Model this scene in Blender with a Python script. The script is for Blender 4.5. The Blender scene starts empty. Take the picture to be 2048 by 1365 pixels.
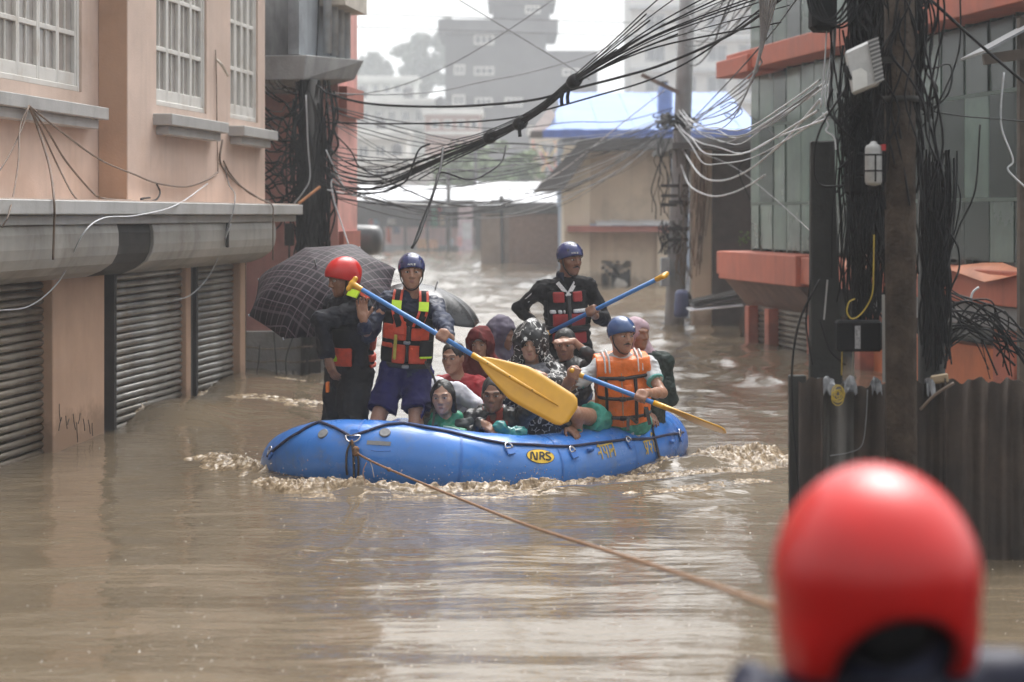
import bpy, bmesh, math, random
import numpy as np
from mathutils import Vector, Matrix

random.seed(7)
np.random.seed(7)
SC = bpy.context.scene
COL = SC.collection

# ------------------------------------------------------------------ camera
F = 4000.0          # focal length in photograph pixels
CX, CY = 1024.0, 430.0
CAMH = 1.8          # camera height above the flood water
cam_d = bpy.data.cameras.new("camera")
cam_d.sensor_width = 36.0
cam_d.lens = 36.0 * F / 2048.0
cam_d.shift_y = -(682.5 - CY) / 2048.0
cam_d.clip_start = 0.1
cam_d.clip_end = 3000.0
cam_d.dof.use_dof = True
cam_d.dof.focus_distance = 13.7
cam_d.dof.aperture_fstop = 2.3
cam = bpy.data.objects.new("camera", cam_d)
cam.location = (0, 0, CAMH)
cam.rotation_euler = (math.radians(90), 0, 0)
COL.objects.link(cam)
SC.camera = cam

# ------------------------------------------------------------------ sky, sun, exposure
SUN_EL, SUN_AZ = math.radians(62), math.radians(20)
world = bpy.data.worlds.new("World")
SC.world = world
world.use_nodes = True
wn, wl = world.node_tree.nodes, world.node_tree.links
wn.clear()
sky = wn.new("ShaderNodeTexSky")
sky.sky_type = 'NISHITA'
sky.sun_disc = False
sky.sun_elevation = SUN_EL
sky.sun_rotation = SUN_AZ
sky.air_density = 1.6
sky.dust_density = 8.0
sky.ozone_density = 1.0
hs = wn.new("ShaderNodeHueSaturation")
hs.inputs['Saturation'].default_value = 0.13
hs.inputs['Value'].default_value = 1.0
bgd = wn.new("ShaderNodeBackground")
bgd.inputs['Strength'].default_value = 0.15
wo = wn.new("ShaderNodeOutputWorld")
wl.new(sky.outputs[0], hs.inputs['Color'])
wl.new(hs.outputs[0], bgd.inputs['Color'])
wl.new(bgd.outputs[0], wo.inputs['Surface'])

sun_d = bpy.data.lights.new("sun", 'SUN')
sun_d.energy = 0.5
sun_d.angle = math.radians(40)
sun_d.color = (1.0, 0.97, 0.93)
sun = bpy.data.objects.new("sun", sun_d)
_sd = Vector((math.sin(SUN_AZ) * math.cos(SUN_EL), math.cos(SUN_AZ) * math.cos(SUN_EL), math.sin(SUN_EL)))
sun.rotation_euler = _sd.to_track_quat('Z', 'Y').to_euler()
sun.location = (0, 0, 30)
COL.objects.link(sun)

SC.view_settings.view_transform = 'Standard'
SC.view_settings.look = 'None'
SC.view_settings.gamma = 1.0
SC.view_settings.exposure = 1.2
SC.view_settings.use_curve_mapping = False
SC.cycles.max_bounces = 8
SC.cycles.diffuse_bounces = 3
SC.cycles.glossy_bounces = 3
SC.cycles.transmission_bounces = 4
SC.cycles.volume_bounces = 1
SC.cycles.transparent_max_bounces = 8
SC.cycles.caustics_reflective = False
SC.cycles.caustics_refractive = False
SC.cycles.use_denoising = True

# ------------------------------------------------------------------ helpers
def P(px, py, Y):
    """Photograph pixel at depth Y metres -> world point."""
    return Vector(((px - CX) / F * Y, Y, CAMH - (py - CY) / F * Y))

def tag(o, label=None, cat=None, group=None, kind=None):
    if label: o["label"] = label
    if cat: o["category"] = cat
    if group: o["group"] = group
    if kind: o["kind"] = kind
    return o

def thing(name, label, cat, loc=(0, 0, 0), group=None):
    o = bpy.data.objects.new(name, None)
    o.empty_display_size = 0.1
    COL.objects.link(o)
    o.location = loc
    return tag(o, label, cat, group)

def link(name, me, mat, parent=None, matrix=None):
    """Link mesh data whose vertices are world coordinates (or local, placed by matrix)."""
    o = bpy.data.objects.new(name, me)
    COL.objects.link(o)
    if mat is not None and len(me.materials) == 0:
        me.materials.append(mat)
    M = matrix if matrix is not None else Matrix.Identity(4)
    if parent is not None:
        o.parent = parent
        o.matrix_basis = parent_world(parent).inverted() @ M
    else:
        o.matrix_basis = M
    return o

def parent_world(o):
    M = o.matrix_basis.copy()
    p = o.parent
    while p is not None:
        M = p.matrix_basis @ M
        p = p.parent
    return M

class Frame:
    """A local frame: u along a direction, v sideways (right of u), z up."""
    def __init__(s, ox, oy, ang):
        s.o = Vector((ox, oy, 0)); s.ang = ang
        s.u = Vector((math.cos(ang), math.sin(ang), 0))
        s.v = Vector((math.sin(ang), -math.cos(ang), 0))
    def pt(s, u, v, z):
        return s.o + s.u * u + s.v * v + Vector((0, 0, z))
    def U(s, px, v=0.0):
        k = (px - CX) / F
        a = s.o + s.v * v
        return (k * a.y - a.x) / (s.u.x - k * s.u.y)
    def UZ(s, px, py, v=0.0):
        u = s.U(px, v)
        Y = (s.o + s.u * u + s.v * v).y
        return u, CAMH - (py - CY) / F * Y
WORLD = Frame(0, 0, 0)      # u = +x, v = -y

class MB:
    def __init__(s):
        s.v = []; s.f = []; s.smooth = []
    def add(s, vs, fs, smooth=False):
        b = len(s.v)
        s.v.extend([tuple(x) for x in vs])
        s.f.extend([tuple(i + b for i in f) for f in fs])
        s.smooth.extend([smooth] * len(fs))
        return s
    def box(s, fr, u0, u1, v0, v1, z0, z1):
        pts = [fr.pt(u, v, z) for z in (z0, z1) for v in (v0, v1) for u in (u0, u1)]
        return s.add(pts, [(0, 2, 3, 1), (4, 5, 7, 6), (0, 1, 5, 4), (2, 6, 7, 3), (0, 4, 6, 2), (1, 3, 7, 5)])
    def hexa(s, pts):
        return s.add(pts, [(0, 2, 3, 1), (4, 5, 7, 6), (0, 1, 5, 4), (2, 6, 7, 3), (0, 4, 6, 2), (1, 3, 7, 5)])
    def bar(s, a, b, w, h, up=Vector((0, 0, 1)), w2=None, h2=None):
        a, b = Vector(a), Vector(b)
        d = (b - a).normalized()
        x = d.cross(up)
        if x.length < 1e-4: x = d.cross(Vector((1, 0, 0)))
        x.normalize(); y = x.cross(d).normalized()
        w2 = w if w2 is None else w2; h2 = h if h2 is None else h2
        pts = []
        for p, ww, hh in ((a, w, h), (b, w2, h2)):
            for sy in (-1, 1):
                for sx in (-1, 1):
                    pts.append(p + x * sx * ww / 2 + y * sy * hh / 2)
        return s.hexa(pts)
    def tube(s, path, r, n=6, cap=True, smooth=True, closed=False):
        path = [Vector(p) for p in path]
        m = len(path)
        rs = r if hasattr(r, '__len__') else [r] * m
        vs = []; up = None
        for i, p in enumerate(path):
            if closed:
                t = (path[(i + 1) % m] - path[i - 1])
            else:
                t = path[min(i + 1, m - 1)] - path[max(i - 1, 0)]
            if t.length < 1e-9: t = Vector((0, 0, 1))
            t.normalize()
            if up is None:
                up = Vector((0, 0, 1)) if abs(t.z) < 0.9 else Vector((1, 0, 0))
            x = t.cross(up)
            if x.length < 1e-4: x = t.orthogonal()
            x.normalize(); up = x.cross(t).normalized()
            for k in range(n):
                a = 2 * math.pi * k / n
                vs.append(p + (x * math.cos(a) + up * math.sin(a)) * rs[i])
        fs = []
        for i in range(m if closed else m - 1):
            for k in range(n):
                a, b = i * n + k, i * n + (k + 1) % n
                c, d = ((i + 1) % m) * n + (k + 1) % n, ((i + 1) % m) * n + k
                fs.append((a, b, c, d))
        if cap and not closed:
            fs.append(tuple(range(n))[::-1]); fs.append(tuple((m - 1) * n + k for k in range(n)))
        return s.add(vs, fs, smooth)
    def prism(s, poly, ext):
        """poly: list of world points (planar), ext: vector to extrude along."""
        poly = [Vector(p) for p in poly]; n = len(poly); ext = Vector(ext)
        vs = poly + [p + ext for p in poly]
        fs = [tuple(range(n))[::-1], tuple(range(n, 2 * n))]
        fs += [(i, (i + 1) % n, n + (i + 1) % n, n + i) for i in range(n)]
        return s.add(vs, fs)
    def lathe(s, c, prof, n=20, axis=Vector((0, 0, 1)), smooth=True):
        """prof: list of (radius, height along axis)."""
        c = Vector(c); axis = Vector(axis).normalized()
        x = axis.orthogonal().normalized(); y = axis.cross(x)
        vs = []
        for r, h in prof:
            for k in range(n):
                a = 2 * math.pi * k / n
                vs.append(c + axis * h + (x * math.cos(a) + y * math.sin(a)) * r)
        fs = []
        for i in range(len(prof) - 1):
            for k in range(n):
                fs.append((i * n + k, i * n + (k + 1) % n, (i + 1) * n + (k + 1) % n, (i + 1) * n + k))
        fs.append(tuple(range(n))[::-1]); fs.append(tuple((len(prof) - 1) * n + k for k in range(n)))
        return s.add(vs, fs, smooth)
    def mesh(s, name, bevel=0.0, local=None):
        me = bpy.data.meshes.new(name)
        vs = s.v
        if local is not None:
            vs = [tuple(Vector(v) - local) for v in vs]
        me.from_pydata(vs, [], s.f)
        me.polygons.foreach_set("use_smooth", s.smooth)
        bm = bmesh.new(); bm.from_mesh(me)
        bmesh.ops.recalc_face_normals(bm, faces=bm.faces)
        if bevel > 0:
            bmesh.ops.bevel(bm, geom=[e for e in bm.edges if e.calc_face_angle(0) > 0.5], offset=bevel, segments=1, affect='EDGES', clamp_overlap=True)
        bm.to_mesh(me); bm.free()
        me.update()
        return me
    def build(s, name, mat, parent=None, bevel=0.0):
        return link(name, s.mesh(name, bevel), mat, parent)

# ---- value noise (numpy)
_tab = np.random.RandomState(3).rand(64, 64, 64).astype(np.float32) * 2 - 1
def vnoise3(x, y, z):
    xi, yi, zi = np.floor(x).astype(int), np.floor(y).astype(int), np.floor(z).astype(int)
    fx, fy, fz = x - xi, y - yi, z - zi
    fx = fx * fx * (3 - 2 * fx); fy = fy * fy * (3 - 2 * fy); fz = fz * fz * (3 - 2 * fz)
    g = lambda a, b, c: _tab[(xi + a) & 63, (yi + b) & 63, (zi + c) & 63]
    l = lambda a, b, t: a + (b - a) * t
    return l(l(l(g(0,0,0), g(1,0,0), fx), l(g(0,1,0), g(1,1,0), fx), fy),
             l(l(g(0,0,1), g(1,0,1), fx), l(g(0,1,1), g(1,1,1), fx), fy), fz)
def fbm(x, y, z, octv=4, gain=0.5):
    a, s, t = 1.0, 0.0, 0.0
    for i in range(octv):
        s = s + a * vnoise3(x * 2 ** i + 17.3 * i, y * 2 ** i + 5.1 * i, z * 2 ** i + 9.7 * i)
        t += a; a *= gain
    return s / t

# ---- materials
MATS = {}
def mat(name, col, rough=0.6, var=0.12, scale=4.0, bump=0.0, bscale=40.0, metal=0.0, spec=0.5, col2=None, streak=0.0,
        coat=0.0, sheen=0.0, stain=None, stain_scale=1.2, stain_amt=0.5, sss=0.0, rvar=0.0, wet=0.0):
    """Procedural material: base colour varied by object-space noise, optional vertical streaks, stains and bump."""
    if name in MATS: return MATS[name]
    m = bpy.data.materials.new(name); m.use_nodes = True
    n, l = m.node_tree.nodes, m.node_tree.links
    b = n["Principled BSDF"]
    tc = n.new("ShaderNodeNewGeometry")
    pos = tc.outputs['Position']
    nz = n.new("ShaderNodeTexNoise"); nz.inputs['Scale'].default_value = scale; nz.inputs['Detail'].default_value = 6; nz.inputs['Roughness'].default_value = 0.6
    l.new(pos, nz.inputs['Vector'])
    mx = n.new("ShaderNodeMix"); mx.data_type = 'RGBA'
    c = Vector(col); c2 = Vector(col2) if col2 else c * (1 - 2.2 * var)
    mx.inputs[6].default_value = (*[max(0, x) for x in (c * (1 + var) if not col2 else c)], 1)
    mx.inputs[7].default_value = (*[max(0, x) for x in c2], 1)
    rp = n.new("ShaderNodeMapRange"); rp.inputs[1].default_value = 0.35; rp.inputs[2].default_value = 0.7
    l.new(nz.outputs[0], rp.inputs[0]); l.new(rp.outputs[0], mx.inputs[0])
    out = mx.outputs[2]
    if streak > 0:
        mp = n.new("ShaderNodeMapping"); mp.inputs['Scale'].default_value = (7, 7, 0.5)
        l.new(pos, mp.inputs[0])
        ns = n.new("ShaderNodeTexNoise"); ns.inputs['Scale'].default_value = 1.0; ns.inputs['Detail'].default_value = 4
        l.new(mp.outputs[0], ns.inputs['Vector'])
        r2 = n.new("ShaderNodeMapRange"); r2.inputs[1].default_value = 0.5; r2.inputs[2].default_value = 0.72; r2.inputs[4].default_value = streak
        l.new(ns.outputs[0], r2.inputs[0])
        m2 = n.new("ShaderNodeMix"); m2.data_type = 'RGBA'
        l.new(r2.outputs[0], m2.inputs[0]); l.new(out, m2.inputs[6])
        m2.inputs[7].default_value = (*(c * 0.45), 1)
        out = m2.outputs[2]
    if stain is not None:
        n3 = n.new("ShaderNodeTexNoise"); n3.inputs['Scale'].default_value = stain_scale; n3.inputs['Detail'].default_value = 8; n3.inputs['Roughness'].default_value = 0.65
        l.new(pos, n3.inputs['Vector'])
        r3 = n.new("ShaderNodeMapRange"); r3.inputs[1].default_value = 0.52; r3.inputs[2].default_value = 0.68; r3.inputs[4].default_value = stain_amt
        l.new(n3.outputs[0], r3.inputs[0])
        m3 = n.new("ShaderNodeMix"); m3.data_type = 'RGBA'
        l.new(r3.outputs[0], m3.inputs[0]); l.new(out, m3.inputs[6]); m3.inputs[7].default_value = (*stain, 1)
        out = m3.outputs[2]
    if wet > 0:      # muddy tide mark left by the flood, ragged upper edge
        sx = n.new("ShaderNodeSeparateXYZ"); l.new(pos, sx.inputs[0])
        nw = n.new("ShaderNodeTexNoise"); nw.inputs['Scale'].default_value = 2.2; nw.inputs['Detail'].default_value = 7; nw.inputs['Roughness'].default_value = .7
        l.new(pos, nw.inputs['Vector'])
        ma = n.new("ShaderNodeMath"); ma.operation = 'MULTIPLY_ADD'; ma.inputs[1].default_value = -1.0; l.new(nw.outputs[0], ma.inputs[0]); l.new(sx.outputs[2], ma.inputs[2])
        r4 = n.new("ShaderNodeMapRange"); r4.inputs[1].default_value = wet - .5 + .06; r4.inputs[2].default_value = wet - .5 - .10; r4.inputs[4].default_value = .75
        l.new(ma.outputs[0], r4.inputs[0])
        m4 = n.new("ShaderNodeMix"); m4.data_type = 'RGBA'; l.new(r4.outputs[0], m4.inputs[0]); l.new(out, m4.inputs[6])
        m4.inputs[7].default_value = (c[0] * .42 + .02, c[1] * .40 + .015, c[2] * .36 + .01, 1); out = m4.outputs[2]
    l.new(out, b.inputs['Base Color'])
    b.inputs['Roughness'].default_value = rough
    b.inputs['Metallic'].default_value = metal
    b.inputs['Specular IOR Level'].default_value = spec
    if coat: b.inputs['Coat Weight'].default_value = coat; b.inputs['Coat Roughness'].default_value = 0.08
    if sheen: b.inputs['Sheen Weight'].default_value = sheen
    if sss:
        b.inputs['Subsurface Weight'].default_value = sss
        b.inputs['Subsurface Radius'].default_value = (0.02, 0.008, 0.004)
    if rvar:
        rr = n.new("ShaderNodeMapRange"); rr.inputs[1].default_value = 0.35; rr.inputs[2].default_value = 0.65
        rr.inputs[3].default_value = max(0.02, rough - rvar); rr.inputs[4].default_value = rough + rvar
        l.new(nz.outputs[0], rr.inputs[0]); l.new(rr.outputs[0], b.inputs['Roughness'])
    if bump > 0:
        bn = n.new("ShaderNodeTexNoise"); bn.inputs['Scale'].default_value = bscale; bn.inputs['Detail'].default_value = 4
        l.new(pos, bn.inputs['Vector'])
        bp = n.new("ShaderNodeBump"); bp.inputs['Strength'].default_value = bump; bp.inputs['Distance'].default_value = 0.02
        l.new(bn.outputs[0], bp.inputs['Height']); l.new(bp.outputs[0], b.inputs['Normal'])
    MATS[name] = m
    return m

def catenary(a, b, sag, n=18, wob=0.0, seed=0):
    a, b = Vector(a), Vector(b); out = []
    rnd = random.Random(seed)
    ph = [rnd.uniform(0, 6.28) for _ in range(4)]
    for i in range(n + 1):
        t = i / n
        p = a.lerp(b, t) + Vector((0, 0, -4 * sag * t * (1 - t)))
        if wob:
            e = math.sin(math.pi * t)
            p += Vector((math.sin(7 * t + ph[0]), math.sin(9 * t + ph[1]), math.sin(8 * t + ph[2]) + 0.5 * math.sin(17 * t + ph[3]))) * wob * e
        out.append(p)
    return out

def spline(pts, n=8):
    """Catmull-Rom through points."""
    pts = [Vector(p) for p in pts]
    q = [pts[0] * 2 - pts[1]] + pts + [pts[-1] * 2 - pts[-2]]
    out = []
    for i in range(1, len(q) - 2):
        for k in range(n):
            t = k / n
            p0, p1, p2, p3 = q[i - 1], q[i], q[i + 1], q[i + 2]
            out.append(0.5 * ((2 * p1) + (p2 - p0) * t + (2 * p0 - 5 * p1 + 4 * p2 - p3) * t * t + (3 * p1 - p0 - 3 * p2 + p3) * t ** 3))
    out.append(pts[-1])
    return out

def one(name, mb, m, label, cat, group=None, bevel=0.0, kind=None):
    return tag(mb.build(name, m, None, bevel), label, cat, group, kind)
# ================================================================== flood water
def water_height(x, y):
    """Height of the flood surface in world coordinates (numpy arrays)."""
    d = np.clip((y - 9.0) / 25.0, 0, 1)
    # long low undulations running across the street
    h = 0.014 * fbm(x * 0.55, y * 1.3, 0 * x + 1.0, 3) + 0.010 * fbm(x * 1.5, y * 3.4, 0 * x + 6.0, 3)
    h += 0.012 * np.sin(y * 5.2 + 1.6 * np.sin(x * 0.9) + 2.2 * fbm(x * 0.5, y * 0.5, 0 * x, 2)) * (0.5 + 0.5 * fbm(x * 0.8, y * 0.4, 0 * x + 4, 2)) * np.clip((13.5 - y) / 4, 0.15, 1)
    # current chop, rougher further up the street
    amp = 0.012 + 0.075 * np.clip((y - 15.0) / 9, 0, 1) + 0.05 * np.clip((y - 30) / 50, 0, 1)
    h += amp * fbm(x * 1.3 + 3, y * 1.0, 0 * x + 7, 4, 0.6)
    r = fbm(x * 0.9 + 11, y * 0.7, 0 * x + 2.5, 3)
    h += amp * 0.9 * (1 - np.abs(r) * 2.4)
    # standing waves where the current piles up against the shop fronts
    def bump(cx, cy, sx, sy, a, rot=0.0):
        c, s = math.cos(rot), math.sin(rot)
        u = (x - cx) * c + (y - cy) * s; v = -(x - cx) * s + (y - cy) * c
        return a * np.exp(-(u / sx) ** 2 - (v / sy) ** 2)
    h += bump(-3.02, 17.6, 0.5, 0.6, 0.13, 0.3) + bump(-2.55, 18.6, 0.75, 0.8, 0.10, -0.2) + bump(-2.62, 20.3, 0.55, 0.9, 0.13)
    h += bump(-1.9, 19.6, 0.9, 0.4, 0.08) - bump(-2.4, 16.9, 0.7, 0.5, 0.05)
    # bow wave and wake of the raft
    ridge = lambda ax, ay, bx, by, w, a: a * np.exp(-((((x - ax) * (by - ay) - (y - ay) * (bx - ax)) / math.hypot(bx - ax, by - ay)) / w) ** 2) * np.exp(-np.maximum(0, np.abs(((x - ax) * (bx - ax) + (y - ay) * (by - ay)) / ((bx - ax) ** 2 + (by - ay) ** 2) - 0.5) - 0.45) ** 2 / 0.03)
    h += ridge(-2.15, 14.3, -0.9, 12.75, 0.16, 0.05)
    h += ridge(-1.2, 12.75, 0.35, 12.85, 0.15, 0.02)
    h += ridge(0.35, 12.9, 1.9, 13.9, 0.14, 0.035)
    h += ridge(1.1, 14.2, 2.1, 15.1, 0.16, 0.06)
    h += ridge(0.9, 12.6, 2.2, 13.3, 0.10, 0.035) + ridge(1.2, 12.1, 2.1, 12.6, 0.10, 0.025)
    h += ridge(-0.95, 12.2, -1.15, 10.6, 0.07, 0.012) + ridge(-0.78, 12.2, -0.95, 10.4, 0.06, 0.010)
    return h

def make_water():
    pys = np.concatenate([np.linspace(2400, 1365, 60, endpoint=False), np.linspace(1365, 520, 520, endpoint=False), np.linspace(520, 470, 40, endpoint=False)])
    Ys = 7200.0 / (pys - CY)
    Ys = np.concatenate([Ys, np.linspace(190, 900, 14)])
    ks = np.linspace(-0.52, 0.52, 430)
    X = ks[None, :] * np.maximum(Ys[:, None], 6.0) * np.where(Ys[:, None] > 60, 1.5, 1.0)
    Y = np.repeat(Ys[:, None], len(ks), 1)
    Z = water_height(X, Y)
    Z = Z * np.clip((180 - Y) / 60, 0, 1)
    n, m = X.shape
    v = np.stack([X, Y, Z], -1).reshape(-1, 3)
    i = np.arange(n * m).reshape(n, m)
    q = np.stack([i[:-1, :-1], i[:-1, 1:], i[1:, 1:], i[1:, :-1]], -1).reshape(-1, 4)
    me = np_mesh("flood_water", v, q)
    return me

def np_mesh(name, v, q, smooth=True):
    me = bpy.data.meshes.new(name)
    k = q.shape[1]
    me.vertices.add(len(v)); me.vertices.foreach_set("co", np.ascontiguousarray(v, dtype=np.float32).ravel())
    me.loops.add(q.size); me.loops.foreach_set("vertex_index", np.ascontiguousarray(q, dtype=np.int32).ravel())
    me.polygons.add(len(q)); me.polygons.foreach_set("loop_start", np.arange(0, q.size, k, dtype=np.int32))
    me.polygons.foreach_set("loop_total", np.full(len(q), k, dtype=np.int32))
    me.polygons.foreach_set("use_smooth", np.full(len(q), smooth, dtype=bool))
    me.update(calc_edges=True)
    me.validate()
    return me

def water_material():
    m = bpy.data.materials.new("muddy_water"); m.use_nodes = True
    n, l = m.node_tree.nodes, m.node_tree.links
    b = n["Principled BSDF"]
    g = n.new("ShaderNodeNewGeometry")
    n1 = n.new("ShaderNodeTexNoise"); n1.inputs['Scale'].default_value = 0.8; n1.inputs['Detail'].default_value = 6
    l.new(g.outputs['Position'], n1.inputs['Vector'])
    mx = n.new("ShaderNodeMix"); mx.data_type = 'RGBA'
    mx.inputs[6].default_value = (0.112, 0.086, 0.056, 1); mx.inputs[7].default_value = (0.155, 0.121, 0.082, 1)
    l.new(n1.outputs[0], mx.inputs[0])
    l.new(mx.outputs[2], b.inputs['Base Color'])
    b.inputs['Roughness'].default_value = 0.07
    b.inputs['IOR'].default_value = 1.43
    def bump(sx, sy, detail, strength, dist, prev=None):
        mp = n.new("ShaderNodeMapping"); mp.inputs['Scale'].default_value = (sx, sy, 1)
        l.new(g.outputs['Position'], mp.inputs[0])
        t = n.new("ShaderNodeTexNoise"); t.inputs['Scale'].default_value = 1; t.inputs['Detail'].default_value = detail
        l.new(mp.outputs[0], t.inputs['Vector'])
        bp = n.new("ShaderNodeBump"); bp.inputs['Strength'].default_value = strength; bp.inputs['Distance'].default_value = dist
        l.new(t.outputs[0], bp.inputs['Height'])
        if prev is not None: l.new(prev.outputs[0], bp.inputs['Normal'])
        return bp
    b1 = bump(1.7, 7, 3, 1.0, 0.014)
    b2 = bump(13, 30, 3, 1.0, 0.0026, b1)
    l.new(b2.outputs[0], b.inputs['Normal'])
    return m
WATER = water_material()
tag(link("flood_water", make_water(), WATER), "brown muddy flood water filling the whole street", "water", kind="structure")
# ================================================================== materials of the buildings
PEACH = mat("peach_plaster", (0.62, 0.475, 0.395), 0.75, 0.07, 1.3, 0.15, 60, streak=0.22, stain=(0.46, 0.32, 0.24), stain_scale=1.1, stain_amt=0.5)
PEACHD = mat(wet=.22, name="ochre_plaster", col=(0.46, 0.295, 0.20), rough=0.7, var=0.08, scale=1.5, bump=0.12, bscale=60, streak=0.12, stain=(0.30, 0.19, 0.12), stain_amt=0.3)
GREYP = mat("grey_paint", (0.40, 0.395, 0.385), 0.7, 0.07, 2.0, 0.12, 50, streak=0.22, stain=(0.22, 0.20, 0.18), stain_scale=1.6, stain_amt=0.5)
CONC = mat("concrete", (0.30, 0.30, 0.30), 0.85, 0.14, 2.5, 0.3, 45, streak=0.3, stain=(0.12, 0.12, 0.115), stain_amt=0.6)
WHITEW = mat("white_window_paint", (0.66, 0.64, 0.60), 0.5, 0.05, 3.0, streak=0.12, stain=(0.45, 0.36, 0.27), stain_scale=3, stain_amt=0.4)
GLASSC = mat("curtained_glass", (0.27, 0.25, 0.23), 0.12, 0.15, 5.0, col2=(0.36, 0.33, 0.30))
STEEL = mat(wet=.25, name="shutter_steel", col=(0.33, 0.325, 0.31), rough=0.38, var=0.14, scale=1.6, bump=0.05, bscale=80, metal=0.55, streak=0.35, stain=(0.20, 0.155, 0.11), stain_scale=1.1, stain_amt=0.65, rvar=0.1)
STEELB = mat(wet=.25, name="brown_shutter_steel", col=(0.20, 0.165, 0.125), rough=0.40, var=0.16, scale=1.6, bump=0.05, bscale=80, metal=0.45, streak=0.35, stain=(0.10, 0.085, 0.07), stain_scale=1.1, stain_amt=0.6, rvar=0.1)
HOODM = mat("hood_sheet", (0.36, 0.345, 0.315), 0.45, 0.16, 1.2, 0.06, 12, metal=0.2, streak=0.35, stain=(0.13, 0.105, 0.08), stain_scale=1.0, stain_amt=0.75)
DARKM = mat("dark_sheet", (0.030, 0.028, 0.026), 0.6, 0.2, 3, spec=.25)
RUBBER = mat("black_cable", (0.011, 0.011, 0.012), 0.6, 0.2, 6, spec=.2)
GREYCAB = mat("grey_cable", (0.16, 0.16, 0.165), 0.5, 0.2, 6)
WHITECAB = mat("white_cable", (0.55, 0.56, 0.58), 0.45, 0.1, 6)
BROWNCAB = mat("brown_cable", (0.15, 0.105, 0.075), 0.6, 0.2, 6)
WOODR = mat("bamboo", (0.48, 0.22, 0.10), 0.6, 0.1, 6)

FL = Frame(-3.6, 14.1, math.atan2(0.9916, 0.1297))

def wall_with_windows(mb, fr, u0, u1, v0, v1, z0, z1, wins):
    """wins: (ua, ub, za, zb) openings, sorted by u."""
    u = u0
    for ua, ub, za, zb in wins:
        mb.box(fr, u, ua, v0, v1, z0, z1)
        mb.box(fr, ua, ub, v0, v1, z0, za)
        mb.box(fr, ua, ub, v0, v1, zb, z1)
        u = ub
    mb.box(fr, u, u1, v0, v1, z0, z1)

def lattice_window(parent, fr, ua, ub, za, zb, vf, ncol, rows, nsub=2):
    """White wooden casement window: fixed frame, casement stiles, transoms, thin bars and panes."""
    d = 0.05
    m = MB()
    m.box(fr, ua, ua + 0.05, vf - 0.09, vf - 0.02, za, zb)
    m.box(fr, ub - 0.05, ub, vf - 0.09, vf - 0.02, za, zb)
    m.box(fr, ua + 0.05, ub - 0.05, vf - 0.09, vf - 0.02, za, za + 0.05)
    m.box(fr, ua + 0.05, ub - 0.05, vf - 0.09, vf - 0.02, zb - 0.05, zb)
    w = m.build("window", WHITEW, parent, 0.006)
    iu0, iu1 = ua + 0.05, ub - 0.05
    cw = (iu1 - iu0) / ncol
    pane_me = None
    for c in range(ncol):
        a, b = iu0 + c * cw, iu0 + (c + 1) * cw
        m = MB(); st = 0.032
        m.box(fr, a + 0.002, a + st, vf - 0.083, vf - 0.03, za + 0.05, zb - 0.05)
        m.box(fr, b - st, b - 0.002, vf - 0.083, vf - 0.03, za + 0.05, zb - 0.05)
        m.box(fr, a + st, b - st, vf - 0.081, vf - 0.032, za + 0.05, za + 0.15)
        zz = [za + 0.15] + list(rows) + [zb - 0.05]
        for z in rows:
            m.box(fr, a + st, b - st, vf - 0.081, vf - 0.032, z - 0.02, z + 0.02)
        sw = (b - a - 2 * st) / nsub
        for k in range(1, nsub):
            uu = a + st + k * sw
            m.box(fr, uu - 0.007, uu + 0.007, vf - 0.075, vf - 0.045, za + 0.15, zb - 0.05)
        m.build("casement", WHITEW, w, 0.004)
        for i in range(len(zz) - 1):
            lo = zz[i] + (0.02 if i else 0); hi = zz[i + 1] - (0.02 if i < len(zz) - 2 else 0)
            for k in range(nsub):
                p = MB(); x = a + st + k * sw
                p.box(fr, x + 0.003, x + sw - 0.003, vf - 0.066, vf - 0.060, lo, hi)
                p.build("pane", GLASSC, w)
    return w

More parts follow.
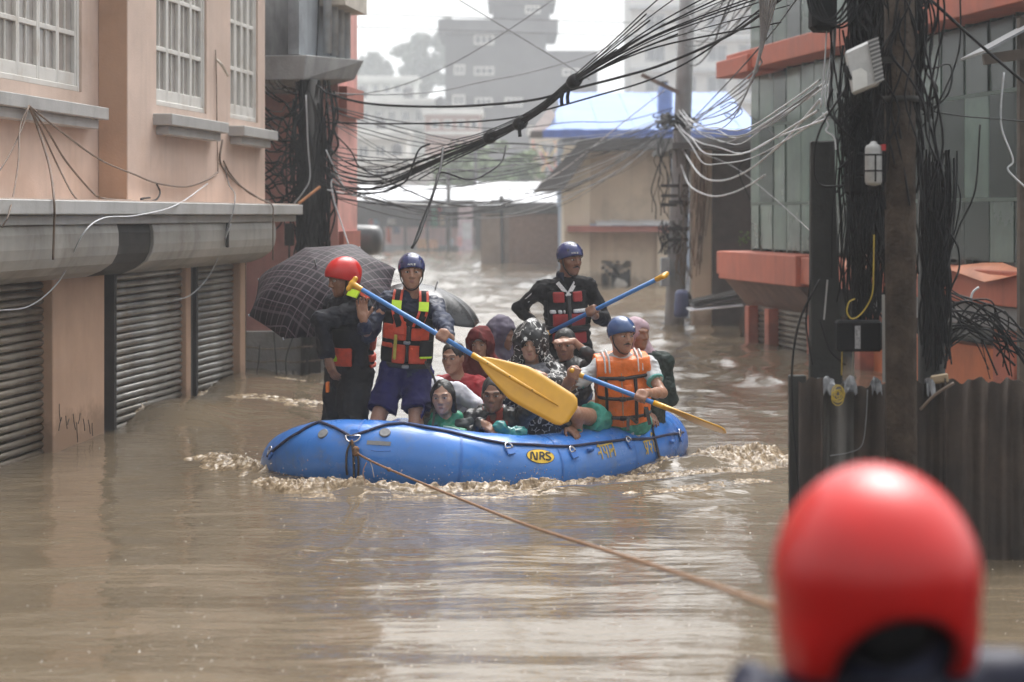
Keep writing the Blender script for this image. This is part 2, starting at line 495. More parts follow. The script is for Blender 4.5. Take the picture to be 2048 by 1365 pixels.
def left_house():
    fr = FL
    B = thing("peach_house", "peach plastered shop house with white lattice windows and closed roller shutters", "house", fr.pt(3, -1, 0))
    ZT = 6.6
    uE = fr.U(530, 0.05)
    uS = fr.U(255, 0.05)
    # upper storey, two planes
    w2 = (fr.U(297, -0.02), fr.U(399, -0.02), 2.76, 4.75)
    w3 = (fr.U(447, -0.02), fr.U(503, -0.02), 2.76, 4.75)
    w1 = (fr.U(-70, -0.27), fr.U(147, -0.27), 2.80, 4.75)
    m = MB(); wall_with_windows(m, fr, uS, uE, -0.30, 0.05, 1.91, ZT, [w2, w3]); m.build("wall", PEACH, B)
    m = MB(); wall_with_windows(m, fr, -4.0, uS - 0.003, -0.52, -0.20, 1.91, ZT, [w1]); m.build("wall", PEACH, B)
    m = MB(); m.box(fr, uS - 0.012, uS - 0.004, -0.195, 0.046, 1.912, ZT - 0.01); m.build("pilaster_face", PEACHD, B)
    # body of the house and lower wall
    m = MB(); m.box(fr, -4.0, uE, -6.0, -0.53, -1.2, ZT); m.box(fr, -4.0, uE - 0.02, -0.53, -0.22, -1.2, 1.72); m.build("wall", PEACH, B)
    m = MB(); m.box(fr, -4.2, uE + 0.2, -6.2, 0.3, ZT, ZT + 0.15); m.build("roof", CONC, B)
    for w, v, nc in ((w1, -0.20, 5), (w2, 0.05, 4), (w3, 0.05, 4)):
        ww = lattice_window(B, fr, w[0], w[1], w[2], w[3], v, nc, (3.27, 3.74, 4.21))
        a, b = w[0] - 0.03, w[1] + 0.12
        s = MB(); s.box(fr, a - 0.06, b + 0.06, v - 0.05, v + 0.17, 2.58, 2.68)
        s.build("sill", GREYP, B, 0.006)
        s = MB(); s.box(fr, a + 0.02, b - 0.05, v, v + 0.12, 2.50, 2.579); s.build("sill", GREYP, B, 0.006)
        s = MB(); s.box(fr, w[0], w[1], v - 0.1, v - 0.012, 2.68, w[2]); s.build("sill", WHITEW, B)
    # ledge
    uL = fr.U(606, 0.42)
    m = MB(); m.box(fr, -4.0, uL, 0.0, 0.42, 1.80, 1.905); m.build("ledge", GREYP, B, 0.008)
    m = MB(); m.box(fr, -4.0, uL - 0.06, 0.0, 0.36, 1.728, 1.798); m.build("ledge", GREYP, B, 0.006)
    m = MB(); m.box(fr, -4.0, uL - 0.1, -0.2, 0.40, 1.906, 1.915); m.build("ledge_top", PEACH, B)
    # hoods over the shutters
    prof = [(-0.1, 1.727), (0.33, 1.727), (0.345, 1.66), (0.345, 1.56), (0.33, 1.49), (0.29, 1.42), (0.20, 1.36), (0.08, 1.315), (-0.1, 1.30)]
    def hood(u0, u1, k, mt, dv=0.0):
        m = MB()
        m.prism([fr.pt(u0, v * k + dv, z) for v, z in prof], fr.u * (u1 - u0))
        return m.build("shutter_hood", mt, B, 0.004)
    hood(-4.0, fr.U(234, 0.33), 1.0, HOODM)
    hood(fr.U(234, 0.33) + 0.005, fr.U(304, 0.33) - 0.005, 0.93, DARKM)
    hood(fr.U(304, 0.33), fr.U(549, 0.33), 1.0, HOODM)
    m = MB(); m.tube(spline([fr.pt(fr.U(455, 0.36), 0.36, z) + Vector((0, 0.02 * math.sin(z * 19), 0)) for z in (1.72, 1.64, 1.56, 1.5)]), 0.018, 6); m.build("strap", DARKM, B)
    # roller shutters
    sl = [(-0.006, 0.0), (0.012, 0.003), (0.027, 0.016), (0.028, 0.034), (0.014, 0.051), (-0.006, 0.056)]
    for pa, pb, mt in ((-120, 104, STEELB), (219, 371, STEEL), (384, 480, STEEL)):
        ua, ub = fr.U(pa, -0.1), fr.U(pb, -0.1)
        g = MB()
        g.box(fr, ua - 0.04, ua + 0.02, -0.14, -0.045, -1.0, 1.32); g.box(fr, ub - 0.02, ub + 0.04, -0.14, -0.045, -1.0, 1.32)
        sh = g.build("roller_shutter", DARKM, B)
        n = 0; z = -0.28
        me = MB().prism([fr.pt(0, v - 0.1, zz) - fr.o for v, zz in sl], fr.u * (ub - ua)).mesh("slat")
        me.polygons.foreach_set("use_smooth", [len(p.vertices) == 4 for p in me.polygons])
        while z < 1.36:
            link("slat", me, mt, sh, Matrix.Translation(fr.pt(ua, 0, z)) @ Matrix.Rotation(random.uniform(-.004, .004), 4, 'X'))
            z += 0.0635
    # pillars between shutters
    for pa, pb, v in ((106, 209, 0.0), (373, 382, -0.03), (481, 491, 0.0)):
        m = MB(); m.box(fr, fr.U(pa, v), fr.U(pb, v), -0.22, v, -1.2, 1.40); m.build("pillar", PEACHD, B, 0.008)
    # scratched marks on the pillar
    m = MB()
    rs = random.Random(4)
    for px, y0, y1, tilt in ((118, 808, 842, 2), (123, 835, 862, -6), (131, 832, 858, 3), (138, 838, 850, -3), (146, 828, 860, 5), (153, 845, 885, 2), (160, 826, 848, -4), (166, 838, 862, 3), (176, 840, 868, 4), (184, 846, 872, 1)):
        a, b = fr.UZ(px, y0, 0.0), fr.UZ(px + tilt, y1, 0.0)
        m.tube(spline([fr.pt(a[0], 0.001, a[1]), fr.pt((a[0] + b[0]) / 2 + rs.uniform(-.012, .012), 0.001, (a[1] + b[1]) / 2), fr.pt(b[0], 0.001, b[1])], 4), 0.004, 5)
    m.build("scrawled_marks", DARKM, B)
    return B
left_house()

# wires strung over the peach facade
def facade_wire(pts, r, mt, label, v=0.08, n=6):
    ps = []
    for i, q in enumerate(pts):
        vv = q[2] if len(q) > 2 else v
        u, z = FL.UZ(q[0], q[1], vv); ps.append(FL.pt(u, vv, z))
    m = MB(); m.tube(spline(ps, n), r, 5)
    one("wire", m, mt, label, "wire")
facade_wire([(58, 212, 0.0), (42, 262, 0.02), (10, 325, .1), (-40, 395, .2)], 0.006, BROWNCAB, "grey wire dropping to the frame edge from the sill of the first window")
facade_wire([(58, 212, 0.0), (40, 255, 0.02), (36, 330, 0.2), (20, 420, .44), (4, 455, .44)], 0.006, BROWNCAB, "loose wire hanging straight down in front of the ledge by the first window")
facade_wire([(58, 212, 0.0), (74, 252, 0.02), (98, 330, 0.2), (108, 400, .44), (108, 452, .40), (106, 520, .40)], 0.009, BROWNCAB, "dark wire crossing ledge and shutter hood below the first window")
facade_wire([(58, 212, 0.0), (80, 255, 0.0), (115, 330, .02), (150, 395, .3), (178, 402, .40)], 0.007, BROWNCAB, "brown wire drooping from the first sill onto the ledge")
facade_wire([(58, 212, 0.0), (95, 262, 0.0), (130, 320, .02), (180, 380, .1), (205, 397, .25), (262, 402, .34)], 0.008, BROWNCAB, "dark wire ending in a small coil on the ledge")
facade_wire([(58, 212, 0.0), (120, 262, 0), (200, 320, .03), (270, 350, .08), (313, 367, .08), (370, 374, .08), (415, 360, .07), (436, 345, .06)], 0.008, BROWNCAB, "long sagging wire between the first sill and the knot under the third window")
facade_wire([(313, 367, .08), (320, 385, .08), (312, 400, .2), (290, 402, .3), (282, 398, .3), (300, 396, .3)], 0.008, RUBBER, "black wire end curled on the ledge under the middle window")
facade_wire([(436, 345, .06), (434, 250, .06), (433, 160, .06), (431, 100, .06)], 0.005, BROWNCAB, "thin upright wire between the middle and the third window")
facade_wire([(433, 120, .06), (443, 130, .12), (456, 152, .12)], 0.014, mat("pale_plastic", (0.6, 0.55, 0.48), 0.4), "pale plastic scrap caught on the upright wire")
facade_wire([(445, 280, .06), (440, 320, .06), (452, 345, .06), (480, 372, .1), (520, 398, .3), (540, 405, .43)], 0.010, BROWNCAB, "thick brown wire running down from the third sill to the ledge end")
facade_wire([(447, 322, .06), (462, 350, .06), (495, 385, .1), (528, 402, .4), (545, 412, .44), (546, 440, .44), (546, 520, .40)], 0.007, BROWNCAB, "brown wire hanging over the far end of the ledge")
facade_wire([(450, 335, .06), (458, 370, .1), (470, 390, .4), (466, 425, .45), (455, 455, .42), (450, 480, .40)], 0.006, GREYCAB, "thin grey wire hanging past the black strap on the hood")
facade_wire([(415, 368, .1), (350, 412, .44), (270, 432, .46), (206, 437, .46), (165, 470, .42), (120, 560, .2), (60, 612, .12), (-10, 622, .12)], 0.006, WHITECAB, "pale cable swagged from the ledge down across the first shutter")
facade_wire([(462, 448, .42), (425, 540, .2), (385, 588, .08), (345, 602, .02)], 0.006, WHITECAB, "pale cable hanging in front of the middle shutter")
# ================================================================== behind the peach house, left side of the street
PINK = mat(wet=.3, name="pink_plaster", col=(0.72, 0.37, 0.33), rough=0.75, var=0.08, scale=1.4, bump=0.15, bscale=50, streak=0.25, stain=(0.30, 0.15, 0.13), stain_amt=0.5)
REDB = mat("red_band_paint", (0.36, 0.11, 0.075), 0.7, 0.12, 2, streak=0.2)
REDDARK = mat("dark_red_pane", (0.12, 0.035, 0.035), 0.2, 0.2, 3)
def window_flat(parent, fr, ua, ub, za, zb, v, cols, rows, fm, pm, ft=0.05, depth=0.05):
    m = MB()
    m.box(fr, ua, ub, v, v + depth, zb - ft, zb); m.box(fr, ua, ub, v, v + depth, za, za + ft)
    m.box(fr, ua, ua + ft, v, v + depth, za + ft, zb - ft); m.box(fr, ub - ft, ub, v, v + depth, za + ft, zb - ft)
    cw = (ub - ua - 2 * ft) / cols; rh = (zb - za - 2 * ft) / rows
    for c in range(1, cols):
        x = ua + ft + c * cw; m.box(fr, x - ft * .35, x + ft * .35, v, v + depth * .9, za + ft, zb - ft)
    for r in range(1, rows):
        z = za + ft + r * rh; m.box(fr, ua + ft, ub - ft, v, v + depth * .8, z - ft * .35, z + ft * .35)
    w = m.build("window", fm, parent)
    for c in range(cols):
        for r in range(rows):
            g = MB(); x = ua + ft + c * cw; z = za + ft + r * rh
            g.box(fr, x, x + cw, v + 0.004, v + depth * .35, z, z + rh); g.build("pane", pm, w)
    return w

def mid_left():
    # grey balcony house
    fr = Frame(FL.o.x + FL.u.x * 7.9, FL.o.y + FL.u.y * 7.9, FL.ang)
    G = thing("grey_house", "grey concrete house corner with an overhanging balcony slab beside the peach house", "house", fr.pt(1, 0, 0))
    z = lambda py, Y: CAMH - (py - CY) / F * Y
    m = MB(); m.box(fr, 0.0, 2.6, -5, -2.6, -1.2, 3.25); m.box(fr, 0.0, 2.6, -5, -0.30, 3.26, 7.0); m.build("wall", CONC, G)
    m = MB()   # slab with a splayed end
    m.hexa([fr.pt(0.0, -0.3, 3.28), fr.pt(2.5, -0.3, 3.28), fr.pt(0.0, 0.30, 3.28), fr.pt(2.1, 0.42, 3.42),
            fr.pt(0.0, -0.3, 3.55), fr.pt(2.5, -0.3, 3.62), fr.pt(0.0, 0.33, 3.55), fr.pt(2.2, 0.52, 3.66)])
    m.build("balcony_slab", CONC, G, 0.01)
    m = MB(); m.box(fr, 0.02, 2.1, 0.12, 0.24, 3.56, 4.6); m.build("balcony_parapet", mat("blue_grey_render", (0.30, 0.33, 0.36), 0.8, 0.12, 2.2, 0.2, 40, streak=0.4, stain=(0.13, 0.14, 0.15), stain_amt=0.6), G)
    for i in range(4):
        m = MB(); u = 0.9 + i * 0.34
        m.tube([fr.pt(u, 0.36, 3.64), fr.pt(u, 0.36, 6.5)], 0.05, 8); m.build("downpipe", mat("pale_pipe", (0.55, 0.58, 0.60), 0.5), G)
    # pink house further on
    fp = Frame(FL.o.x + FL.u.x * 11.2, FL.o.y + FL.u.y * 11.2, FL.ang)
    K = thing("pink_house", "pink plastered house with dark red trim behind the tangled cable pole", "house", fp.pt(2, 0, 0))
    uE = fp.U(676, 0.2)
    m = MB(); m.box(fp, 0.0, uE, -6, 0.2, -1.2, 9.0); m.build("wall", PINK, K)
    for za, zb, vv in ((3.0, 3.35, 0.30), (5.6, 5.9, 0.30), (1.35, 1.6, 0.26)):
        m = MB(); m.box(fp, -0.08, uE + 0.05, -6.05, vv, za, zb); m.build("band", REDB, K)
    m = MB(); m.box(fp, uE - 1.2, uE + 0.02, 0.2, 0.55, 4.2, 4.55); m.build("balcony", mat("pale_cream", (0.55, 0.50, 0.43), 0.7, streak=.2), K)
    # window that faces the camera, low on the wall by the hood end
    fw = Frame(*(fp.pt(0, 0.2, 0).xy), FL.ang - math.pi / 2)   # u to the right, v towards the camera
    def WX(px): return fw.U(px, 0.02)
    Yk = fw.o.y
    window_flat(K, fw, WX(548), WX(597), z(520, Yk), z(452, Yk), 0.0, 2, 2, WHITEW, REDDARK, 0.07)
    m = MB(); m.box(fw, WX(470), WX(570), 0.0, 0.25, -1.2, z(560, Yk)); m.build("plinth", PINK, K)
    # low concrete wall with barbed wire
    Yw = 22.3
    W = thing("low_wall", "low grey concrete wall at the water behind the plaid umbrella", "wall", P(560, 760, Yw))
    m = MB()
    x0, x1 = P(480, 0, Yw).x, P(668, 0, Yw).x
    m.box(WORLD, x0, x1, -Yw - 0.2, -Yw, -1.0, z(664, Yw)); m.build("wall", mat("wet_concrete", (0.26, 0.255, 0.24), 0.7, 0.15, 2.5, 0.3, 30, streak=.3, stain=(0.14, 0.13, 0.115), stain_amt=.5), W)
    m = MB(); x = x0
    pr = []
    while x < x1:
        pr.append(x); x += 0.07
    for i in range(len(pr) - 1):
        m.tube([Vector((pr[i], Yw - 0.04, -0.2)), Vector((pr[i], Yw - 0.04, z(742, Yw)))], 0.03, 6)
    m.build("corrugated_skirting", mat("old_tin", (0.28, 0.26, 0.23), 0.55, 0.2, 3, metal=.3, streak=.3), W)
    Yb = 22.0
    for k, (ya, yb) in enumerate(((694, 690), (722, 716), (742, 748))):
        m = MB(); path = catenary(P(492, ya, Yb), P(662, yb, Yb), 0.03, 24, 0.012, k); m.tube(path, 0.006, 4)
        for p in path[1:-1:2]:
            m.bar(p + Vector((-.02, 0, -.02)), p + Vector((.02, 0, .02)), 0.004, 0.004); m.bar(p + Vector((-.02, 0, .02)), p + Vector((.02, 0, -.02)), 0.004, 0.004)
        one("barbed_wire", m, BROWNCAB, ("uppermost", "middle", "lowest")[k] + " barbed wire strand in front of the low concrete wall", "wire", "barbed wire strands")
    m = MB(); m.bar(P(633, 690, Yb - .03), P(613, 712, Yb - .03), .03, .03); m.bar(P(615, 700, Yb - .03), P(612, 800, Yb - .03), .025, .025)
    one("barbed_wire_post", m, DARKM, "thin dark bent post carrying the barbed wire", "post")
    for k, pts in enumerate(([(548, 665), (552, 720), (556, 790)], [(588, 668), (572, 720), (576, 772)], [(520, 690), (516, 735), (508, 770)])):
        m = MB(); m.tube(spline([P(a, b, Yb - .1) for a, b in pts], 6), 0.007, 5)
        one("hanging_wire", m, RUBBER, ("straight black wire hanging into the water before the low wall", "bent black wire hanging before the low wall", "short black wire nearest the shutter end hanging before the low wall")[k], "wire")
    # dark tank-like body behind the umbrella
    Yt = 34
    T = thing("dark_tank", "dark rounded tank showing above the plaid umbrella", "tank", P(715, 520, Yt))
    L = P(672, 480, Yt); R = P(752, 480, Yt)
    m = MB(); m.lathe(Vector((L.x, Yt + .1, 1.37)), [(0.02, -.02), (0.19, 0), (0.24, 0.05), (0.26, 0.15), (0.26, 0.62), (0.24, 0.72), (0.18, 0.78), (0.02, 0.80)], 24, Vector((1, -0.15, 0)))
    m.build("drum", mat("black_plastic", (0.030, 0.032, 0.035), 0.28, 0.15, 3), T)
    for px in (690, 735):
        m = MB(); m.bar(P(px, 0, Yt + .1) * 1.0 - Vector((0, 0, P(px, 0, Yt).z + 1.0)), P(px, 0, Yt + .1) - Vector((0, 0, P(px, 0, Yt).z - 1.15)), .10, .12); m.build("support", CONC, T)
mid_left()

# ---- pole smothered in cables at the end of the peach house
def tangle(parent, c, top, bot, rx, n, mt, seed, rad=(0.008, 0.016), loose=0.25, name="strand"):
    rs = random.Random(seed)
    for i in range(n):
        pts = []
        a = rs.uniform(0, 6.28); rr = rx * math.sqrt(rs.random())
        z0 = top - rs.random() ** 2 * (top - bot) * .25; z1 = bot + rs.random() ** 2 * (top - bot) * .45
        if rs.random() < loose: rr = rx * rs.uniform(1.0, 1.7)
        k = rs.randint(4, 7)
        for j in range(k + 1):
            t = j / k
            a += rs.uniform(-.7, .7); r2 = rr * rs.uniform(.7, 1.25)
            pts.append(Vector((c.x + math.cos(a) * r2, c.y + math.sin(a) * r2 * .7, z0 + (z1 - z0) * t)))
        m = MB(); m.tube(spline(pts, 4), rs.uniform(*rad), 4, cap=False)
        m.build(name, mt, parent)

def left_pole():
    Yp = 22.2
    base = P(622, 0, Yp); zt = P(0, 160, Yp).z
    T = thing("cable_pole", "pole smothered in a thick black tangle of cables beside the ledge end", "utility pole", Vector((base.x, Yp, 0)))
    m = MB(); m.tube([Vector((base.x, Yp, -1.2)), Vector((base.x, Yp, zt))], [0.12, 0.10], 10); m.build("post", DARKM, T)
    tangle(T, Vector((base.x, Yp, 0)), zt, 1.0, 0.165, 110, RUBBER, 5)
    # loose ends that run back to the pink wall on the left
    rs = random.Random(9)
    for i in range(46):
        z = rs.uniform(P(0, 420, Yp).z, P(0, 175, Yp).z)
        a = Vector((base.x - 0.12, Yp - .05 + rs.uniform(-.1, .1), z))
        b = P(528, CY - (z + rs.uniform(-.5, .45) - CAMH) * F / Yp, Yp - 0.1)
        m = MB(); m.tube(catenary(a, b, rs.uniform(-.02, .14), 8, .025, i), rs.uniform(.006, .011), 4, cap=False); m.build("strand", RUBBER, T)
    for i in range(7):   # coils
        c = Vector((base.x + rs.uniform(-.28, .12), Yp - .15, rs.uniform(1.7, 2.4))); r = rs.uniform(.07, .15)
        m = MB(); m.tube([c + Vector((math.cos(t * .5) * r, .02 * math.sin(t), math.sin(t * .5) * r * 1.3)) for t in range(13)], .008, 4, closed=True); m.build("cable_coil", RUBBER, T)
    # second hanging bundle behind
    Yq = 27.0; b2 = P(676, 0, Yq)
    T2 = thing("cable_drop", "dark hanging bundle of cables just behind the smothered pole", "cables", Vector((b2.x, Yq, 0)))
    m = MB(); m.tube([Vector((b2.x, Yq, -1.0)), Vector((b2.x + .02, Yq, P(0, 262, Yq).z))], [.07, .06], 8); m.build("post", DARKM, T2)
    tangle(T2, Vector((b2.x, Yq, 0)), P(0, 265, Yq).z, 1.2, 0.10, 46, RUBBER, 15, (0.007, 0.013), .3)
    m = MB(); m.bar(P(598, 407, 21.3), P(640, 374, 21.6), .022, .022)
    one("bamboo_stick", m, WOODR, "short orange-brown stick poking up past the ledge end", "stick")
    m = MB(); m.box(WORLD, P(571, 0, 22).x, P(587, 0, 22).x, -22.1, -21.9, P(0, 492, 22).z, P(0, 447, 22).z)
    one("cable_box", m, DARKM, "small black box hanging under the far end of the ledge", "box", bevel=.01)
left_pole()
# ================================================================== distance: hillside, houses, market stalls
def zz(py, Y): return CAMH - (py - CY) / F * Y
def xx(px, Y): return (px - CX) / F * Y
OFFW = mat("off_white_wall", (0.62, 0.61, 0.58), 0.8, 0.08, 0.4, streak=.2)
GREYW = mat("grey_tower_render", (0.075, 0.075, 0.08), 0.85, 0.12, 0.4, streak=.2)
CREAMW = mat("cream_wall", (0.56, 0.49, 0.38), 0.8, 0.08, 0.5, streak=.2)
BRICKW = mat("weak_red_wall", (0.34, 0.20, 0.16), 0.85, 0.1, 0.5)
PANEF = mat("far_pane", (0.10, 0.115, 0.13), 0.15, 0.2, 1)
LEAF = mat("leaf_green", (0.065, 0.125, 0.030), 0.6, 0.3, 0.9, col2=(0.12, 0.19, 0.04))
LEAFD = mat("leaf_dark", (0.030, 0.048, 0.028), 0.6, 0.3, 0.9, col2=(0.05, 0.075, 0.04))
BARK = mat("bark", (0.10, 0.075, 0.055), 0.9, 0.2, 3)
TINW = mat("white_tin", (0.60, 0.62, 0.65), 0.35, 0.12, 0.8, metal=.15, streak=.15, stain=(0.36, 0.30, 0.26), stain_amt=.4)
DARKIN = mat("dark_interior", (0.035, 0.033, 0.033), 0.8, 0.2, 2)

def far_block(name, label, px0, px1, pt, Y, m, depth=9, wins=(), slabs=(), pb=None, fm=OFFW, cat="house"):
    """Box house facing the street: wall, roof parapet, slabs and windows (px, py rectangles)."""
    H = thing(name, label, cat, (xx((px0 + px1) / 2, Y), Y, 0))
    b = MB(); b.box(WORLD, xx(px0, Y), xx(px1, Y), -Y - depth, -Y, -1.5 if pb is None else zz(pb, Y), zz(pt, Y)); b.build("wall", m, H)
    b = MB(); b.box(WORLD, xx(px0, Y) - .25, xx(px1, Y) + .25, -Y - depth - .2, -Y + .3, zz(pt, Y) + .003, zz(pt, Y) + .35); b.build("roof", m if m is GREYW else OFFW, H)
    for (py, th, o) in slabs:
        s = MB(); s.box(WORLD, xx(px0, Y) - .2, xx(px1, Y) + .2, -Y - .5, -Y + o, zz(py + th, Y), zz(py, Y)); s.build("floor_slab", fm, H)
    for (a, b_, t, bt, c) in wins:
        window_flat(H, WORLD, xx(a, Y), xx(b_, Y), zz(bt, Y), zz(t, Y), -Y + .003, c, 1, fm, PANEF, 0.12, 0.10)
    return H

def make_tree(name, label, base, h, rx, rz, m, seed, n=5200, group=None, leaf=0.35, trunk=True):
    T = thing(name, label, "tree", base, group)
    rs = np.random.RandomState(seed); rnd = random.Random(seed)
    base = Vector(base)
    top = base + Vector((0, 0, h))
    cz = h - rz
    b = MB()
    b.tube(spline([base - Vector((0, 0, .8)), base + Vector((.1, 0, cz * .5)), base + Vector((-.1, .1, cz))], 4), [0.03 * h * (1 - .06 * i) for i in range(9)], 8)
    limbs = []
    for i in range(7):
        a = i * 2.4 + rnd.random(); e = base + Vector((math.cos(a) * rx * .6, math.sin(a) * rx * .6, cz + rnd.uniform(-.3, .6) * rz))
        s = base + Vector((0, 0, cz * rnd.uniform(.55, 1)))
        b.tube(spline([s, s.lerp(e, .5) + Vector((0, 0, .15 * h * .3)), e], 4), [0.012 * h * (1 - .09 * k) for k in range(9)], 5)
        limbs.append(e)
    b.build("trunk", BARK, T)
    # clumps of leaf quads
    ncl = 46
    cl = []
    for i in range(ncl):
        d = rs.normal(size=3); d /= np.linalg.norm(d); r = rs.rand() ** .4
        cl.append((np.array([base.x, base.y, base.z + cz]) + d * r * np.array([rx, rx, rz]) * .86, rs.uniform(.16, .34) * rx))
    V = []; Q = []
    per = n // ncl
    for c, r in cl:
        d = rs.normal(size=(per, 3)); d /= np.linalg.norm(d, axis=1)[:, None]
        p = c + d * (r * rs.rand(per)[:, None] ** .35) * np.array([1, 1, .75])
        t1 = rs.normal(size=(per, 3)); t1 /= np.linalg.norm(t1, axis=1)[:, None]
        t2 = np.cross(t1, d); t2 /= np.linalg.norm(t2, axis=1)[:, None] + 1e-9
        s = leaf * rs.uniform(.5, 1.1, (per, 1))
        quad = np.stack([p - t1 * s, p + t2 * s * .5, p + t1 * s, p - t2 * s * .5], 1)
        V.append(quad.reshape(-1, 3))
    V = np.concatenate(V)
    Q = np.arange(len(V)).reshape(-1, 4)
    link("crown", np_mesh("crown", V, Q, False), m, T)
    return T

def background():
    # hillside
    ys = np.linspace(122, 1200, 50); xs = np.linspace(-330, 330, 80)
    X, Y = np.meshgrid(xs, ys)
    t = np.clip((Y - 140) / 300, 0, 1)
    side = np.clip((56 - X) / 90, 0.22, 1)
    Z = -1.2 + (t * t * (3 - 2 * t)) * 34 * side + 1.5 * fbm(X * .02, Y * .02, X * 0 + .5, 3) * t
    i = np.arange(X.size).reshape(X.shape)
    q = np.stack([i[:-1, :-1], i[:-1, 1:], i[1:, 1:], i[1:, :-1]], -1).reshape(-1, 4)
    tag(link("hill", np_mesh("hill", np.stack([X, Y, Z], -1).reshape(-1, 3), q), mat("hill_green", (0.07, 0.09, 0.05), 0.9, 0.3, 0.06)), "hazy green hillside rising behind the town", "hill", kind="structure")
    # grey concrete tower
    Yt = 190
    T = thing("grey_tower", "tall grey unfinished concrete tower fading into the rain", "building", (xx(1000, Yt), Yt, 0))
    b = MB(); b.box(WORLD, xx(890, Yt), xx(1092, Yt), -Yt - 12, -Yt, -1.5, zz(40, Yt)); b.build("wall", GREYW, T)
    b = MB(); b.box(WORLD, xx(985, Yt), xx(1100, Yt), -Yt - 10, -Yt - .5, zz(40, Yt), zz(-90, Yt)); b.build("wall", GREYW, T)
    b = MB(); b.box(WORLD, xx(876, Yt), xx(1116, Yt), -Yt - 12, -Yt + .6, zz(68, Yt), zz(40, Yt)); b.build("floor_slab", GREYW, T)
    b = MB(); b.box(WORLD, xx(1090, Yt), xx(1196, Yt), -Yt - 12, -Yt - 1, -1.5, zz(100, Yt)); b.build("wall", GREYW, T)
    b = MB(); b.box(WORLD, xx(975, Yt), xx(1112, Yt), -Yt - 10.2, -Yt - .2, zz(8, Yt), zz(-4, Yt)); b.build("floor_slab", GREYW, T)
    for a, b_, t, bt in ((948, 988, 70, 90), (948, 988, 134, 151), (908, 930, 130, 150), (1125, 1160, 138, 152), (905, 930, 190, 212), (950, 985, 196, 214), (1010, 1045, 196, 214), (1050, 1080, 12, 28)):
        window_flat(T, WORLD, xx(a, Yt), xx(b_, Yt), zz(bt, Yt), zz(t, Yt), -Yt + .003, 3, 1, OFFW, PANEF, 0.14, 0.12)
    far_block("white_house", "white flat-roofed house with a dark window row high on the hillside", 688, 832, 158, 250, OFFW, 10, [(700 + k * 22, 714 + k * 22, 168, 186, 1) for k in range(6)], [(160, 5, .8), (190, 5, .5)])
    far_block("white_house", "long white house one tier below the hillside house", 655, 868, 204, 205, OFFW, 10, [(668 + k * 27, 684 + k * 27, 222, 244, 2) for k in range(7)], [(206, 6, 1.0), (252, 5, .7)])
    far_block("pale_house", "pale house with a red-brown upper wall left of the tower", 850, 960, 226, 172, BRICKW, 9, [(862 + k * 26, 878 + k * 26, 240, 258, 1) for k in range(4)], [(264, 6, .6), (226, 4, .5)])
    far_block("white_house", "white house with balconies above the market roofs", 668, 812, 268, 158, OFFW, 9, [(682 + k * 34, 704 + k * 34, 290, 318, 2) for k in range(4)], [(272, 6, 1.0), (326, 6, .9)])
    far_block("pale_house", "grey-white house close above the left market roof", 735, 905, 322, 140, mat("pale_grey_wall", (0.48, 0.47, 0.46), .8, .1, .5), 8, [(748 + k * 32, 770 + k * 32, 336, 358, 2) for k in range(3)], [(324, 5, .6)])
    far_block("cream_house", "cream house behind the beige house gable, strung with festive streamers", 1062, 1210, 262, 150, CREAMW, 9, [(1080, 1112, 286, 322, 2), (1085, 1110, 332, 356, 2)], [(266, 5, .5), (326, 4, .5)])
    far_block("white_block", "white apartment block with banded balconies behind the blue tin roof", 1262, 1640, -60, 190, OFFW, 12,
              [(1290 + k * 62, 1330 + k * 62, 28 + r * 62, 62 + r * 62, 2) for k in range(5) for r in range(3)], [(14 + r * 62, 7, 1.3) for r in range(4)], fm=mat("shade_grey", (0.42, 0.43, 0.44), .8), cat="building")
    # streamers on the cream house
    cols = [(0.6, 0.08, 0.05), (0.65, 0.45, 0.05), (0.6, 0.22, 0.05)]
    for k in range(9):
        Y = 148; a = P(1066 + 14 * (k % 5), 280 + 12 * (k % 4), Y); c = P(1070 + 13 * ((k * 3) % 5), 316 + 14 * (k % 4), Y)
        m = MB(); m.tube(catenary(a, c, .25, 8, .08, k), .05, 4); one("streamer", m, mat("streamer_%s" % ("red", "yellow", "orange")[k % 3], cols[k % 3], .7), "thin %s streamer on the cream house" % ("red", "yellow", "orange")[k % 3], "streamer", "festive streamers on the cream house")
    # trees
    make_tree("tree", "big dark tree on the skyline left of the tower", (xx(838, 262), 262, zz(190, 262) - 1), zz(48, 262) - zz(190, 262) + 1, 4.0, 5.2, LEAFD, 3, 7000, leaf=.43)
    make_tree("tree", "smaller dark tree touching the tower's shoulder", (xx(896, 258), 258, zz(170, 258)), zz(30, 258) - zz(170, 258), 2.2, 4.1, LEAFD, 4, 4000, leaf=.4)
    make_tree("tree", "spiky dark tree over the hillside houses", (xx(748, 268), 268, zz(165, 268)), zz(108, 268) - zz(165, 268), 2.4, 2.1, LEAFD, 5, 2600, leaf=.7)
    make_tree("tree", "low dark tree at the far end of the hillside houses", (xx(705, 272), 272, zz(170, 272)), zz(125, 272) - zz(170, 272), 2.6, 1.6, LEAFD, 8, 2600, leaf=.7)
    make_tree("tree", "broad yellow-green tree behind the right market roof", (xx(985, 112), 112, -1), zz(278, 112) + 1, 2.2, 2.2, LEAF, 6, 4800, leaf=.2)
    make_tree("tree", "rounded green tree behind the middle of the market roofs", (xx(915, 113), 113, -1), zz(288, 113) + 1, 1.9, 2.0, LEAF, 7, 4200, leaf=.2)
    make_tree("tree", "green tree between the market roof and the cream house", (xx(1040, 111), 111, -1), zz(284, 111) + 1, 1.5, 2.1, LEAF, 9, 3600, leaf=.2)
    # market stalls
    Ym = 96.0
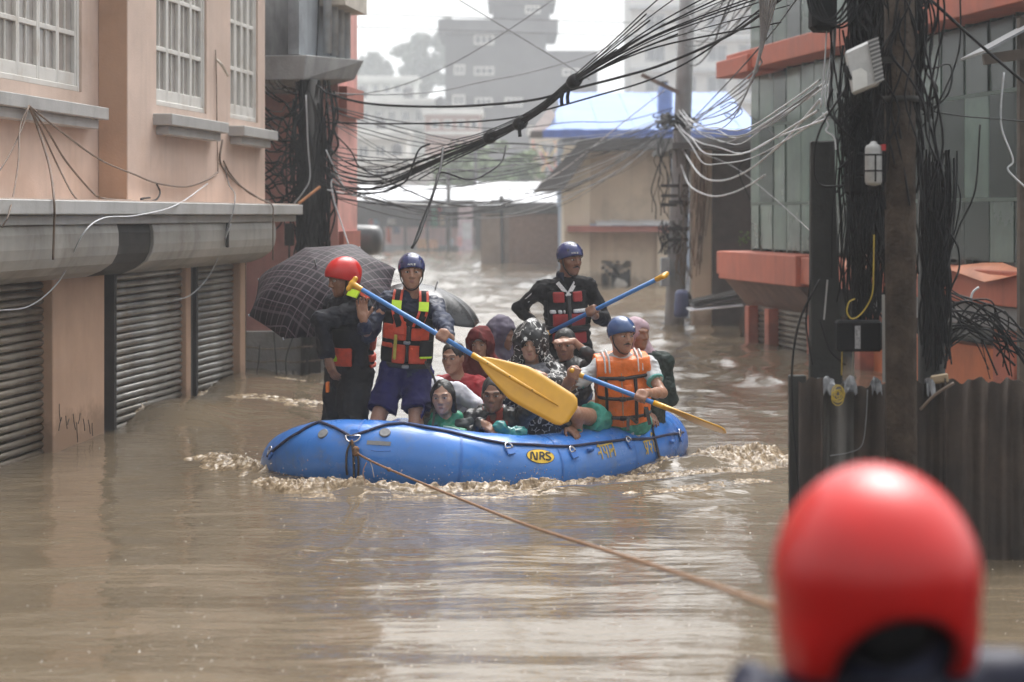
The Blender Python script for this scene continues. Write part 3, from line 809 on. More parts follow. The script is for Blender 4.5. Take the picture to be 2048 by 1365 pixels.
    def tin_roof(parent, pa, pb, ytop, ybot, Y0, Y1):
        n = int((xx(pb, Y0) - xx(pa, Y0)) / .9) + 1
        w = (xx(pb, Y0) - xx(pa, Y0)) / n
        for i in range(n):
            m = MB(); a = xx(pa, Y0) + i * w
            za, zb = zz(ybot, Y0), zz(ytop, Y1)
            o = .02 * (i % 2)
            m.hexa([Vector((a, Y0, za + o)), Vector((a + w + .03, Y0, za + o)), Vector((a, Y1, zb + o)), Vector((a + w + .03, Y1, zb + o)),
                    Vector((a, Y0, za + .03 + o)), Vector((a + w + .03, Y0, za + .03 + o)), Vector((a, Y1, zb + .03 + o)), Vector((a + w + .03, Y1, zb + .03 + o))])
            m.build("roof_sheet", TINW, parent)
    S = thing("market_stall", "long dark market stall under a white tin roof with a pink parapet", "market stall", (xx(820, Ym), Ym, 0))
    tin_roof(S, 664, 952, 374, 402, Ym - 2, Ym + 3)
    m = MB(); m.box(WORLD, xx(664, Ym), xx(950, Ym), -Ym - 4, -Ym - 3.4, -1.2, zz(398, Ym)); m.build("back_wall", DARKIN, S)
    m = MB(); m.box(WORLD, xx(762, Ym), xx(948, Ym), -Ym - 1.0, -Ym - .8, -1.2, zz(455, Ym)); m.build("parapet", mat("pale_pink_wall", (0.62, 0.44, 0.42), .8, .1, .6, streak=.3), S)
    m = MB(); m.box(WORLD, xx(750, Ym), xx(952, Ym), -Ym - .75, -Ym + .6, -1.2, zz(492, Ym)); m.build("plinth", CONC, S)
    for px in (700, 768, 812, 856, 897, 945):
        m = MB(); m.bar(Vector((xx(px, Ym), Ym - .7, -1)), Vector((xx(px, Ym), Ym - .7, zz(400, Ym))), .12, .12); m.build("post", DARKM, S)
    S2 = thing("market_stall", "market stall with a pale hut under the right white tin roof", "market stall", (xx(1040, Ym), Ym, 0))
    tin_roof(S2, 948, 1130, 366, 406, Ym - 1.5, Ym + 3)
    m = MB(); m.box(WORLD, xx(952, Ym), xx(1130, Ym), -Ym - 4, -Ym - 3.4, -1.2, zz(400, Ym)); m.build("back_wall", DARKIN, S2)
    m = MB(); m.box(WORLD, xx(918, Ym), xx(946, Ym), -Ym + .62, -Ym + 1.2, -1.0, zz(412, Ym)); m.build("hut_wall", mat("lilac_wall", (0.55, 0.45, 0.50), .8), S2)
    m = MB(); m.box(WORLD, xx(926, Ym), xx(944, Ym), -Ym + 1.21, -Ym + 1.25, zz(478, Ym), zz(445, Ym)); m.build("hatch", mat("pale_shutter", (0.55, 0.55, 0.57), .6), S2)
    rs = random.Random(2)
    G = [("green", (0.04, 0.28, 0.14), 868, 414, 458, 12), ("red", (0.5, 0.04, 0.03), 878, 416, 426, 8), ("orange", (0.6, 0.13, 0.04), 777, 455, 486, 8), ("cream", (0.6, 0.5, 0.36), 884, 430, 452, 10),
         ("pink", (0.6, 0.25, 0.25), 848, 440, 456, 12), ("pale blue", (0.35, 0.48, 0.6), 752, 440, 452, 10), ("white", (0.7, 0.7, 0.7), 783, 438, 450, 14), ("dark blue", (0.05, 0.07, 0.15), 793, 455, 468, 12),
         ("tan", (0.55, 0.33, 0.18), 843, 478, 498, 18), ("peach", (0.62, 0.38, 0.25), 866, 480, 498, 16), ("faded red", (0.45, 0.1, 0.08), 742, 440, 456, 8)]
    for nm, c, px, t, bt, w in G:
        m = MB(); Y = Ym + .85 if t < 450 else Ym - 1.0 if nm in ("tan", "peach") else Ym - .4
        a, b_ = xx(px - w / 2, Y), xx(px + w / 2, Y)
        n = 6; vs = []
        for j in range(2):
            for i in range(n + 1):
                vs.append(Vector((a + (b_ - a) * i / n * (1 if j == 0 else 1.15), Y + .06 * math.sin(i * 2.1 + j), zz(t, Y) if j == 0 else zz(bt, Y) + rs.uniform(-.05, .05))))
        vs += [v + Vector((0, .05, 0)) for v in vs]
        fs = [(i, i + 1, n + 2 + i, n + 1 + i) for i in range(n)]; o = 2 * n + 2
        fs += [tuple(k + o for k in f)[::-1] for f in fs]
        fs += [(i, i + o, i + 1 + o, i + 1) for i in range(n)] + [(n + 1 + i, n + 2 + i, n + 2 + i + o, n + 1 + i + o) for i in range(n)]
        m.add(vs, fs)
        one("garment", m, mat("cloth_" + nm.replace(" ", "_"), c, .8), nm + " cloth hanging at the market stall", "cloth", "cloths hung along the market stalls")
    for nm, c, px, t, bt, w in (("grey-blue", (0.35, 0.42, 0.48), 900, 478, 494, 13), ("pink", (0.6, 0.32, 0.32), 919, 474, 494, 12), ("pale green", (0.5, 0.52, 0.42), 898, 436, 450, 10), ("pale", (0.55, 0.53, 0.5), 899, 458, 472, 9)):
        Y = Ym - 1.3; m = MB()
        x0, x1 = xx(px - w / 2, Y), xx(px + w / 2, Y)
        m.hexa([Vector((x0 + .04, Y, zz(bt, Y))), Vector((x1 - .04, Y, zz(bt, Y))), Vector((x0 + .04, Y + .3, zz(bt, Y))), Vector((x1 - .04, Y + .3, zz(bt, Y))),
                Vector((x0, Y, zz(t, Y))), Vector((x1, Y, zz(t, Y))), Vector((x0, Y + .34, zz(t, Y))), Vector((x1, Y + .34, zz(t, Y)))])
        one("tub", m, mat("tub_" + nm.replace("-", "_").replace(" ", "_"), c, .5), nm + " plastic tub stacked by the market hut", "tub", "tubs at the market stall", bevel=.03)
    for px, py, Y, l in ((722, 204, 206, "black water tank at one end of the long white roof"), (815, 204, 206, "black water tank at the tower end of the long white roof"), (760, 268, 159, "black water tank above the market-side white house"), (880, 226, 173, "black water tank on the red-brown house"), (792, 322, 141, "black water tank on the grey-white house roof"), (1095, 262, 151, "black water tank on the cream house roof")):
        k = Y / 260; z0 = zz(py, Y) + .35; m = MB()
        m.lathe(Vector((xx(px, Y), Y + 1.2, z0)), [(.7 * k, 0), (.72 * k, .2), (.68 * k, .6 * k), (.72 * k, 1.0 * k), (.68 * k, 1.4 * k), (.3 * k, 1.65 * k), (.28 * k, 1.75 * k)], 14)
        one("roof_tank", m, mat("tank_black", (.03, .03, .032), .4), l, "water tank", "water tanks on far roofs")
    # thin far poles
    for px, t, Y, l in ((897, 340, 92, "thin far pole in front of the green trees"), (1003, 392, 74, "short dark pole rising over the brick wall"), (951, 300, 108, "distant thin pole by the rounded tree")):
        m = MB(); m.tube([Vector((xx(px, Y), Y, -1)), Vector((xx(px, Y), Y, zz(t, Y)))], [.13, .09], 8); m.bar(Vector((xx(px, Y) - .4, Y, zz(t + 10, Y))), Vector((xx(px, Y) + .4, Y, zz(t + 10, Y))), .08, .08)
        one("far_pole", m, DARKM, l, "pole")
background()

# ---- brick construction
def brick_wall(parent, fr, u0, u1, z0, z1, v, mats, seed, L=0.23, H=0.062, core=None, jit=.006, dp=.05):
    """Bricks in running bond, each an object, standing proud of a mortar core."""
    rs = random.Random(seed)
    mes = []
    for m_ in mats:
        me = MB().box(WORLD, 0, L - .012, -dp, 0, 0, H - .011).mesh("brick", .003); me.materials.append(m_)
        half = MB().box(WORLD, 0, L / 2 - .012, -dp, 0, 0, H - .011).mesh("brick", .003); half.materials.append(m_)
        mes.append((me, half))
    row = 0; z = z0
    # local brick box: u along +x, v = -y(thick away from viewer) -> rotate so +x = fr.u
    R = Matrix.Rotation(fr.ang, 4, 'Z')
    while z + H <= z1 + 1e-6:
        u = u0
        if row % 2: 
            link("brick", rs.choice(mes)[1], None, parent, Matrix.Translation(fr.pt(u, v + rs.uniform(-jit, jit) - dp + .02, z)) @ R); u += L / 2
        while u + L <= u1 + 1e-6:
            link("brick", rs.choice(mes)[0], None, parent, Matrix.Translation(fr.pt(u, v + rs.uniform(-jit, jit) - dp + .02, z)) @ R); u += L
        if u + L / 2 <= u1 + 1e-6:
            link("brick", rs.choice(mes)[1], None, parent, Matrix.Translation(fr.pt(u, v + rs.uniform(-jit, jit) - dp + .02, z)) @ R)
        z += H; row += 1
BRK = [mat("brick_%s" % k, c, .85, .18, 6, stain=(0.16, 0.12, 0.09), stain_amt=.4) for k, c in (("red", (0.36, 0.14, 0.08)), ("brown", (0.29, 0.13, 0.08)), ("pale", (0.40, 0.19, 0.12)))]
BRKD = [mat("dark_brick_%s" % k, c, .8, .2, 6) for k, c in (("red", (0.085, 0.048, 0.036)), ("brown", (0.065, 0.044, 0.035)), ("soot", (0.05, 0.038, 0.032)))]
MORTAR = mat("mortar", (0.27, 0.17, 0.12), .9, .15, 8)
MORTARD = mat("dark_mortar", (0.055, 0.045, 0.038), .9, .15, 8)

def brick_yard():
    Y = 70.0
    W = thing("brick_wall", "red brick wall with a dark coping standing in the flood left of the beige house", "wall", (xx(1040, Y), Y, 0))
    m = MB(); m.box(WORLD, xx(962, Y), xx(1130, Y), -Y - .4, -Y, -1.2, zz(418, Y)); m.build("mortar_core", MORTAR, W)
    m = MB(); m.box(WORLD, xx(956, Y), xx(1130, Y), -Y - .5, -Y + .1, zz(428, Y), zz(414, Y)); m.build("coping", mat("mossy_coping", (0.10, 0.095, 0.08), .9, .2, 3), W)
    m = MB(); m.box(WORLD, xx(962, Y), xx(1018, Y), -Y + .003, -Y + .04, -1.0, zz(430, Y)); m.build("rendered_pier", mat("brown_render", (0.27, 0.20, 0.15), .85, .15, 1.5, streak=.3), W)
    m = MB(); m.bar(Vector((xx(1006, Y), Y - .1, -1)), Vector((xx(1003, Y), Y - .1, zz(420, Y))), .14, .1); m.build("post", DARKM, W)
    brick_wall(W, WORLD, xx(1020, Y), xx(1128, Y), 0.0, zz(430, Y), -Y + .01, BRK, 3, L=.25, H=.10)
brick_yard()
# ================================================================== beige house, blue roof, pole, green glass building
BEIGE = mat(wet=.3, name="beige_render", col=(0.50, 0.405, 0.30), rough=.8, var=.08, scale=1.0, bump=.15, bscale=30, streak=.22, stain=(0.24, 0.19, 0.14), stain_scale=.7, stain_amt=.55)
BEIGEL = mat(wet=.3, name="pale_beige_render", col=(0.66, 0.57, 0.44), rough=.8, var=.06, scale=1.0, bump=.1, bscale=30, streak=.12)
ORANGE = mat(wet=.3, name="orange_paint", col=(0.50, 0.125, 0.065), rough=.6, var=.08, scale=1.5, bump=.08, bscale=40, streak=.25, stain=(0.32, 0.11, 0.075), stain_amt=.45)
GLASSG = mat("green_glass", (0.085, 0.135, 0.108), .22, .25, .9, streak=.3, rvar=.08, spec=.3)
GLASSD = mat("dark_green_glass", (0.016, 0.027, 0.022), .2, .2, .9, spec=.2)  # odd dark panes and core wall; also paints shade on the facade's near end
ALU = mat("mullion", (0.085, 0.125, 0.102), .5, .1, 3, spec=.3)

def right_mid():
    # blue tin roof house
    Y0, Y1 = 62.0, 72.0
    H = thing("blue_roof_house", "house under a wide pale blue tin roof behind the beige house", "house", (xx(1290, Y0), Y0, 0))
    n = 12; a, b = xx(1092, Y0), xx(1520, Y0); w = (b - a) / n
    TB = mat("blue_tin", (0.15, 0.25, 0.52), .5, .08, .5, spec=.25, streak=.1)
    za, zb = zz(262, Y0), zz(188, Y1)
    for i in range(n):
        m = MB(); o = .02 * (i % 2); x = a + i * w; s = .9 if i == 0 else 0
        m.hexa([Vector((x, Y0, za + o)), Vector((x + w + .04, Y0, za + o)), Vector((x + s, Y1, zb + o)), Vector((x + w + .04, Y1, zb + o)),
                Vector((x, Y0, za + .04 + o)), Vector((x + w + .04, Y0, za + .04 + o)), Vector((x + s, Y1, zb + .04 + o)), Vector((x + w + .04, Y1, zb + .04 + o))])
        m.build("roof_sheet", TB, H)
    m = MB(); m.box(WORLD, a - .1, b + .1, -Y0, -Y0 + .08, za - .22, za + .02); m.build("fascia", mat("blue_fascia", (0.05, 0.11, 0.40), .5), H)
    m = MB(); m.box(WORLD, xx(1128, Y0), b, -Y1, -Y0 - .8, -1.2, za - .05); m.build("wall", mat("pale_blue_wall", (0.30, 0.36, 0.46), .8, .1, .6, streak=.3), H)
    m = MB(); m.prism([P(1062, 262, Y0), P(1094, 262, Y0), P(1112, 230, Y0 + 2), P(1098, 216, Y0 + 3)], (0, 6, 0)); m.build("gable", mat("brown_timber", (0.13, 0.10, 0.095), .8), H)
    T = thing("roof_tank", "small blue water tank on the pale blue tin roof", "water tank", P(1330, 235, 66))
    zb2 = zz(262, Y0) + (zz(188, Y1) - zz(262, Y0)) * .4
    m = MB(); m.lathe(Vector((xx(1330, 66), 66, zb2)), [(.24, 0), (.25, .1), (.25, .75), (.22, .9), (.10, .98), (.09, 1.04)], 18); m.build("drum", mat("tank_blue", (0.08, 0.15, 0.34), .5), T)
    m = MB(); m.lathe(Vector((xx(1330, 66), 66, zb2 + 1.04)), [(.11, 0), (.11, .07)], 14); m.build("lid", DARKM, T)
    # beige house
    Y = 49.5
    B = thing("beige_house", "beige rendered house with dark overhanging roof and a broken hole low in its wall", "house", (xx(1230, Y), Y, 0))
    hole = (xx(1203, Y), xx(1262, Y), zz(572, Y), zz(522, Y))
    m = MB(); wall_with_windows(m, WORLD, xx(1180, Y), xx(1342, Y), -Y - .3, -Y, -1.2, zz(462, Y), [hole]); m.build("wall", BEIGE, B)
    m = MB(); m.box(WORLD, xx(1180, Y), xx(1342, Y), -Y - .3, -Y, zz(448, Y), zz(286, Y)); m.build("wall", BEIGE, B)
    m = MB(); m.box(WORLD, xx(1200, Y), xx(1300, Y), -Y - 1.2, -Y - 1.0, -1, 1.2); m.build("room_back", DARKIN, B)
    m = MB(); m.box(WORLD, xx(1128, Y), xx(1180, Y) - .003, -Y - .35, -Y + .06, -1.2, zz(292, Y)); m.build("corner_pier", BEIGEL, B, .01)
    m = MB(); m.box(WORLD, xx(1314, Y), xx(1345, Y), -Y + .004, -Y + .10, -1.2, zz(470, Y)); m.build("pilaster", BEIGEL, B)
    m = MB(); m.box(WORLD, xx(1132, Y), xx(1135, Y), -Y - 5, -Y - .36, -1.2, zz(300, Y)); m.build("side_wall", BEIGEL, B)
    # ragged rim of the hole
    rs = random.Random(3); m = MB()
    for (ax, ay, bx, by) in ((1203, 522, 1232, 545), (1232, 545, 1262, 530), (1203, 560, 1215, 572)):
        for k in range(5):
            t = k / 4; px, py = ax + (bx - ax) * t, ay + (by - ay) * t
            m.box(WORLD, xx(px - 7, Y), xx(px + 7, Y), -Y - .25, -Y - .02, zz(py + 5, Y), zz(py - 12 - rs.random() * 8, Y))
    m.build("broken_edge", BEIGE, B)
    m = MB(); m.hexa([P(1226, 574, Y - .02), P(1258, 574, Y - .02), P(1226, 574, Y + .1), P(1258, 574, Y + .1), P(1234, 556, Y - .02), P(1250, 562, Y - .02), P(1234, 556, Y + .1), P(1250, 562, Y + .1)]); m.build("rubble", mat("pale_rubble", (0.55, 0.52, 0.47), .8), B)
    m = MB(); m.box(WORLD, xx(1134, Y), xx(1334, Y), -Y - .2, -Y + .75, zz(464, Y), zz(452, Y)); m.build("canopy", mat("red_oxide_edge", (0.30, 0.10, 0.075), .7, .15, 2), B)
    for i in range(5):
        m = MB(); x = xx(1190 + i * 29, Y); wd = (xx(1220, Y) - xx(1190, Y)); o = .015 * (i % 2)
        m.hexa([Vector((x, Y - .82, zz(452, Y) + .01 + o)), Vector((x + wd, Y - .82, zz(452, Y) + .01 + o)), Vector((x, Y, zz(444, Y) + o)), Vector((x + wd, Y, zz(444, Y) + o)),
                Vector((x, Y - .82, zz(452, Y) + .035 + o)), Vector((x + wd, Y - .82, zz(452, Y) + .035 + o)), Vector((x, Y, zz(444, Y) + .03 + o)), Vector((x + wd, Y, zz(444, Y) + .03 + o))])
        m.build("tin_sheet", TINW, B)
    RD = mat("dark_roof", (0.075, 0.072, 0.07), .7, .2, 1.2, streak=.2)
    m = MB(); m.prism([P(1072, 377, Y - 1), P(1128, 377, Y - 1), P(1182, 302, Y - 1), P(1160, 284, Y - 1)], (0, 8, 0)); m.build("roof", RD, B)
    m = MB(); m.prism([P(1160, 284, Y - 1), P(1182, 302, Y - 1), P(1520, 292, Y - 1), P(1520, 272, Y - 1)], (0, 8, 0)); m.build("roof", RD, B)
    m = MB(); m.prism([P(1150, 290, Y - .4), P(1345, 290, Y - .4), P(1345, 276, Y - .4), P(1160, 276, Y - .4)], (0, 2, 0)); m.build("eaves_board", RD, B)
    # brick house with beige pillar, nearer
    Y = 31.5
    K = thing("dark_brick_house", "dark brick house side with a tall beige pillar at the water", "house", (xx(1430, Y), Y, 0))
    m = MB(); m.box(WORLD, xx(1386, Y), xx(1424, Y), -Y - .5, -Y, -1.2, zz(300, Y)); m.build("pillar", BEIGE, K, .012)
    Yb = 29.5; fb = WORLD
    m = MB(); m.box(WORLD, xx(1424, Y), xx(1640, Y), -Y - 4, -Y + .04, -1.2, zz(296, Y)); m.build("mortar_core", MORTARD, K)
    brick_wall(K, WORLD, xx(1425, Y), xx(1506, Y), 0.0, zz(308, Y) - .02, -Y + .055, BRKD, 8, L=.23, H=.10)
    m = MB(); m.box(WORLD, xx(1340, Y), xx(1650, Y), -Y - 4, -Y + .5, zz(300, Y), zz(288, Y)); m.build("roof", mat("dark_roof", (0.1, 0.1, 0.1)), K)
    rs = random.Random(6)
    VINE = mat("dry_vine", (0.13, 0.085, 0.055), .9)
    for i in range(26):
        x = rs.uniform(1372, 1420); t = rs.uniform(300, 360); b = rs.uniform(420, 560)
        m = MB(); m.tube(spline([P(x, t, Y - .08), P(x + rs.uniform(-10, 6), (t + b) / 2, Y - .10), P(x + rs.uniform(-14, 4), b, Y - .08)], 4), .006, 4, cap=False); m.build("dry_vine", VINE, K)
    # weed sprig on the brick
    V = thing("weed", "small green weed growing out of the dark brick wall", "plant", P(1487, 480, Y - .1))
    for i in range(16):
        a = rs.uniform(0, 6.28); p = P(1487 + rs.uniform(-7, 7), 476 + rs.uniform(-14, 14), Y - .12)
        m = MB(); d = Vector((math.cos(a), -.3, math.sin(a))) * .07
        m.add([p, p + d * .5 + Vector((0, 0, .02)), p + d, p + d * .5 - Vector((0, 0, .02)), p + d * .5 - Vector((0, .01, 0))], [(0, 1, 4), (1, 2, 4), (2, 3, 4), (3, 0, 4)]); m.build("leaf", LEAF, V)
    # tin sheets sticking out
    for k, (pa, ya, pb, yb, Yk, l) in enumerate(((1386, 606, 1500, 582, 29.0, "upper dark corrugated sheet sticking out by the brick wall"), (1388, 614, 1502, 592, 29.1, "middle grey corrugated sheet sticking out by the brick wall"), (1380, 622, 1486, 612, 28.9, "lowest pale corrugated sheet sticking out by the brick wall"))):
        m = MB(); A, Bp = P(pa, ya, Yk), P(pb, yb, Yk)
        nn = 10
        for i in range(nn):
            off = Vector((0, i * .07, .012 * (i % 2)))
            m.bar(A + off, Bp + off, .072, .014)
        one("tin_sheet", m, (DARKM, mat("grey_tin", (0.25, 0.26, 0.27), .4, .15, 3, metal=.4), TINW)[k], l, "tin sheet", "tin sheets by the brick wall")
    # debris twigs under the sheets
    T = thing("driftwood", "dark tangle of twigs caught under the tin sheets", "twigs", P(1500, 650, 28.8))
    for i in range(26):
        a = P(rs.uniform(1490, 1520), rs.uniform(590, 640), 28.8); b = P(rs.uniform(1480, 1512), 675, 28.7)
        m = MB(); m.tube(spline([a, a.lerp(b, .5) + Vector((rs.uniform(-.1, .1), 0, 0)), b], 3), .008, 4); m.build("twig", BARK, T)
    # blue drum hanging by the pole
    Yd = 30.5
    D = thing("blue_drum", "blue plastic drum with black strap beside the concrete pole", "drum", P(1362, 640, Yd))
    m = MB(); c = P(1362, 636, Yd); m.lathe(c, [(.06, 0), (.10, .015), (.115, .06), (.11, .12), (.118, .2), (.11, .28), (.115, .36), (.08, .42), (.03, .43)], 18, Vector((.05, 0, 1))); m.build("body", mat("drum_blue", (0.035, 0.05, 0.13), .45), D)
    m = MB(); m.tube(spline([P(1362, 583, Yd), P(1378, 590, Yd - .05), P(1381, 608, Yd - .05), P(1374, 622, Yd)], 6), .028, 8); m.build("strap", RUBBER, D)

def concrete_pole():
    Y = 31.8
    T = thing("concrete_pole", "tall grey concrete utility pole with cable brackets standing in the flood", "utility pole", (xx(1345, Y), Y, 0))
    a, b = P(1342, 700, Y), P(1380, -120, Y); a.z = -1.2
    m = MB(); m.tube([a, a.lerp(b, .33), a.lerp(b, .66), b], [.165, .15, .135, .12], 12); m.build("shaft", mat("pole_concrete", (0.25, 0.255, 0.255), .85, .1, 3, .2, 40, streak=.25), T)
    for py, th in ((458, 8), (480, 6), (250, 6), (405, 4)):
        t = (a.z - zz(py, Y)) / (a.z - b.z); c = a.lerp(b, t)
        m = MB(); m.lathe(c - Vector((0, 0, .03)), [(.175, 0), (.175, .06)], 14); m.build("clamp", DARKM, T)
    m = MB(); m.bar(P(1283, 150, Y - .15), P(1358, 186, Y - .15), .06, .06); m.build("bracket_arm", mat("rusty_steel", (0.16, 0.12, 0.10), .7, .2, 5), T)
    for py in (238, 246):
        m = MB(); m.lathe(P(1322, py, Y - .3), [(.05, 0), (.08, .04), (.05, .08), (.08, .12), (.04, .16)], 10, Vector((1, 0, .3))); m.build("insulator", DARKM, T)
    for py in (372, 392, 410):
        m = MB(); m.bar(P(1322, py, Y - .12), P(1375, py, Y - .12), .03, .05); m.build("bracket", DARKM, T)
    m = MB(); m.box(WORLD, xx(1319, Y), xx(1336, Y), -Y + .12, -Y + .32, zz(572, Y), zz(515, Y)); m.build("meter_box", mat("meter_grey", (0.28, 0.31, 0.33), .5), T, .01)
    rs = random.Random(12)
    tangle(T, Vector((P(1345, 0, Y).x, Y - .12, 0)), zz(440, Y), zz(510, Y), .16, 30, RUBBER, 33, (.006, .011), .4)
    tangle(T, Vector((P(1362, 0, Y).x, Y - .12, 0)), zz(470, Y), zz(570, Y), .13, 16, BROWNCAB, 34, (.006, .010), .4)
    tangle(T, Vector((P(1352, 0, Y).x, Y - .12, 0)), zz(230, Y), zz(262, Y), .22, 26, RUBBER, 35, (.007, .013), .6)
    tangle(T, Vector((P(1340, 0, Y).x, Y - .12, 0)), zz(270, Y), zz(440, Y), .17, 14, RUBBER, 36, (.006, .010), .6)
right_mid(); concrete_pole()

def green_building():
    ang = math.atan2(-0.985, 0.174)            # u runs towards the camera along the facade
    o = P(1497, 0, 27.7)
    fr = Frame(o.x, o.y, ang)
    # v must face the street (towards -x)
    sgn = 1 if fr.v.x < 0 else -1
    G = thing("green_glass_building", "building clad in green-grey glass panels with orange painted bands", "building", Vector((o.x + 1.5, o.y - 3, 0)))
    UE = 11.0
    pt = lambda u, v, z: fr.pt(u, v * sgn, z)
    class L: pass
    f2 = L(); f2.pt = pt; f2.u = fr.u; f2.v = fr.v * sgn
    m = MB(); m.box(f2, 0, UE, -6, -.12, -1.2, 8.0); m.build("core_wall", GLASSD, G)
    # glass panels between mullions
    rows = [(1.32, 1.95), (1.95, 3.0), (3.0, 3.72), (4.02, 5.2), (5.2, 6.6)]
    u = 0.0; i = 0
    ws = [.42, .62, .55, .62, .5, .66, .6, .55, .62, .6, .5, .62, .6, .62, .6, .62, .55, .6]
    rs = random.Random(21)
    while u < UE - .3:
        w = ws[i % len(ws)]
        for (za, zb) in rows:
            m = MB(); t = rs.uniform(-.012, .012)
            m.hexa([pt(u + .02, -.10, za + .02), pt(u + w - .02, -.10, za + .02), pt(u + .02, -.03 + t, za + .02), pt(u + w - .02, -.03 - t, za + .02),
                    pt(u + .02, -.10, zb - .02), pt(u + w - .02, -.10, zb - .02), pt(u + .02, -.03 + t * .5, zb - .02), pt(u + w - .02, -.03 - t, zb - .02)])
            m.build("glass_panel", GLASSD if rs.random() < (.12 if u < 4.5 else .93) else GLASSG, G)  # towards the near end mostly dark panes: facade shade put into the glass colour
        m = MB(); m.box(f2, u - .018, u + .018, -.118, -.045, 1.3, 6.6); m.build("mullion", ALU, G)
        u += w; i += 1
    for z in (1.95, 3.0, 5.2):
        m = MB(); m.box(f2, .03, UE, -.119, -.024, z - .018, z + .018); m.build("transom", ALU, G)
    # return side facing the camera-left end
    # orange bands (canopy slabs)
    m = MB(); m.box(f2, -.10, 3.3, -.3, .40, .92, 1.30); m.build("orange_band", ORANGE, G, .01)
    m = MB(); m.box(f2, -.35, -.103, -.3, .36, .98, 1.29); m.build("orange_band", ORANGE, G, .01)
    m = MB(); m.box(f2, 3.303, UE, -.3, .34, .95, 1.28); m.build("orange_band", ORANGE, G, .01)
    m = MB(); m.box(f2, 0.0, UE, -.3, .32, 3.74, 4.0); m.build("orange_band", ORANGE, G, .01)
    m = MB(); m.box(f2, -.3, 1.2, -.3, .38, 3.70, 3.93); m.build("orange_band", ORANGE, G, .01)
    # under the canopy: soffit slope, columns, dark shutters
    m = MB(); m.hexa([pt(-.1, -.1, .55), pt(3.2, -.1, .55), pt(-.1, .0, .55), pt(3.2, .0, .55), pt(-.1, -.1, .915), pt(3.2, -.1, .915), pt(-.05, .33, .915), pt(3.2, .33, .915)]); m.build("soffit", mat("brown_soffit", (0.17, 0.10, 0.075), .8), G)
    for uu in (.35, 1.25, 3.0):
        m = MB(); m.box(f2, uu, uu + .18, .0, .16, -1.2, .56); m.build("column", ORANGE, G, .01)
    SL = MB().box(WORLD, 0, .001, 0, .001, 0, .001)
    R = Matrix.Rotation(fr.ang, 4, 'Z')
    for ua, ub in ((.54, 1.24), (1.44, 2.98)):
        me = MB().prism([Vector((0, 0, 0)), Vector((0, -.03 * sgn, .02)), Vector((0, -.03 * sgn, .05)), Vector((0, 0, .068))], (ub - ua, 0, 0)).mesh("slat")
        g = MB(); g.box(f2, ua - .02, ua, -.05, .02, -.6, .56); sh = g.build("roller_shutter", DARKM, G)
        z = -.2
        while z < .52:
            link("slat", me, STEELB, sh, Matrix.Translation(pt(ua, .0, z)) @ R); z += .07
    # ground floor at the near end: orange infill, concrete lintel, dark recess
    m = MB(); m.box(f2, 5.2, UE, -.2, .10, -1.2, .50); m.build("orange_infill", mat("bright_orange", (0.62, 0.16, 0.04), .6, .1, 1.5, streak=.15), G)
    m = MB(); m.box(f2, 5.2, UE, -.2, .30, .73, .946); m.build("lintel", CONC, G, .012)
    m = MB(); m.box(f2, 5.0, 5.19, -.2, .26, -1.2, .94); m.build("pillar", ORANGE, G, .01)
    m = MB(); m.box(f2, 8.6, 9.1, -.2, .16, -1.2, .72); m.build("pillar", ORANGE, G, .01)
    # torn orange tarp on the lintel
    n = 14; vs = []; fs = []
    for i in range(n + 1):
        for j in range(4):
            uu = 5.0 + i * .36
            vs.append(pt(uu, .22 + .06 * j + .02 * math.sin(i * 1.7), 1.30 + .045 * math.sin(i * 1.3 + j) - .010 * j * j + (.05 if i == 3 else 0)))
    for i in range(n):
        for j in range(3):
            fs.append((i * 4 + j, i * 4 + j + 1, i * 4 + j + 5, i * 4 + j + 4))
    k = len(vs); vs += [v + Vector((0, 0, .006)) for v in vs]; fs += [tuple(a + k for a in f)[::-1] for f in fs]
    one("torn_tarp", MB().add(vs, fs, True), mat("orange_tarp", (0.65, 0.22, 0.09), .4, .1, 3), "crumpled orange tarpaulin strip lying on the concrete lintel", "tarpaulin")
    # tin awning high at the frame edge
    Y = 17.0
    A = thing("tin_awning", "grey tin awning jutting in high at the right edge", "awning", P(2030, 110, Y))
    for i in range(6):
        p0 = P(1968 + 0, 108, Y); off = Vector((.0, i * .16, .0))
        m = MB(); a = P(1968, 104, Y) + off; b = P(2090, 38, Y) + off; m.bar(a, b, .165, .02); m.build("tin_sheet", mat("grey_tin", (0.3, 0.3, 0.3)), A)
    m = MB(); m.bar(P(1972, 118, Y) + Vector((0, .1, 0)), P(2100, 100, Y) + Vector((0, .1, 0)), .06, .09); m.build("rafter", BARK, A)
    m = MB(); m.bar(P(2090, 20, Y) + Vector((0, .7, 0)), P(2090, 760, Y) + Vector((0, .7, -1)), .1, .1); m.build("post", BARK, A)
green_building()
# ================================================================== near right: fence, poles, cable mess
FENCE = mat("rusty_fence_sheet", (0.040, 0.027, 0.019), .75, .3, 3.5, .2, 30, metal=.2, streak=.55, spec=.3, stain=(0.02, 0.017, 0.015), stain_amt=.6)
FENCEL = mat("grey_fence_sheet", (0.11, 0.10, 0.088), .5, .18, 2.2, .1, 30, metal=.3, streak=.5, stain=(0.05, 0.045, 0.038), stain_amt=.5)
PWOOD = mat("old_wood_pole", (0.052, 0.038, 0.028), .9, .3, 6, .9, 30, streak=.6, spec=.2)
PDARK = mat("dark_post_wood", (0.026, 0.026, 0.024), .8, .2, 2.5, .3, 25, streak=.4)
YELCAB = mat("yellow_cable", (0.50, 0.36, 0.05), .5, .1, 5)
FOIL = mat("wet_plastic", (0.20, 0.205, 0.215), .15, .3, 8)

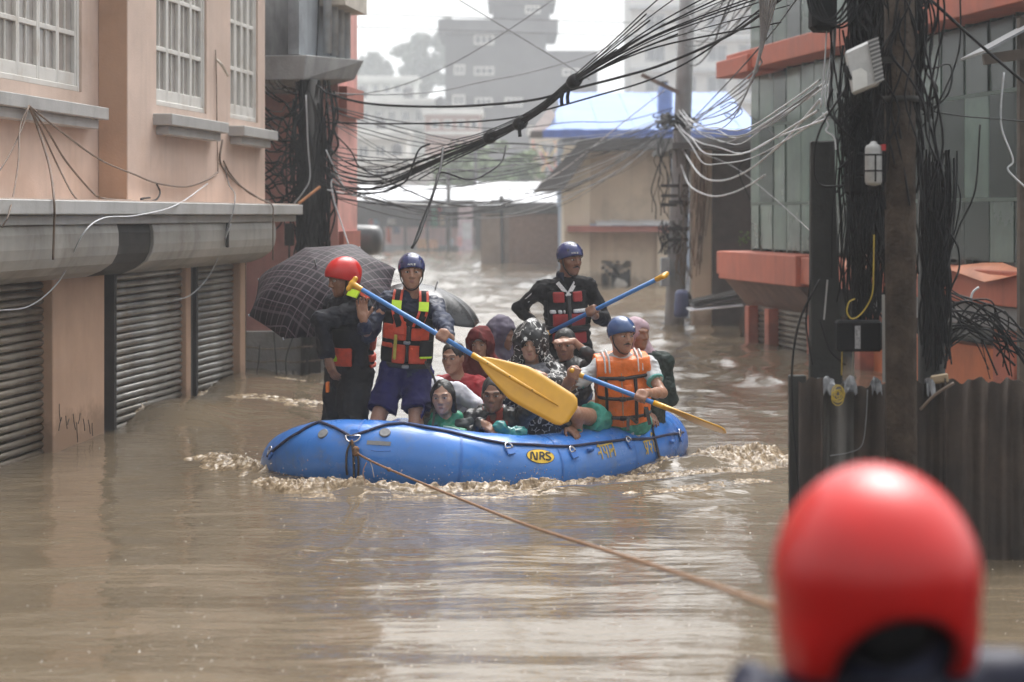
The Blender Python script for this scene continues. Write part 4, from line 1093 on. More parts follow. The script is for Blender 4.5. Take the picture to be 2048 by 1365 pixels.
def near_right():
    Y = 10.4
    Fn = thing("corrugated_fence", "dark rusty corrugated sheet fence standing in the water behind the red helmet", "fence", (xx(1800, Y), Y, 0))
    # sheets: pixel edges along the fence
    edges = [(1592, 1640, 757, FENCE, .10), (1640, 1710, 768, FENCEL, .0), (1708, 1800, 770, FENCE, .012), (1796, 1890, 764, FENCE, .0), (1886, 1975, 760, FENCE, .014), (1972, 2060, 762, FENCE, .0), (2056, 2150, 762, FENCE, .012), (2146, 2260, 762, FENCE, 0)]
    for k, (a, b, t, mt, dv) in enumerate(edges):
        x0, x1 = xx(a, Y), xx(b, Y); zt = zz(t, Y); n = max(8, int((x1 - x0) / .012))
        vs = []
        for j in range(2):
            for i in range(n + 1):
                x = x0 + (x1 - x0) * i / n
                w = .016 * math.sin(x * 2 * math.pi / .105)
                rag = .012 * math.sin(x * 37) + .008 * math.sin(x * 91)
                vs.append(Vector((x, Y - dv - w + .01 * math.sin(x * 5), zt + rag if j else -.9)))
        m_ = n + 1; o = len(vs); vs += [v + Vector((0, .004, 0)) for v in vs]
        fs = [(i, i + 1, m_ + i + 1, m_ + i) for i in range(n)]
        fs += [tuple(q + o for q in f)[::-1] for f in fs] + [(m_ + i, m_ + i + 1, m_ + i + 1 + o, m_ + i + o) for i in range(n)] + [(0, m_, m_ + o, o), (n, n + o, m_ + n + o, m_ + n)]
        m = MB(); m.add(vs, fs, True); m.build("fence_sheet", mt, Fn)
    for z in (.75, .25):
        m = MB(); m.bar(Vector((xx(1600, Y), Y + .06, z)), Vector((xx(2240, Y), Y + .06, z)), .05, .07); m.build("rail", PDARK, Fn)
    m = MB(); m.bar(Vector((xx(1601, Y), Y + .05, -1)), Vector((xx(1597, Y), Y + .05, zz(752, Y))), .06, .09); m.build("end_post", PDARK, Fn, .006)
    # wet plastic scraps on the fence top
    rs = random.Random(41)
    for k, (px, w, l) in enumerate(((1650, 34, "crumpled wet plastic on the fence top beside the short post"), (1698, 26, "wet silvery plastic scrap on the fence top under the black box"), (1750, 20, "narrow wet plastic strip on the fence top against the wooden pole"), (1858, 18, "wet plastic scrap on the fence top behind the wooden pole"))):
        n = 6; vs = []; fs = []
        for i in range(n + 1):
            for j in range(n + 1):
                vs.append(Vector((xx(px + (i / n - .5) * w, Y), Y - .02 + (j / n - .5) * .09, zz(758, Y) + rs.uniform(-.014, .022) - .06 * (abs(j - n / 2) / n * 2) ** 2 - .02 * abs(i / n - .5))))
        for i in range(n):
            for j in range(n): fs.append((i * (n + 1) + j, (i + 1) * (n + 1) + j, (i + 1) * (n + 1) + j + 1, i * (n + 1) + j + 1))
        o = len(vs); vs += [v - Vector((0, 0, .01)) for v in vs]; fs += [tuple(q + o for q in f)[::-1] for f in fs]
        one("plastic_scrap", MB().add(vs, fs), FOIL, l, "plastic")
    m = MB(); m.hexa([P(1862, 768, Y - .03), P(1898, 766, Y - .03), P(1862, 768, Y + .05), P(1898, 766, Y + .05), P(1860, 752, Y - .03), P(1896, 746, Y - .03), P(1860, 752, Y + .05), P(1896, 746, Y + .05)])
    one("brick_scrap", m, mat("tan_brick", (0.32, 0.24, 0.15), .7), "tan half brick lying on the fence top", "brick", bevel=.008)
    # wooden pole in front of the fence
    Yp = 10.05
    T = thing("wooden_pole", "tall dark wooden pole in front of the corrugated fence", "utility pole", (xx(1802, Yp), Yp, 0))
    m = MB(); a = Vector((xx(1806, Yp), Yp, -1.2)); b = P(1798, -160, Yp)
    m.tube([a, a.lerp(b, .3), a.lerp(b, .6), b], [.084, .080, .078, .076], 10); m.build("shaft", PWOOD, T)
    tangle(T, Vector((xx(1808, Yp), Yp - .01, 0)), zz(-60, Yp), zz(420, Yp), .100, 60, RUBBER, 71, (.004, .008), .35)
    for py in (205,):
        m = MB(); m.lathe(P(1801, py, Yp), [(.092, 0), (.092, .03)], 14); m.build("band", DARKM, T)
    # short dark post
    Ys = 10.75
    S = thing("short_post", "short dark tapering post standing behind the fence end", "post", (xx(1660, Ys), Ys, 0))
    m = MB(); m.bar(Vector((xx(1662, Ys), Ys, -1.2)), P(1644, 282, Ys), .25, .10, Vector((0, 1, 0)), .125, .07); m.build("shaft", PDARK, S, .008)
    m = MB(); m.bar(P(1655, 560, Ys - .07), P(1648, 640, Ys - .07), .012, .008); m.build("bracket", GREYP, S)
    # second dark post behind pole, hung with cables
    D = thing("cable_post", "dark post draped in black cables right of the wooden pole", "utility pole", (xx(1868, 10.8), 10.8, 0))
    m = MB(); m.tube([Vector((xx(1868, 10.8), 10.8, -1.2)), P(1862, 380, 10.8)], [.085, .07], 9); m.build("shaft", PDARK, D)
    tangle(D, Vector((xx(1868, 10.7), 10.7, 0)), zz(300, 10.7), zz(745, 10.7), .085, 60, RUBBER, 50, (.004, .008), .25)
    # cable thicket between the posts
    C = thing("cable_thicket", "thick black thicket of hanging cables between the short post and wooden pole", "cables", (xx(1730, 10.5), 10.5, 0))
    tangle(C, Vector((xx(1732, 10.45), 10.45, 0)), zz(-60, 10.45), zz(660, 10.45), .10, 120, RUBBER, 51, (.003, .0075), .25)
    tangle(C, Vector((xx(1725, 10.45), 10.45, 0)), zz(180, 10.45), zz(400, 10.45), .10, 70, RUBBER, 52, (.003, .007), .3)
    tangle(C, Vector((xx(1790, 10.4), 10.35, 0)), zz(-60, 10.4), zz(240, 10.4), .12, 80, RUBBER, 53, (.004, .009), .3)
    for i in range(18):
        x = rs.uniform(1690, 1770); m = MB()
        m.tube(spline([P(x, 395, 10.35), P(x + rs.uniform(-30, 20), 480, 10.3), P(x + rs.uniform(-45, 25), 560, 10.4), P(x + rs.uniform(-20, 20), 640, 10.4)], 4), rs.uniform(.003, .007), 4, cap=False); m.build("strand", RUBBER, C)
    for i, (px, py, w, h) in enumerate(((1715, 330, 34, 54), (1708, 370, 40, 44), (1745, 350, 30, 60))):
        m = MB(); m.box(WORLD, xx(px - w / 2, 10.4), xx(px + w / 2, 10.4), -10.44, -10.36, zz(py + h / 2, 10.4), zz(py - h / 2, 10.4)); m.build("splice_box", RUBBER, C, .02)
    # street lamp
    Lm = thing("street_lamp", "tilted grey-white street lamp head strapped to the wooden pole", "street lamp", P(1726, 190, 9.9))
    q = [P(1688, 104, 9.86), P(1744, 78, 9.86), P(1760, 168, 9.86), P(1704, 190, 9.86)]
    m = MB(); m.prism(q, (0.02, .10, 0)); m.build("housing", mat("lamp_grey", (0.50, 0.50, 0.49), .5, .1, 10, stain=(0.2, 0.19, 0.17), stain_scale=9, stain_amt=.6), Lm, .012)
    m = MB(); m.prism([P(1736, 84, 9.845), P(1756, 76, 9.845), P(1768, 160, 9.845), P(1752, 168, 9.845)], (0.02, .12, 0)); m.build("heat_sink", mat("lamp_dark", (0.12, 0.12, 0.12), .5), Lm, .004)
    for i in range(11):
        t = i / 10; a = P(1735, 84, 9.842).lerp(P(1751, 166, 9.842), t); b = P(1757, 76, 9.842).lerp(P(1768, 158, 9.842), t)
        m = MB(); m.bar(a, b, .004, .008); m.build("fin", GREYP, Lm)
    m = MB(); m.prism([P(1704, 143, 9.855), P(1722, 136, 9.855), P(1734, 144, 9.855), P(1735, 172, 9.855), P(1706, 184, 9.855)], (0, .004, 0)); m.build("lens", mat("lamp_lens", (0.66, 0.66, 0.63), .3), Lm)
    m = MB(); m.tube(spline([P(1704, 120, 9.9), P(1694, 140, 9.87), P(1705, 160, 9.87)], 5), .012, 6); m.build("strap", RUBBER, Lm)
    m = MB(); m.bar(P(1755, 120, 9.95), P(1790, 120, 10.0), .03, .03); m.build("arm", DARKM, Lm)
    # white canister
    Cn = thing("white_canister", "white round-ended canister lashed to the wooden pole with black cord", "canister", P(1747, 372, 9.95))
    c = P(1747, 372, 9.95); m = MB(); m.lathe(c, [(.01, 0), (.036, .006), (.042, .02), (.042, .185), (.036, .2), (.02, .207), (.012, .22), (.005, .222)], 18); m.build("body", mat("canister_white", (0.36, 0.36, 0.35), .45, .1, 20), Cn)
    for dz in (.07, .15):
        m = MB(); m.lathe(c + Vector((0, 0, dz)), [(.045, 0), (.045, .008)], 16); m.build("cord", RUBBER, Cn)
    m = MB(); m.box(WORLD, c.x - .002, c.x + .006, -c.y + .040, -c.y + .046, c.z + .02, c.z + .15); m.build("cord", RUBBER, Cn)
    m = MB(); m.box(WORLD, c.x + .036, c.x + .056, -c.y - .01, -c.y + .03, c.z + .175, c.z + .205); m.build("red_cap", mat("cap_red", (0.4, 0.03, 0.03), .4), Cn)
    # black boxes
    Bx = thing("black_box", "black plastic cable box with a pale label strip above the fence", "box", P(1716, 705, 10.2))
    m = MB(); m.box(WORLD, xx(1672, 10.2), xx(1762, 10.2), -10.26, -10.16, zz(703, 10.2), zz(641, 10.2)); m.build("body", mat("box_black", (0.010, 0.010, 0.011), .75, spec=.12), Bx, .012)
    m = MB(); m.box(WORLD, xx(1707, 10.2), xx(1718, 10.2), -10.159, -10.156, zz(697, 10.2), zz(651, 10.2)); m.build("label_strip", mat("label_pale", (0.30, 0.30, 0.31), .5, .3, 90), Bx)
    for px in (1684, 1706):
        m = MB(); m.bar(P(px, 703, 10.2), P(px - 1, 750, 10.3), .006, .006); m.build("hanger", GREYP if px > 1690 else YELCAB, Bx)
    m = MB(); m.bar(P(1768, 590, 10.14), P(1769, 765, 10.2), .022, .006); m.build("pale_strip", GREYP, Bx)
    B2 = thing("transformer_box", "black rounded junction box hanging high at the top edge", "box", P(1646, 62, 10.5))
    m = MB(); m.box(WORLD, xx(1622, 10.5), xx(1672, 10.5), -10.62, -10.44, zz(63, 10.5), zz(-60, 10.5)); m.build("body", mat("box_black"  , (0, 0, 0)), B2, .025)
    for i in range(5):
        m = MB(); m.tube(spline([P(1610 + i * 5, -20, 10.4), P(1625 + i * 9, 30 + i * 4, 10.38), P(1660 + i * 8, 40 + i * 3, 10.38), P(1690 + i * 10, 5, 10.4), P(1700 + 8 * i, -40, 10.4)], 5), .006, 5); m.build("cable", RUBBER, B2)
    # yellow coil and loop
    m = MB(); pts = []
    for t in range(0, 76):
        a = t * .5; r = .024 + .011 * math.sin(t * .23); pts.append(P(1676, 790, 10.24) + Vector((math.cos(a) * r + .004 * math.sin(t * .1), .002 * math.sin(t), math.sin(a) * r * 1.25 + .012 * math.cos(t * .083))))
    m.tube(pts, .0025, 4)
    one("yellow_cable_coil", m, YELCAB, "small coil of yellow cable hanging on the fence", "cable")
    m = MB(); m.tube(spline([P(1748, 470, 10.1), P(1747, 540, 10.1), P(1744, 590, 10.1), P(1725, 625, 10.1), P(1705, 638, 10.1), P(1694, 625, 10.1), P(1698, 605, 10.1), P(1710, 598, 10.1)], 6), .0035, 5)
    one("yellow_cable_loop", m, YELCAB, "yellow cable hanging in a long loop above the black box", "cable")
    # individual nearby cables
    W = [("black cable drooping in front of the short post down to the fence", [(1690, 180), (1640, 260), (1628, 330), (1640, 370), (1690, 372)], .006, RUBBER, 10.2),
         ("long black cable hanging beside the fence end", [(1640, 560), (1600, 640), (1584, 740), (1588, 860), (1596, 960), (1600, 1080)], .006, RUBBER, 10.2),
         ("second black cable looping down inside the fence end", [(1622, 560), (1612, 640), (1618, 690), (1626, 730)], .005, RUBBER, 10.25),
         ("black cable slanting from the short post to the fence top", [(1640, 640), (1660, 700), (1690, 730)], .005, RUBBER, 10.25),
         ("thin cable trailing over the grey fence sheet", [(1735, 780), (1732, 840), (1724, 890), (1700, 905), (1660, 912)], .003, GREYCAB, 10.25),
         ("pale wire hanging in a kink at the right edge", [(2008, 145), (2002, 210), (2004, 260), (2026, 320), (2016, 340), (2050, 375)], .005, WHITECAB, 11.0),
         ("pale cut cable end curling over the concrete lintel", [(1958, 575), (1946, 585), (1940, 605)], .007, WHITECAB, 11.5),
         ("brown strip of bark leaning on the fence behind the pole", [(1840, 820), (1870, 790), (1908, 766)], .008, BROWNCAB, 10.25),
         ("pale zigzag wire glinting left of the cable thicket", [(1645, 226), (1656, 250), (1652, 262), (1668, 275), (1672, 300)], .004, WHITECAB, 10.2),
         ("black cable looping right of the wooden pole near the top", [(1838, 0), (1850, 130), (1900, 130), (1895, 190), (1845, 230)], .005, RUBBER, 10.3),
         ("long slanting black cable crossing from the pole top to the awning", [(1850, -10), (1960, 90), (2048, 165), (2080, 190)], .009, RUBBER, 10.6),
         ("black cable hanging straight before the dark glass", [(1876, -10), (1878, 120), (1866, 200), (1870, 300)], .004, RUBBER, 10.6),
         ("black cable bowed across the dark glass", [(1920, -20), (1918, 100), (1880, 200), (1840, 260)], .005, RUBBER, 10.7),
         ("black cable descending past the green panel edge", [(1960, 250), (1950, 380), (1920, 450), (1895, 520)], .005, RUBBER, 10.7),
         ("thin cable slung level behind the wooden pole", [(1836, 218), (1920, 232), (1990, 238), (2070, 245)], .004, RUBBER, 11),
         ]
    for l, pts, r, mt, Yc in W:
        m = MB(); m.tube(spline([P(a, b, Yc) for a, b in pts], 7), r, 5); one("cable", m, mt, l, "cable")
    # orange-side mess of cables at the right edge
    R = thing("cable_spill", "spill of black cables looping over the orange wall above the fence", "cables", (xx(1950, 10.9), 10.9, 0))
    for i in range(26):
        a = P(1890 + rs.uniform(-15, 15), rs.uniform(560, 700), 10.8); e = P(rs.uniform(1960, 2075), rs.uniform(670, 760), 10.8); mid = P(rs.uniform(1930, 2020), rs.uniform(600, 680), 10.75)
        m = MB(); m.tube(spline([a, mid, e], 7), rs.uniform(.003, .007), 4, cap=False); m.build("strand", RUBBER, R)
near_right()
# ================================================================== overhead cables across the street
def overhead():
    rs = random.Random(77)
    # ---- the big bundle: fans out top right, pinches, then fans into the left pole
    pin = [(1530, -40, 15.0), (1330, 50, 16.0), (1235, 105, 16.8), (1150, 162, 17.5), (1090, 212, 18.0), (1030, 250, 18.5), (960, 283, 19.2), (900, 305, 19.8), (840, 330, 20.4), (760, 360, 21.0), (690, 352, 21.6), (650, 330, 22.0)]
    spread = [80, 36, 17, 6, 5, 7, 11, 17, 26, 38, 56, 70]
    B = thing("cable_bundle", "thick twisted bundle of black cables sweeping up across the street", "cables", P(1090, 212, 18))
    for i in range(19):
        ox, oy = rs.gauss(0, 1), rs.gauss(0, 1)
        ox = max(-1.6, min(1.6, ox)); oy = max(-1.6, min(1.6, oy))
        pts = []
        s0 = rs.choice([0, 0, 0, 1, 2]); s1 = len(pin) - rs.choice([0, 0, 0, 1, 3, 4])
        tw = rs.uniform(0, 6.28)
        for k in range(s0, s1):
            px, py, Y = pin[k]; s = spread[k]
            a = tw + k * .35
            ux = ox * math.cos(k * .15) - oy * math.sin(k * .15) * .3
            pts.append(P(px + ux * s * .8 + math.cos(a) * 2, py + oy * s * .62 + ox * s * .35 + math.sin(a) * 2, Y + rs.uniform(-.03, .03)))
        m = MB(); m.tube(spline(pts, 4), rs.uniform(.0045, .0085), 5, cap=False); m.build("strand", RUBBER, B)
    for px, py, Y in ((1148, 163, 17.5), (1040, 247, 18.4), (980, 275, 19.0)):
        c = P(px, py, Y); d = (P(px + 40, py - 30, Y - .3) - c).normalized()
        m = MB(); m.lathe(c - d * .05, [(.055, 0), (.062, .03), (.062, .08), (.055, .11)], 12, d); m.build("binding", RUBBER, B)
    for px, py in ((1126, 185), (1138, 180), (1042, 246)):
        m = MB(); m.tube(spline([P(px, py, 17.6), P(px - 3, py + 14, 17.6), P(px - 2, py + 28, 17.6)], 4), .018, 6); m.build("tape_end", RUBBER, B)
    def cab(label, pts, r, mt, smooth=7, name="cable", group=None):
        m = MB(); m.tube(spline([P(*p) for p in pts], smooth), r, 5); one(name, m, mt, label, "cable", group)
    cab("heavy black cable sagging from the smothered pole top towards the bundle pinch", [(636, 172, 22), (660, 188, 21.8), (740, 208, 21), (880, 214, 20), (1000, 208, 19), (1080, 198, 18.4), (1150, 178, 18), (1240, 155, 17.6), (1330, 128, 17), (1460, 70, 16), (1560, 0, 15)], .013, RUBBER)
    cab("second heavy cable under it, rising past the bundle", [(650, 245, 22), (760, 248, 21), (900, 246, 20), (1010, 238, 19), (1100, 218, 18.5), (1200, 190, 18), (1300, 160, 17.6), (1400, 110, 17), (1520, 20, 16)], .009, RUBBER)
    cab("slack black cable dropping from the bundle to behind the navy helmet", [(1012, 292, 18.8), (1005, 320, 18.4), (985, 340, 18.0), (940, 360, 17.6), (880, 345, 17.4), (870, 380, 17.2), (845, 440, 17.0), (826, 492, 16.8)], .008, RUBBER)
    cab("thick black cable dropping steeply towards the navy helmet", [(886, 296, 19.6), (880, 340, 19.0), (862, 400, 18.5), (838, 470, 18.0), (824, 496, 17.8)], .014, RUBBER)
    cab("looped black cable hanging free left of the bundle", [(860, 288, 19.8), (838, 300, 19.8), (822, 340, 19.8), (808, 366, 20), (760, 385, 20.4), (700, 382, 21), (665, 350, 21.6)], .010, RUBBER)
    cab("thin straight wire slanting down from the top edge to the bundle", [(918, 0, 24), (1020, 62, 24), (1158, 146, 24), (1180, 160, 24)], .007, GREYCAB)
    cab("thin straight wire slanting up over the grey tower", [(640, 198, 24), (780, 178, 24), (900, 130, 24), (1010, 65, 24), (1120, -10, 24)], .006, GREYCAB)
    cab("thin wavy wire crossing the lower tower", [(650, 186, 23), (760, 190, 23.5), (870, 184, 24), (960, 165, 24.5), (1060, 145, 25), (1180, 110, 25.5), (1280, 60, 26)], .007, GREYCAB)
    cab("upper of two faint level wires across the sky", [(640, 26, 50), (900, 34, 50), (1280, 46, 50), (1500, 40, 50)], .012, GREYCAB)
    cab("lower of two faint level wires across the sky", [(640, 52, 50), (900, 60, 50), (1280, 72, 50), (1500, 66, 50)], .012, GREYCAB)
    cab("pale wire sagging low across the market roofs to the beige house roof", [(655, 380, 22), (760, 402, 24), (860, 410, 27), (960, 412, 30), (1020, 405, 32), (1075, 370, 33), (1140, 330, 32.5), (1240, 250, 32), (1330, 180, 31.8)], .009, WHITECAB)
    cab("long dark wire dipping through the middle of the span", [(650, 250, 22), (700, 300, 22), (720, 335, 22), (770, 360, 22), (860, 400, 23), (920, 412, 24), (1010, 412, 26)], .008, RUBBER)
    cab("white wire hanging down beside the smothered pole to the umbrella", [(652, 300, 21.9), (676, 352, 21.9), (690, 382, 21.9), (664, 360, 21.8), (668, 400, 21.6), (684, 450, 21.4), (698, 492, 21.2)], .008, WHITECAB)
    cab("white wire running down the face of the smothered pole", [(612, 190, 21.8), (616, 290, 21.8), (620, 355, 21.8), (606, 385, 21.8), (588, 408, 21.8)], .008, WHITECAB)
    cab("thin wire hanging from the balcony slab corner", [(638, -10, 22.5), (635, 70, 22.5), (632, 130, 22.5), (628, 168, 22.4)], .008, RUBBER)
    # level runs from the smothered pole to the concrete pole
    for i in range(26):
        ya = rs.uniform(205, 395); yb = 232 + rs.uniform(-18, 38)
        m = MB(); m.tube(catenary(P(652, ya, 22.2), P(1346, yb, 31.6), rs.uniform(.15, 1.0), 22, .05, i), rs.uniform(.0035, .0065), 4, cap=False)
        one("span_cable", m, RUBBER if i % 3 else GREYCAB, "thin dark cable among the many spanning from the smothered pole to the concrete pole", "cable", "cables spanning the street between the two poles")
    # cables from the concrete pole up right to the near thicket
    for i in range(8):
        a = P(1360 + rs.uniform(-10, 10), rs.uniform(215, 262), 31.5); b = P(1640 + rs.uniform(-14, 30), rs.uniform(150, 250), 10.8)
        m = MB(); m.tube(catenary(a, b, rs.uniform(.15, .6), 20, .04, 100 + i), rs.uniform(.005, .008), 5, cap=False)
        one("pale_span_cable", m, WHITECAB if i % 4 else GREYCAB, "pale cable slung from the concrete pole to the near cable thicket", "cable", "pale cables slung to the near thicket")
    for i in range(10):
        a = P(1372 + rs.uniform(-8, 8), rs.uniform(10, 130), 31.5); b = P(rs.uniform(1480, 1560), rs.uniform(-120, -20), 20)
        m = MB(); m.tube(catenary(a, b, rs.uniform(.0, .5), 14, .03, 200 + i), rs.uniform(.006, .012), 5, cap=False)
        one("rising_cable", m, GREYCAB if i % 2 else RUBBER, "cable rising from the concrete pole head out of the picture", "cable", "cables rising from the concrete pole")
    for i in range(7):
        a = P(1520 + i * 7, -30, 12); b = P(1500 - 10 * i, 150 + 18 * i, 20); c = P(1372, 250 + rs.uniform(-8, 8), 31.5)
        m = MB(); m.tube(spline([a, a.lerp(b, .5) + Vector((.05, 0, -.1)), b, c], 7), rs.uniform(.005, .009), 5, cap=False)
        one("curving_cable", m, GREYCAB, "grey cable curving down before the green building to the concrete pole", "cable", "cables curving before the green building")
    for i in range(6):
        px = rs.uniform(1640, 1672); m = MB()
        m.tube(spline([P(px, 50, 10.5), P(px - 4, 120, 10.5), P(px - 10 + rs.uniform(-4, 4), 180, 10.5), P(px - 12, 215, 10.5)], 5), .004, 4)
        one("drop_wire", m, WHITECAB if i % 2 else GREYCAB, "thin upright wire dropping from the high junction box", "wire", "wires dropping from the junction box")
    cab("pale cable looping below the brick house eaves", [(1365, 300, 31.4), (1400, 350, 29), (1440, 362, 26), (1490, 345, 23), (1560, 290, 18), (1640, 200, 12)], .010, WHITECAB)
    cab("twisted pale cable sagging under the others to the green building", [(1362, 330, 31.4), (1380, 372, 30), (1420, 392, 28), (1460, 388, 26), (1500, 370, 24), (1530, 350, 22)], .010, WHITECAB)
    cab("tangled dark loop of wire floating before the blue roof", [(1440, 216, 24), (1462, 205, 24), (1480, 214, 24), (1470, 230, 24), (1448, 226, 24), (1462, 238, 24), (1484, 226, 24), (1476, 208, 24)], .006, RUBBER)
    cab("thin black wire slanting down across the green glass", [(1500, 232, 24), (1560, 290, 22), (1480, 330, 22), (1500, 400, 22)], .006, RUBBER)
    cab("long thin wire crossing the green glass panels downward", [(1380, 300, 30), (1460, 330, 26), (1540, 390, 22), (1640, 480, 16)], .005, GREYCAB)
    cab("black rope-like cable slanting across the upper glass panels", [(1600, -10, 14), (1540, 70, 17), (1470, 150, 20), (1380, 245, 31)], .007, RUBBER)
overhead()
# ================================================================== small implicit-surface sculptor (numpy surface nets)
def smin(a, b, k):
    if k <= 0: return np.minimum(a, b)
    h = np.clip(0.5 + 0.5 * (b - a) / k, 0, 1)
    return b + (a - b) * h - k * h * (1 - h)
class Sculpt:
    """Adds primitives to a list; mesh() samples them on a grid and extracts one continuous surface."""
    def __init__(s): s.ops = []
    def cap(s, a, b, ra, rb=None, k=0.02, sub=False):
        rb = ra if rb is None else rb
        a = np.array(a, float); b = np.array(b, float); r = max(ra, rb)
        def f(p):
            ba = b - a; d2 = max(ba @ ba, 1e-12)
            t = np.clip(((p - a) @ ba) / d2, 0, 1)
            return np.linalg.norm(p - a - t[..., None] * ba, axis=-1) - (ra + (rb - ra) * t)
        s.ops.append((np.minimum(a, b) - r, np.maximum(a, b) + r, f, k, sub)); return s
    def ell(s, c, r, R=None, k=0.02, sub=False):
        """Ellipsoid: radii r along the columns of R."""
        c = np.array(c, float); r = np.array(r, float); R = np.eye(3) if R is None else np.array(R, float)
        ext = np.sqrt(((R * r[None, :]) ** 2).sum(1))
        def f(p):
            q = (p - c) @ R
            k0 = np.linalg.norm(q / r, axis=-1); k1 = np.linalg.norm(q / (r * r), axis=-1)
            return k0 * (k0 - 1) / np.maximum(k1, 1e-6)
        s.ops.append((c - ext, c + ext, f, k, sub)); return s
    def ecap(s, a, b, ra, rb, xdir, k=0.02, sub=False):
        """Capsule with elliptical section: ra/rb = (half width along xdir, half depth)."""
        a = np.array(a, float); b = np.array(b, float); x = np.array(xdir, float)
        d = b - a; L = np.linalg.norm(d); d = d / max(L, 1e-9)
        x = x - d * (x @ d); x /= np.linalg.norm(x); y = np.cross(d, x)
        r = max(*ra, *rb)
        def f(p):
            q = p - a; t = q @ d; tc = np.clip(t, 0, L); w = tc / max(L, 1e-9)
            rx = ra[0] + (rb[0] - ra[0]) * w; ry = ra[1] + (rb[1] - ra[1]) * w; m = np.minimum(rx, ry)
            return (np.sqrt(((q @ x) / rx) ** 2 + ((q @ y) / ry) ** 2 + ((t - tc) / m) ** 2) - 1) * m
        s.ops.append((np.minimum(a, b) - r, np.maximum(a, b) + r, f, k, sub)); return s
    def box(s, c, h, R=None, rad=0.01, k=0.01, sub=False):
        c = np.array(c, float); h = np.array(h, float); R = np.eye(3) if R is None else np.array(R, float)
        ext = (np.abs(R) * h[None, :]).sum(1) + rad
        def f(p):
            q = np.abs((p - c) @ R) - (h - rad)
            return np.linalg.norm(np.maximum(q, 0), axis=-1) + np.minimum(q.max(-1), 0) - rad
        s.ops.append((c - ext, c + ext, f, k, sub)); return s
    def cut(s, o, n, k=0.0):
        """Remove everything on the side of the plane that n points to."""
        o = np.array(o, float); n = np.array(n, float); n = n / np.linalg.norm(n)
        s.ops.append((None, None, lambda p: (p - o) @ n, k, 'cut')); return s
    def noise(s, amp, freq, seed=0.0, octv=3, aniso=(1, 1, 1)):
        s.ops.append((None, None, lambda p: amp * fbm(p[..., 0] * freq * aniso[0] + seed, p[..., 1] * freq * aniso[1] + 2 * seed, p[..., 2] * freq * aniso[2] - seed, octv), 0, 'noise')); return s
    def mesh(s, name, vox=0.008):
        los = [o[0] for o in s.ops if o[0] is not None and not o[4]]; his = [o[1] for o in s.ops if o[1] is not None and not o[4]]
        lo = np.min(los, 0) - 3 * vox - .012; hi = np.max(his, 0) + 3 * vox + .012
        n = np.ceil((hi - lo) / vox).astype(int) + 1
        ax = [lo[i] + vox * np.arange(n[i]) for i in range(3)]
        D = np.full(n, 0.06)
        for a, b, f, k, mode in s.ops:
            if a is None:
                sl = (slice(None),) * 3
                if mode == 'noise':
                    sel = np.abs(D) < .05
                    idx = np.nonzero(sel)
                    pts = np.stack([ax[i][idx[i]] for i in range(3)], -1)
                    D[sel] += f(pts); continue
            else:
                m = max(k, .0) + .06
                i0 = np.maximum(((a - m - lo) / vox).astype(int), 0); i1 = np.minimum(((b + m - lo) / vox).astype(int) + 2, n)
                if np.any(i1 <= i0): continue
                sl = tuple(slice(i0[i], i1[i]) for i in range(3))
            g = np.stack(np.meshgrid(*[ax[i][sl[i]] for i in range(3)], indexing='ij'), -1)
            v = f(g)
            if mode == 'cut' or mode is True:
                vv = v if mode == 'cut' else -v
                D[sl] = -smin(-D[sl], -vv, k)
            else:
                D[sl] = smin(D[sl], v, k)
        return surface_nets(name, D, lo, vox)

def surface_nets(name, D, lo, vox):
    n = np.array(D.shape); ins = D < 0
    c = n - 1
    sub = lambda A, i, j, k: A[i:i + c[0], j:j + c[1], k:k + c[2]]
    cnt = sum(sub(ins, i, j, k).astype(np.int8) for i in (0, 1) for j in (0, 1) for k in (0, 1))
    act = (cnt > 0) & (cnt < 8)
    idx = np.full(c, -1, np.int64); nv = int(act.sum()); idx[act] = np.arange(nv)
    I = np.stack(np.nonzero(act), -1)
    acc = np.zeros((nv, 3)); num = np.zeros(nv)
    corners = [(0, 0, 0), (1, 0, 0), (0, 1, 0), (1, 1, 0), (0, 0, 1), (1, 0, 1), (0, 1, 1), (1, 1, 1)]
    val = {q: D[I[:, 0] + q[0], I[:, 1] + q[1], I[:, 2] + q[2]] for q in corners}
    for q in corners:
        for a in range(3):
            if q[a]: continue
            e = list(q); e[a] = 1; e = tuple(e)
            va, vb = val[q], val[e]; m = (va < 0) != (vb < 0)
            t = np.where(m, va / np.where(m, va - vb, 1), 0)
            p = np.repeat(np.array(q, float)[None], nv, 0); p[:, a] += t
            acc += np.where(m[:, None], p, 0); num += m
    V = lo + vox * (I + acc / num[:, None])
    quads = []
    for a in range(3):
        b, d = (a + 1) % 3, (a + 2) % 3
        s0 = [slice(None)] * 3; s1 = [slice(None)] * 3
        s0[a] = slice(0, n[a] - 1); s1[a] = slice(1, n[a])
        ch = ins[tuple(s0)] != ins[tuple(s1)]
        E = np.stack(np.nonzero(ch), -1)
        E = E[(E[:, b] > 0) & (E[:, d] > 0) & (E[:, b] < n[b] - 1) & (E[:, d] < n[d] - 1)]
        if not len(E): continue
        def g(db, dd):
            J = E.copy(); J[:, b] -= db; J[:, d] -= dd
            return idx[J[:, 0], J[:, 1], J[:, 2]]
        Q = np.stack([g(1, 1), g(0, 1), g(0, 0), g(1, 0)], -1)
        flip = ~ins[E[:, 0], E[:, 1], E[:, 2]]
        Q[flip] = Q[flip][:, ::-1]
        quads.append(Q)
    Q = np.concatenate(quads)
    return np_mesh(name, V, Q)

def sculpted(name, sc, m, parent, vox=0.008):
    me = sc.mesh(name, vox)
    o = link(name, me, m, parent)
    return o
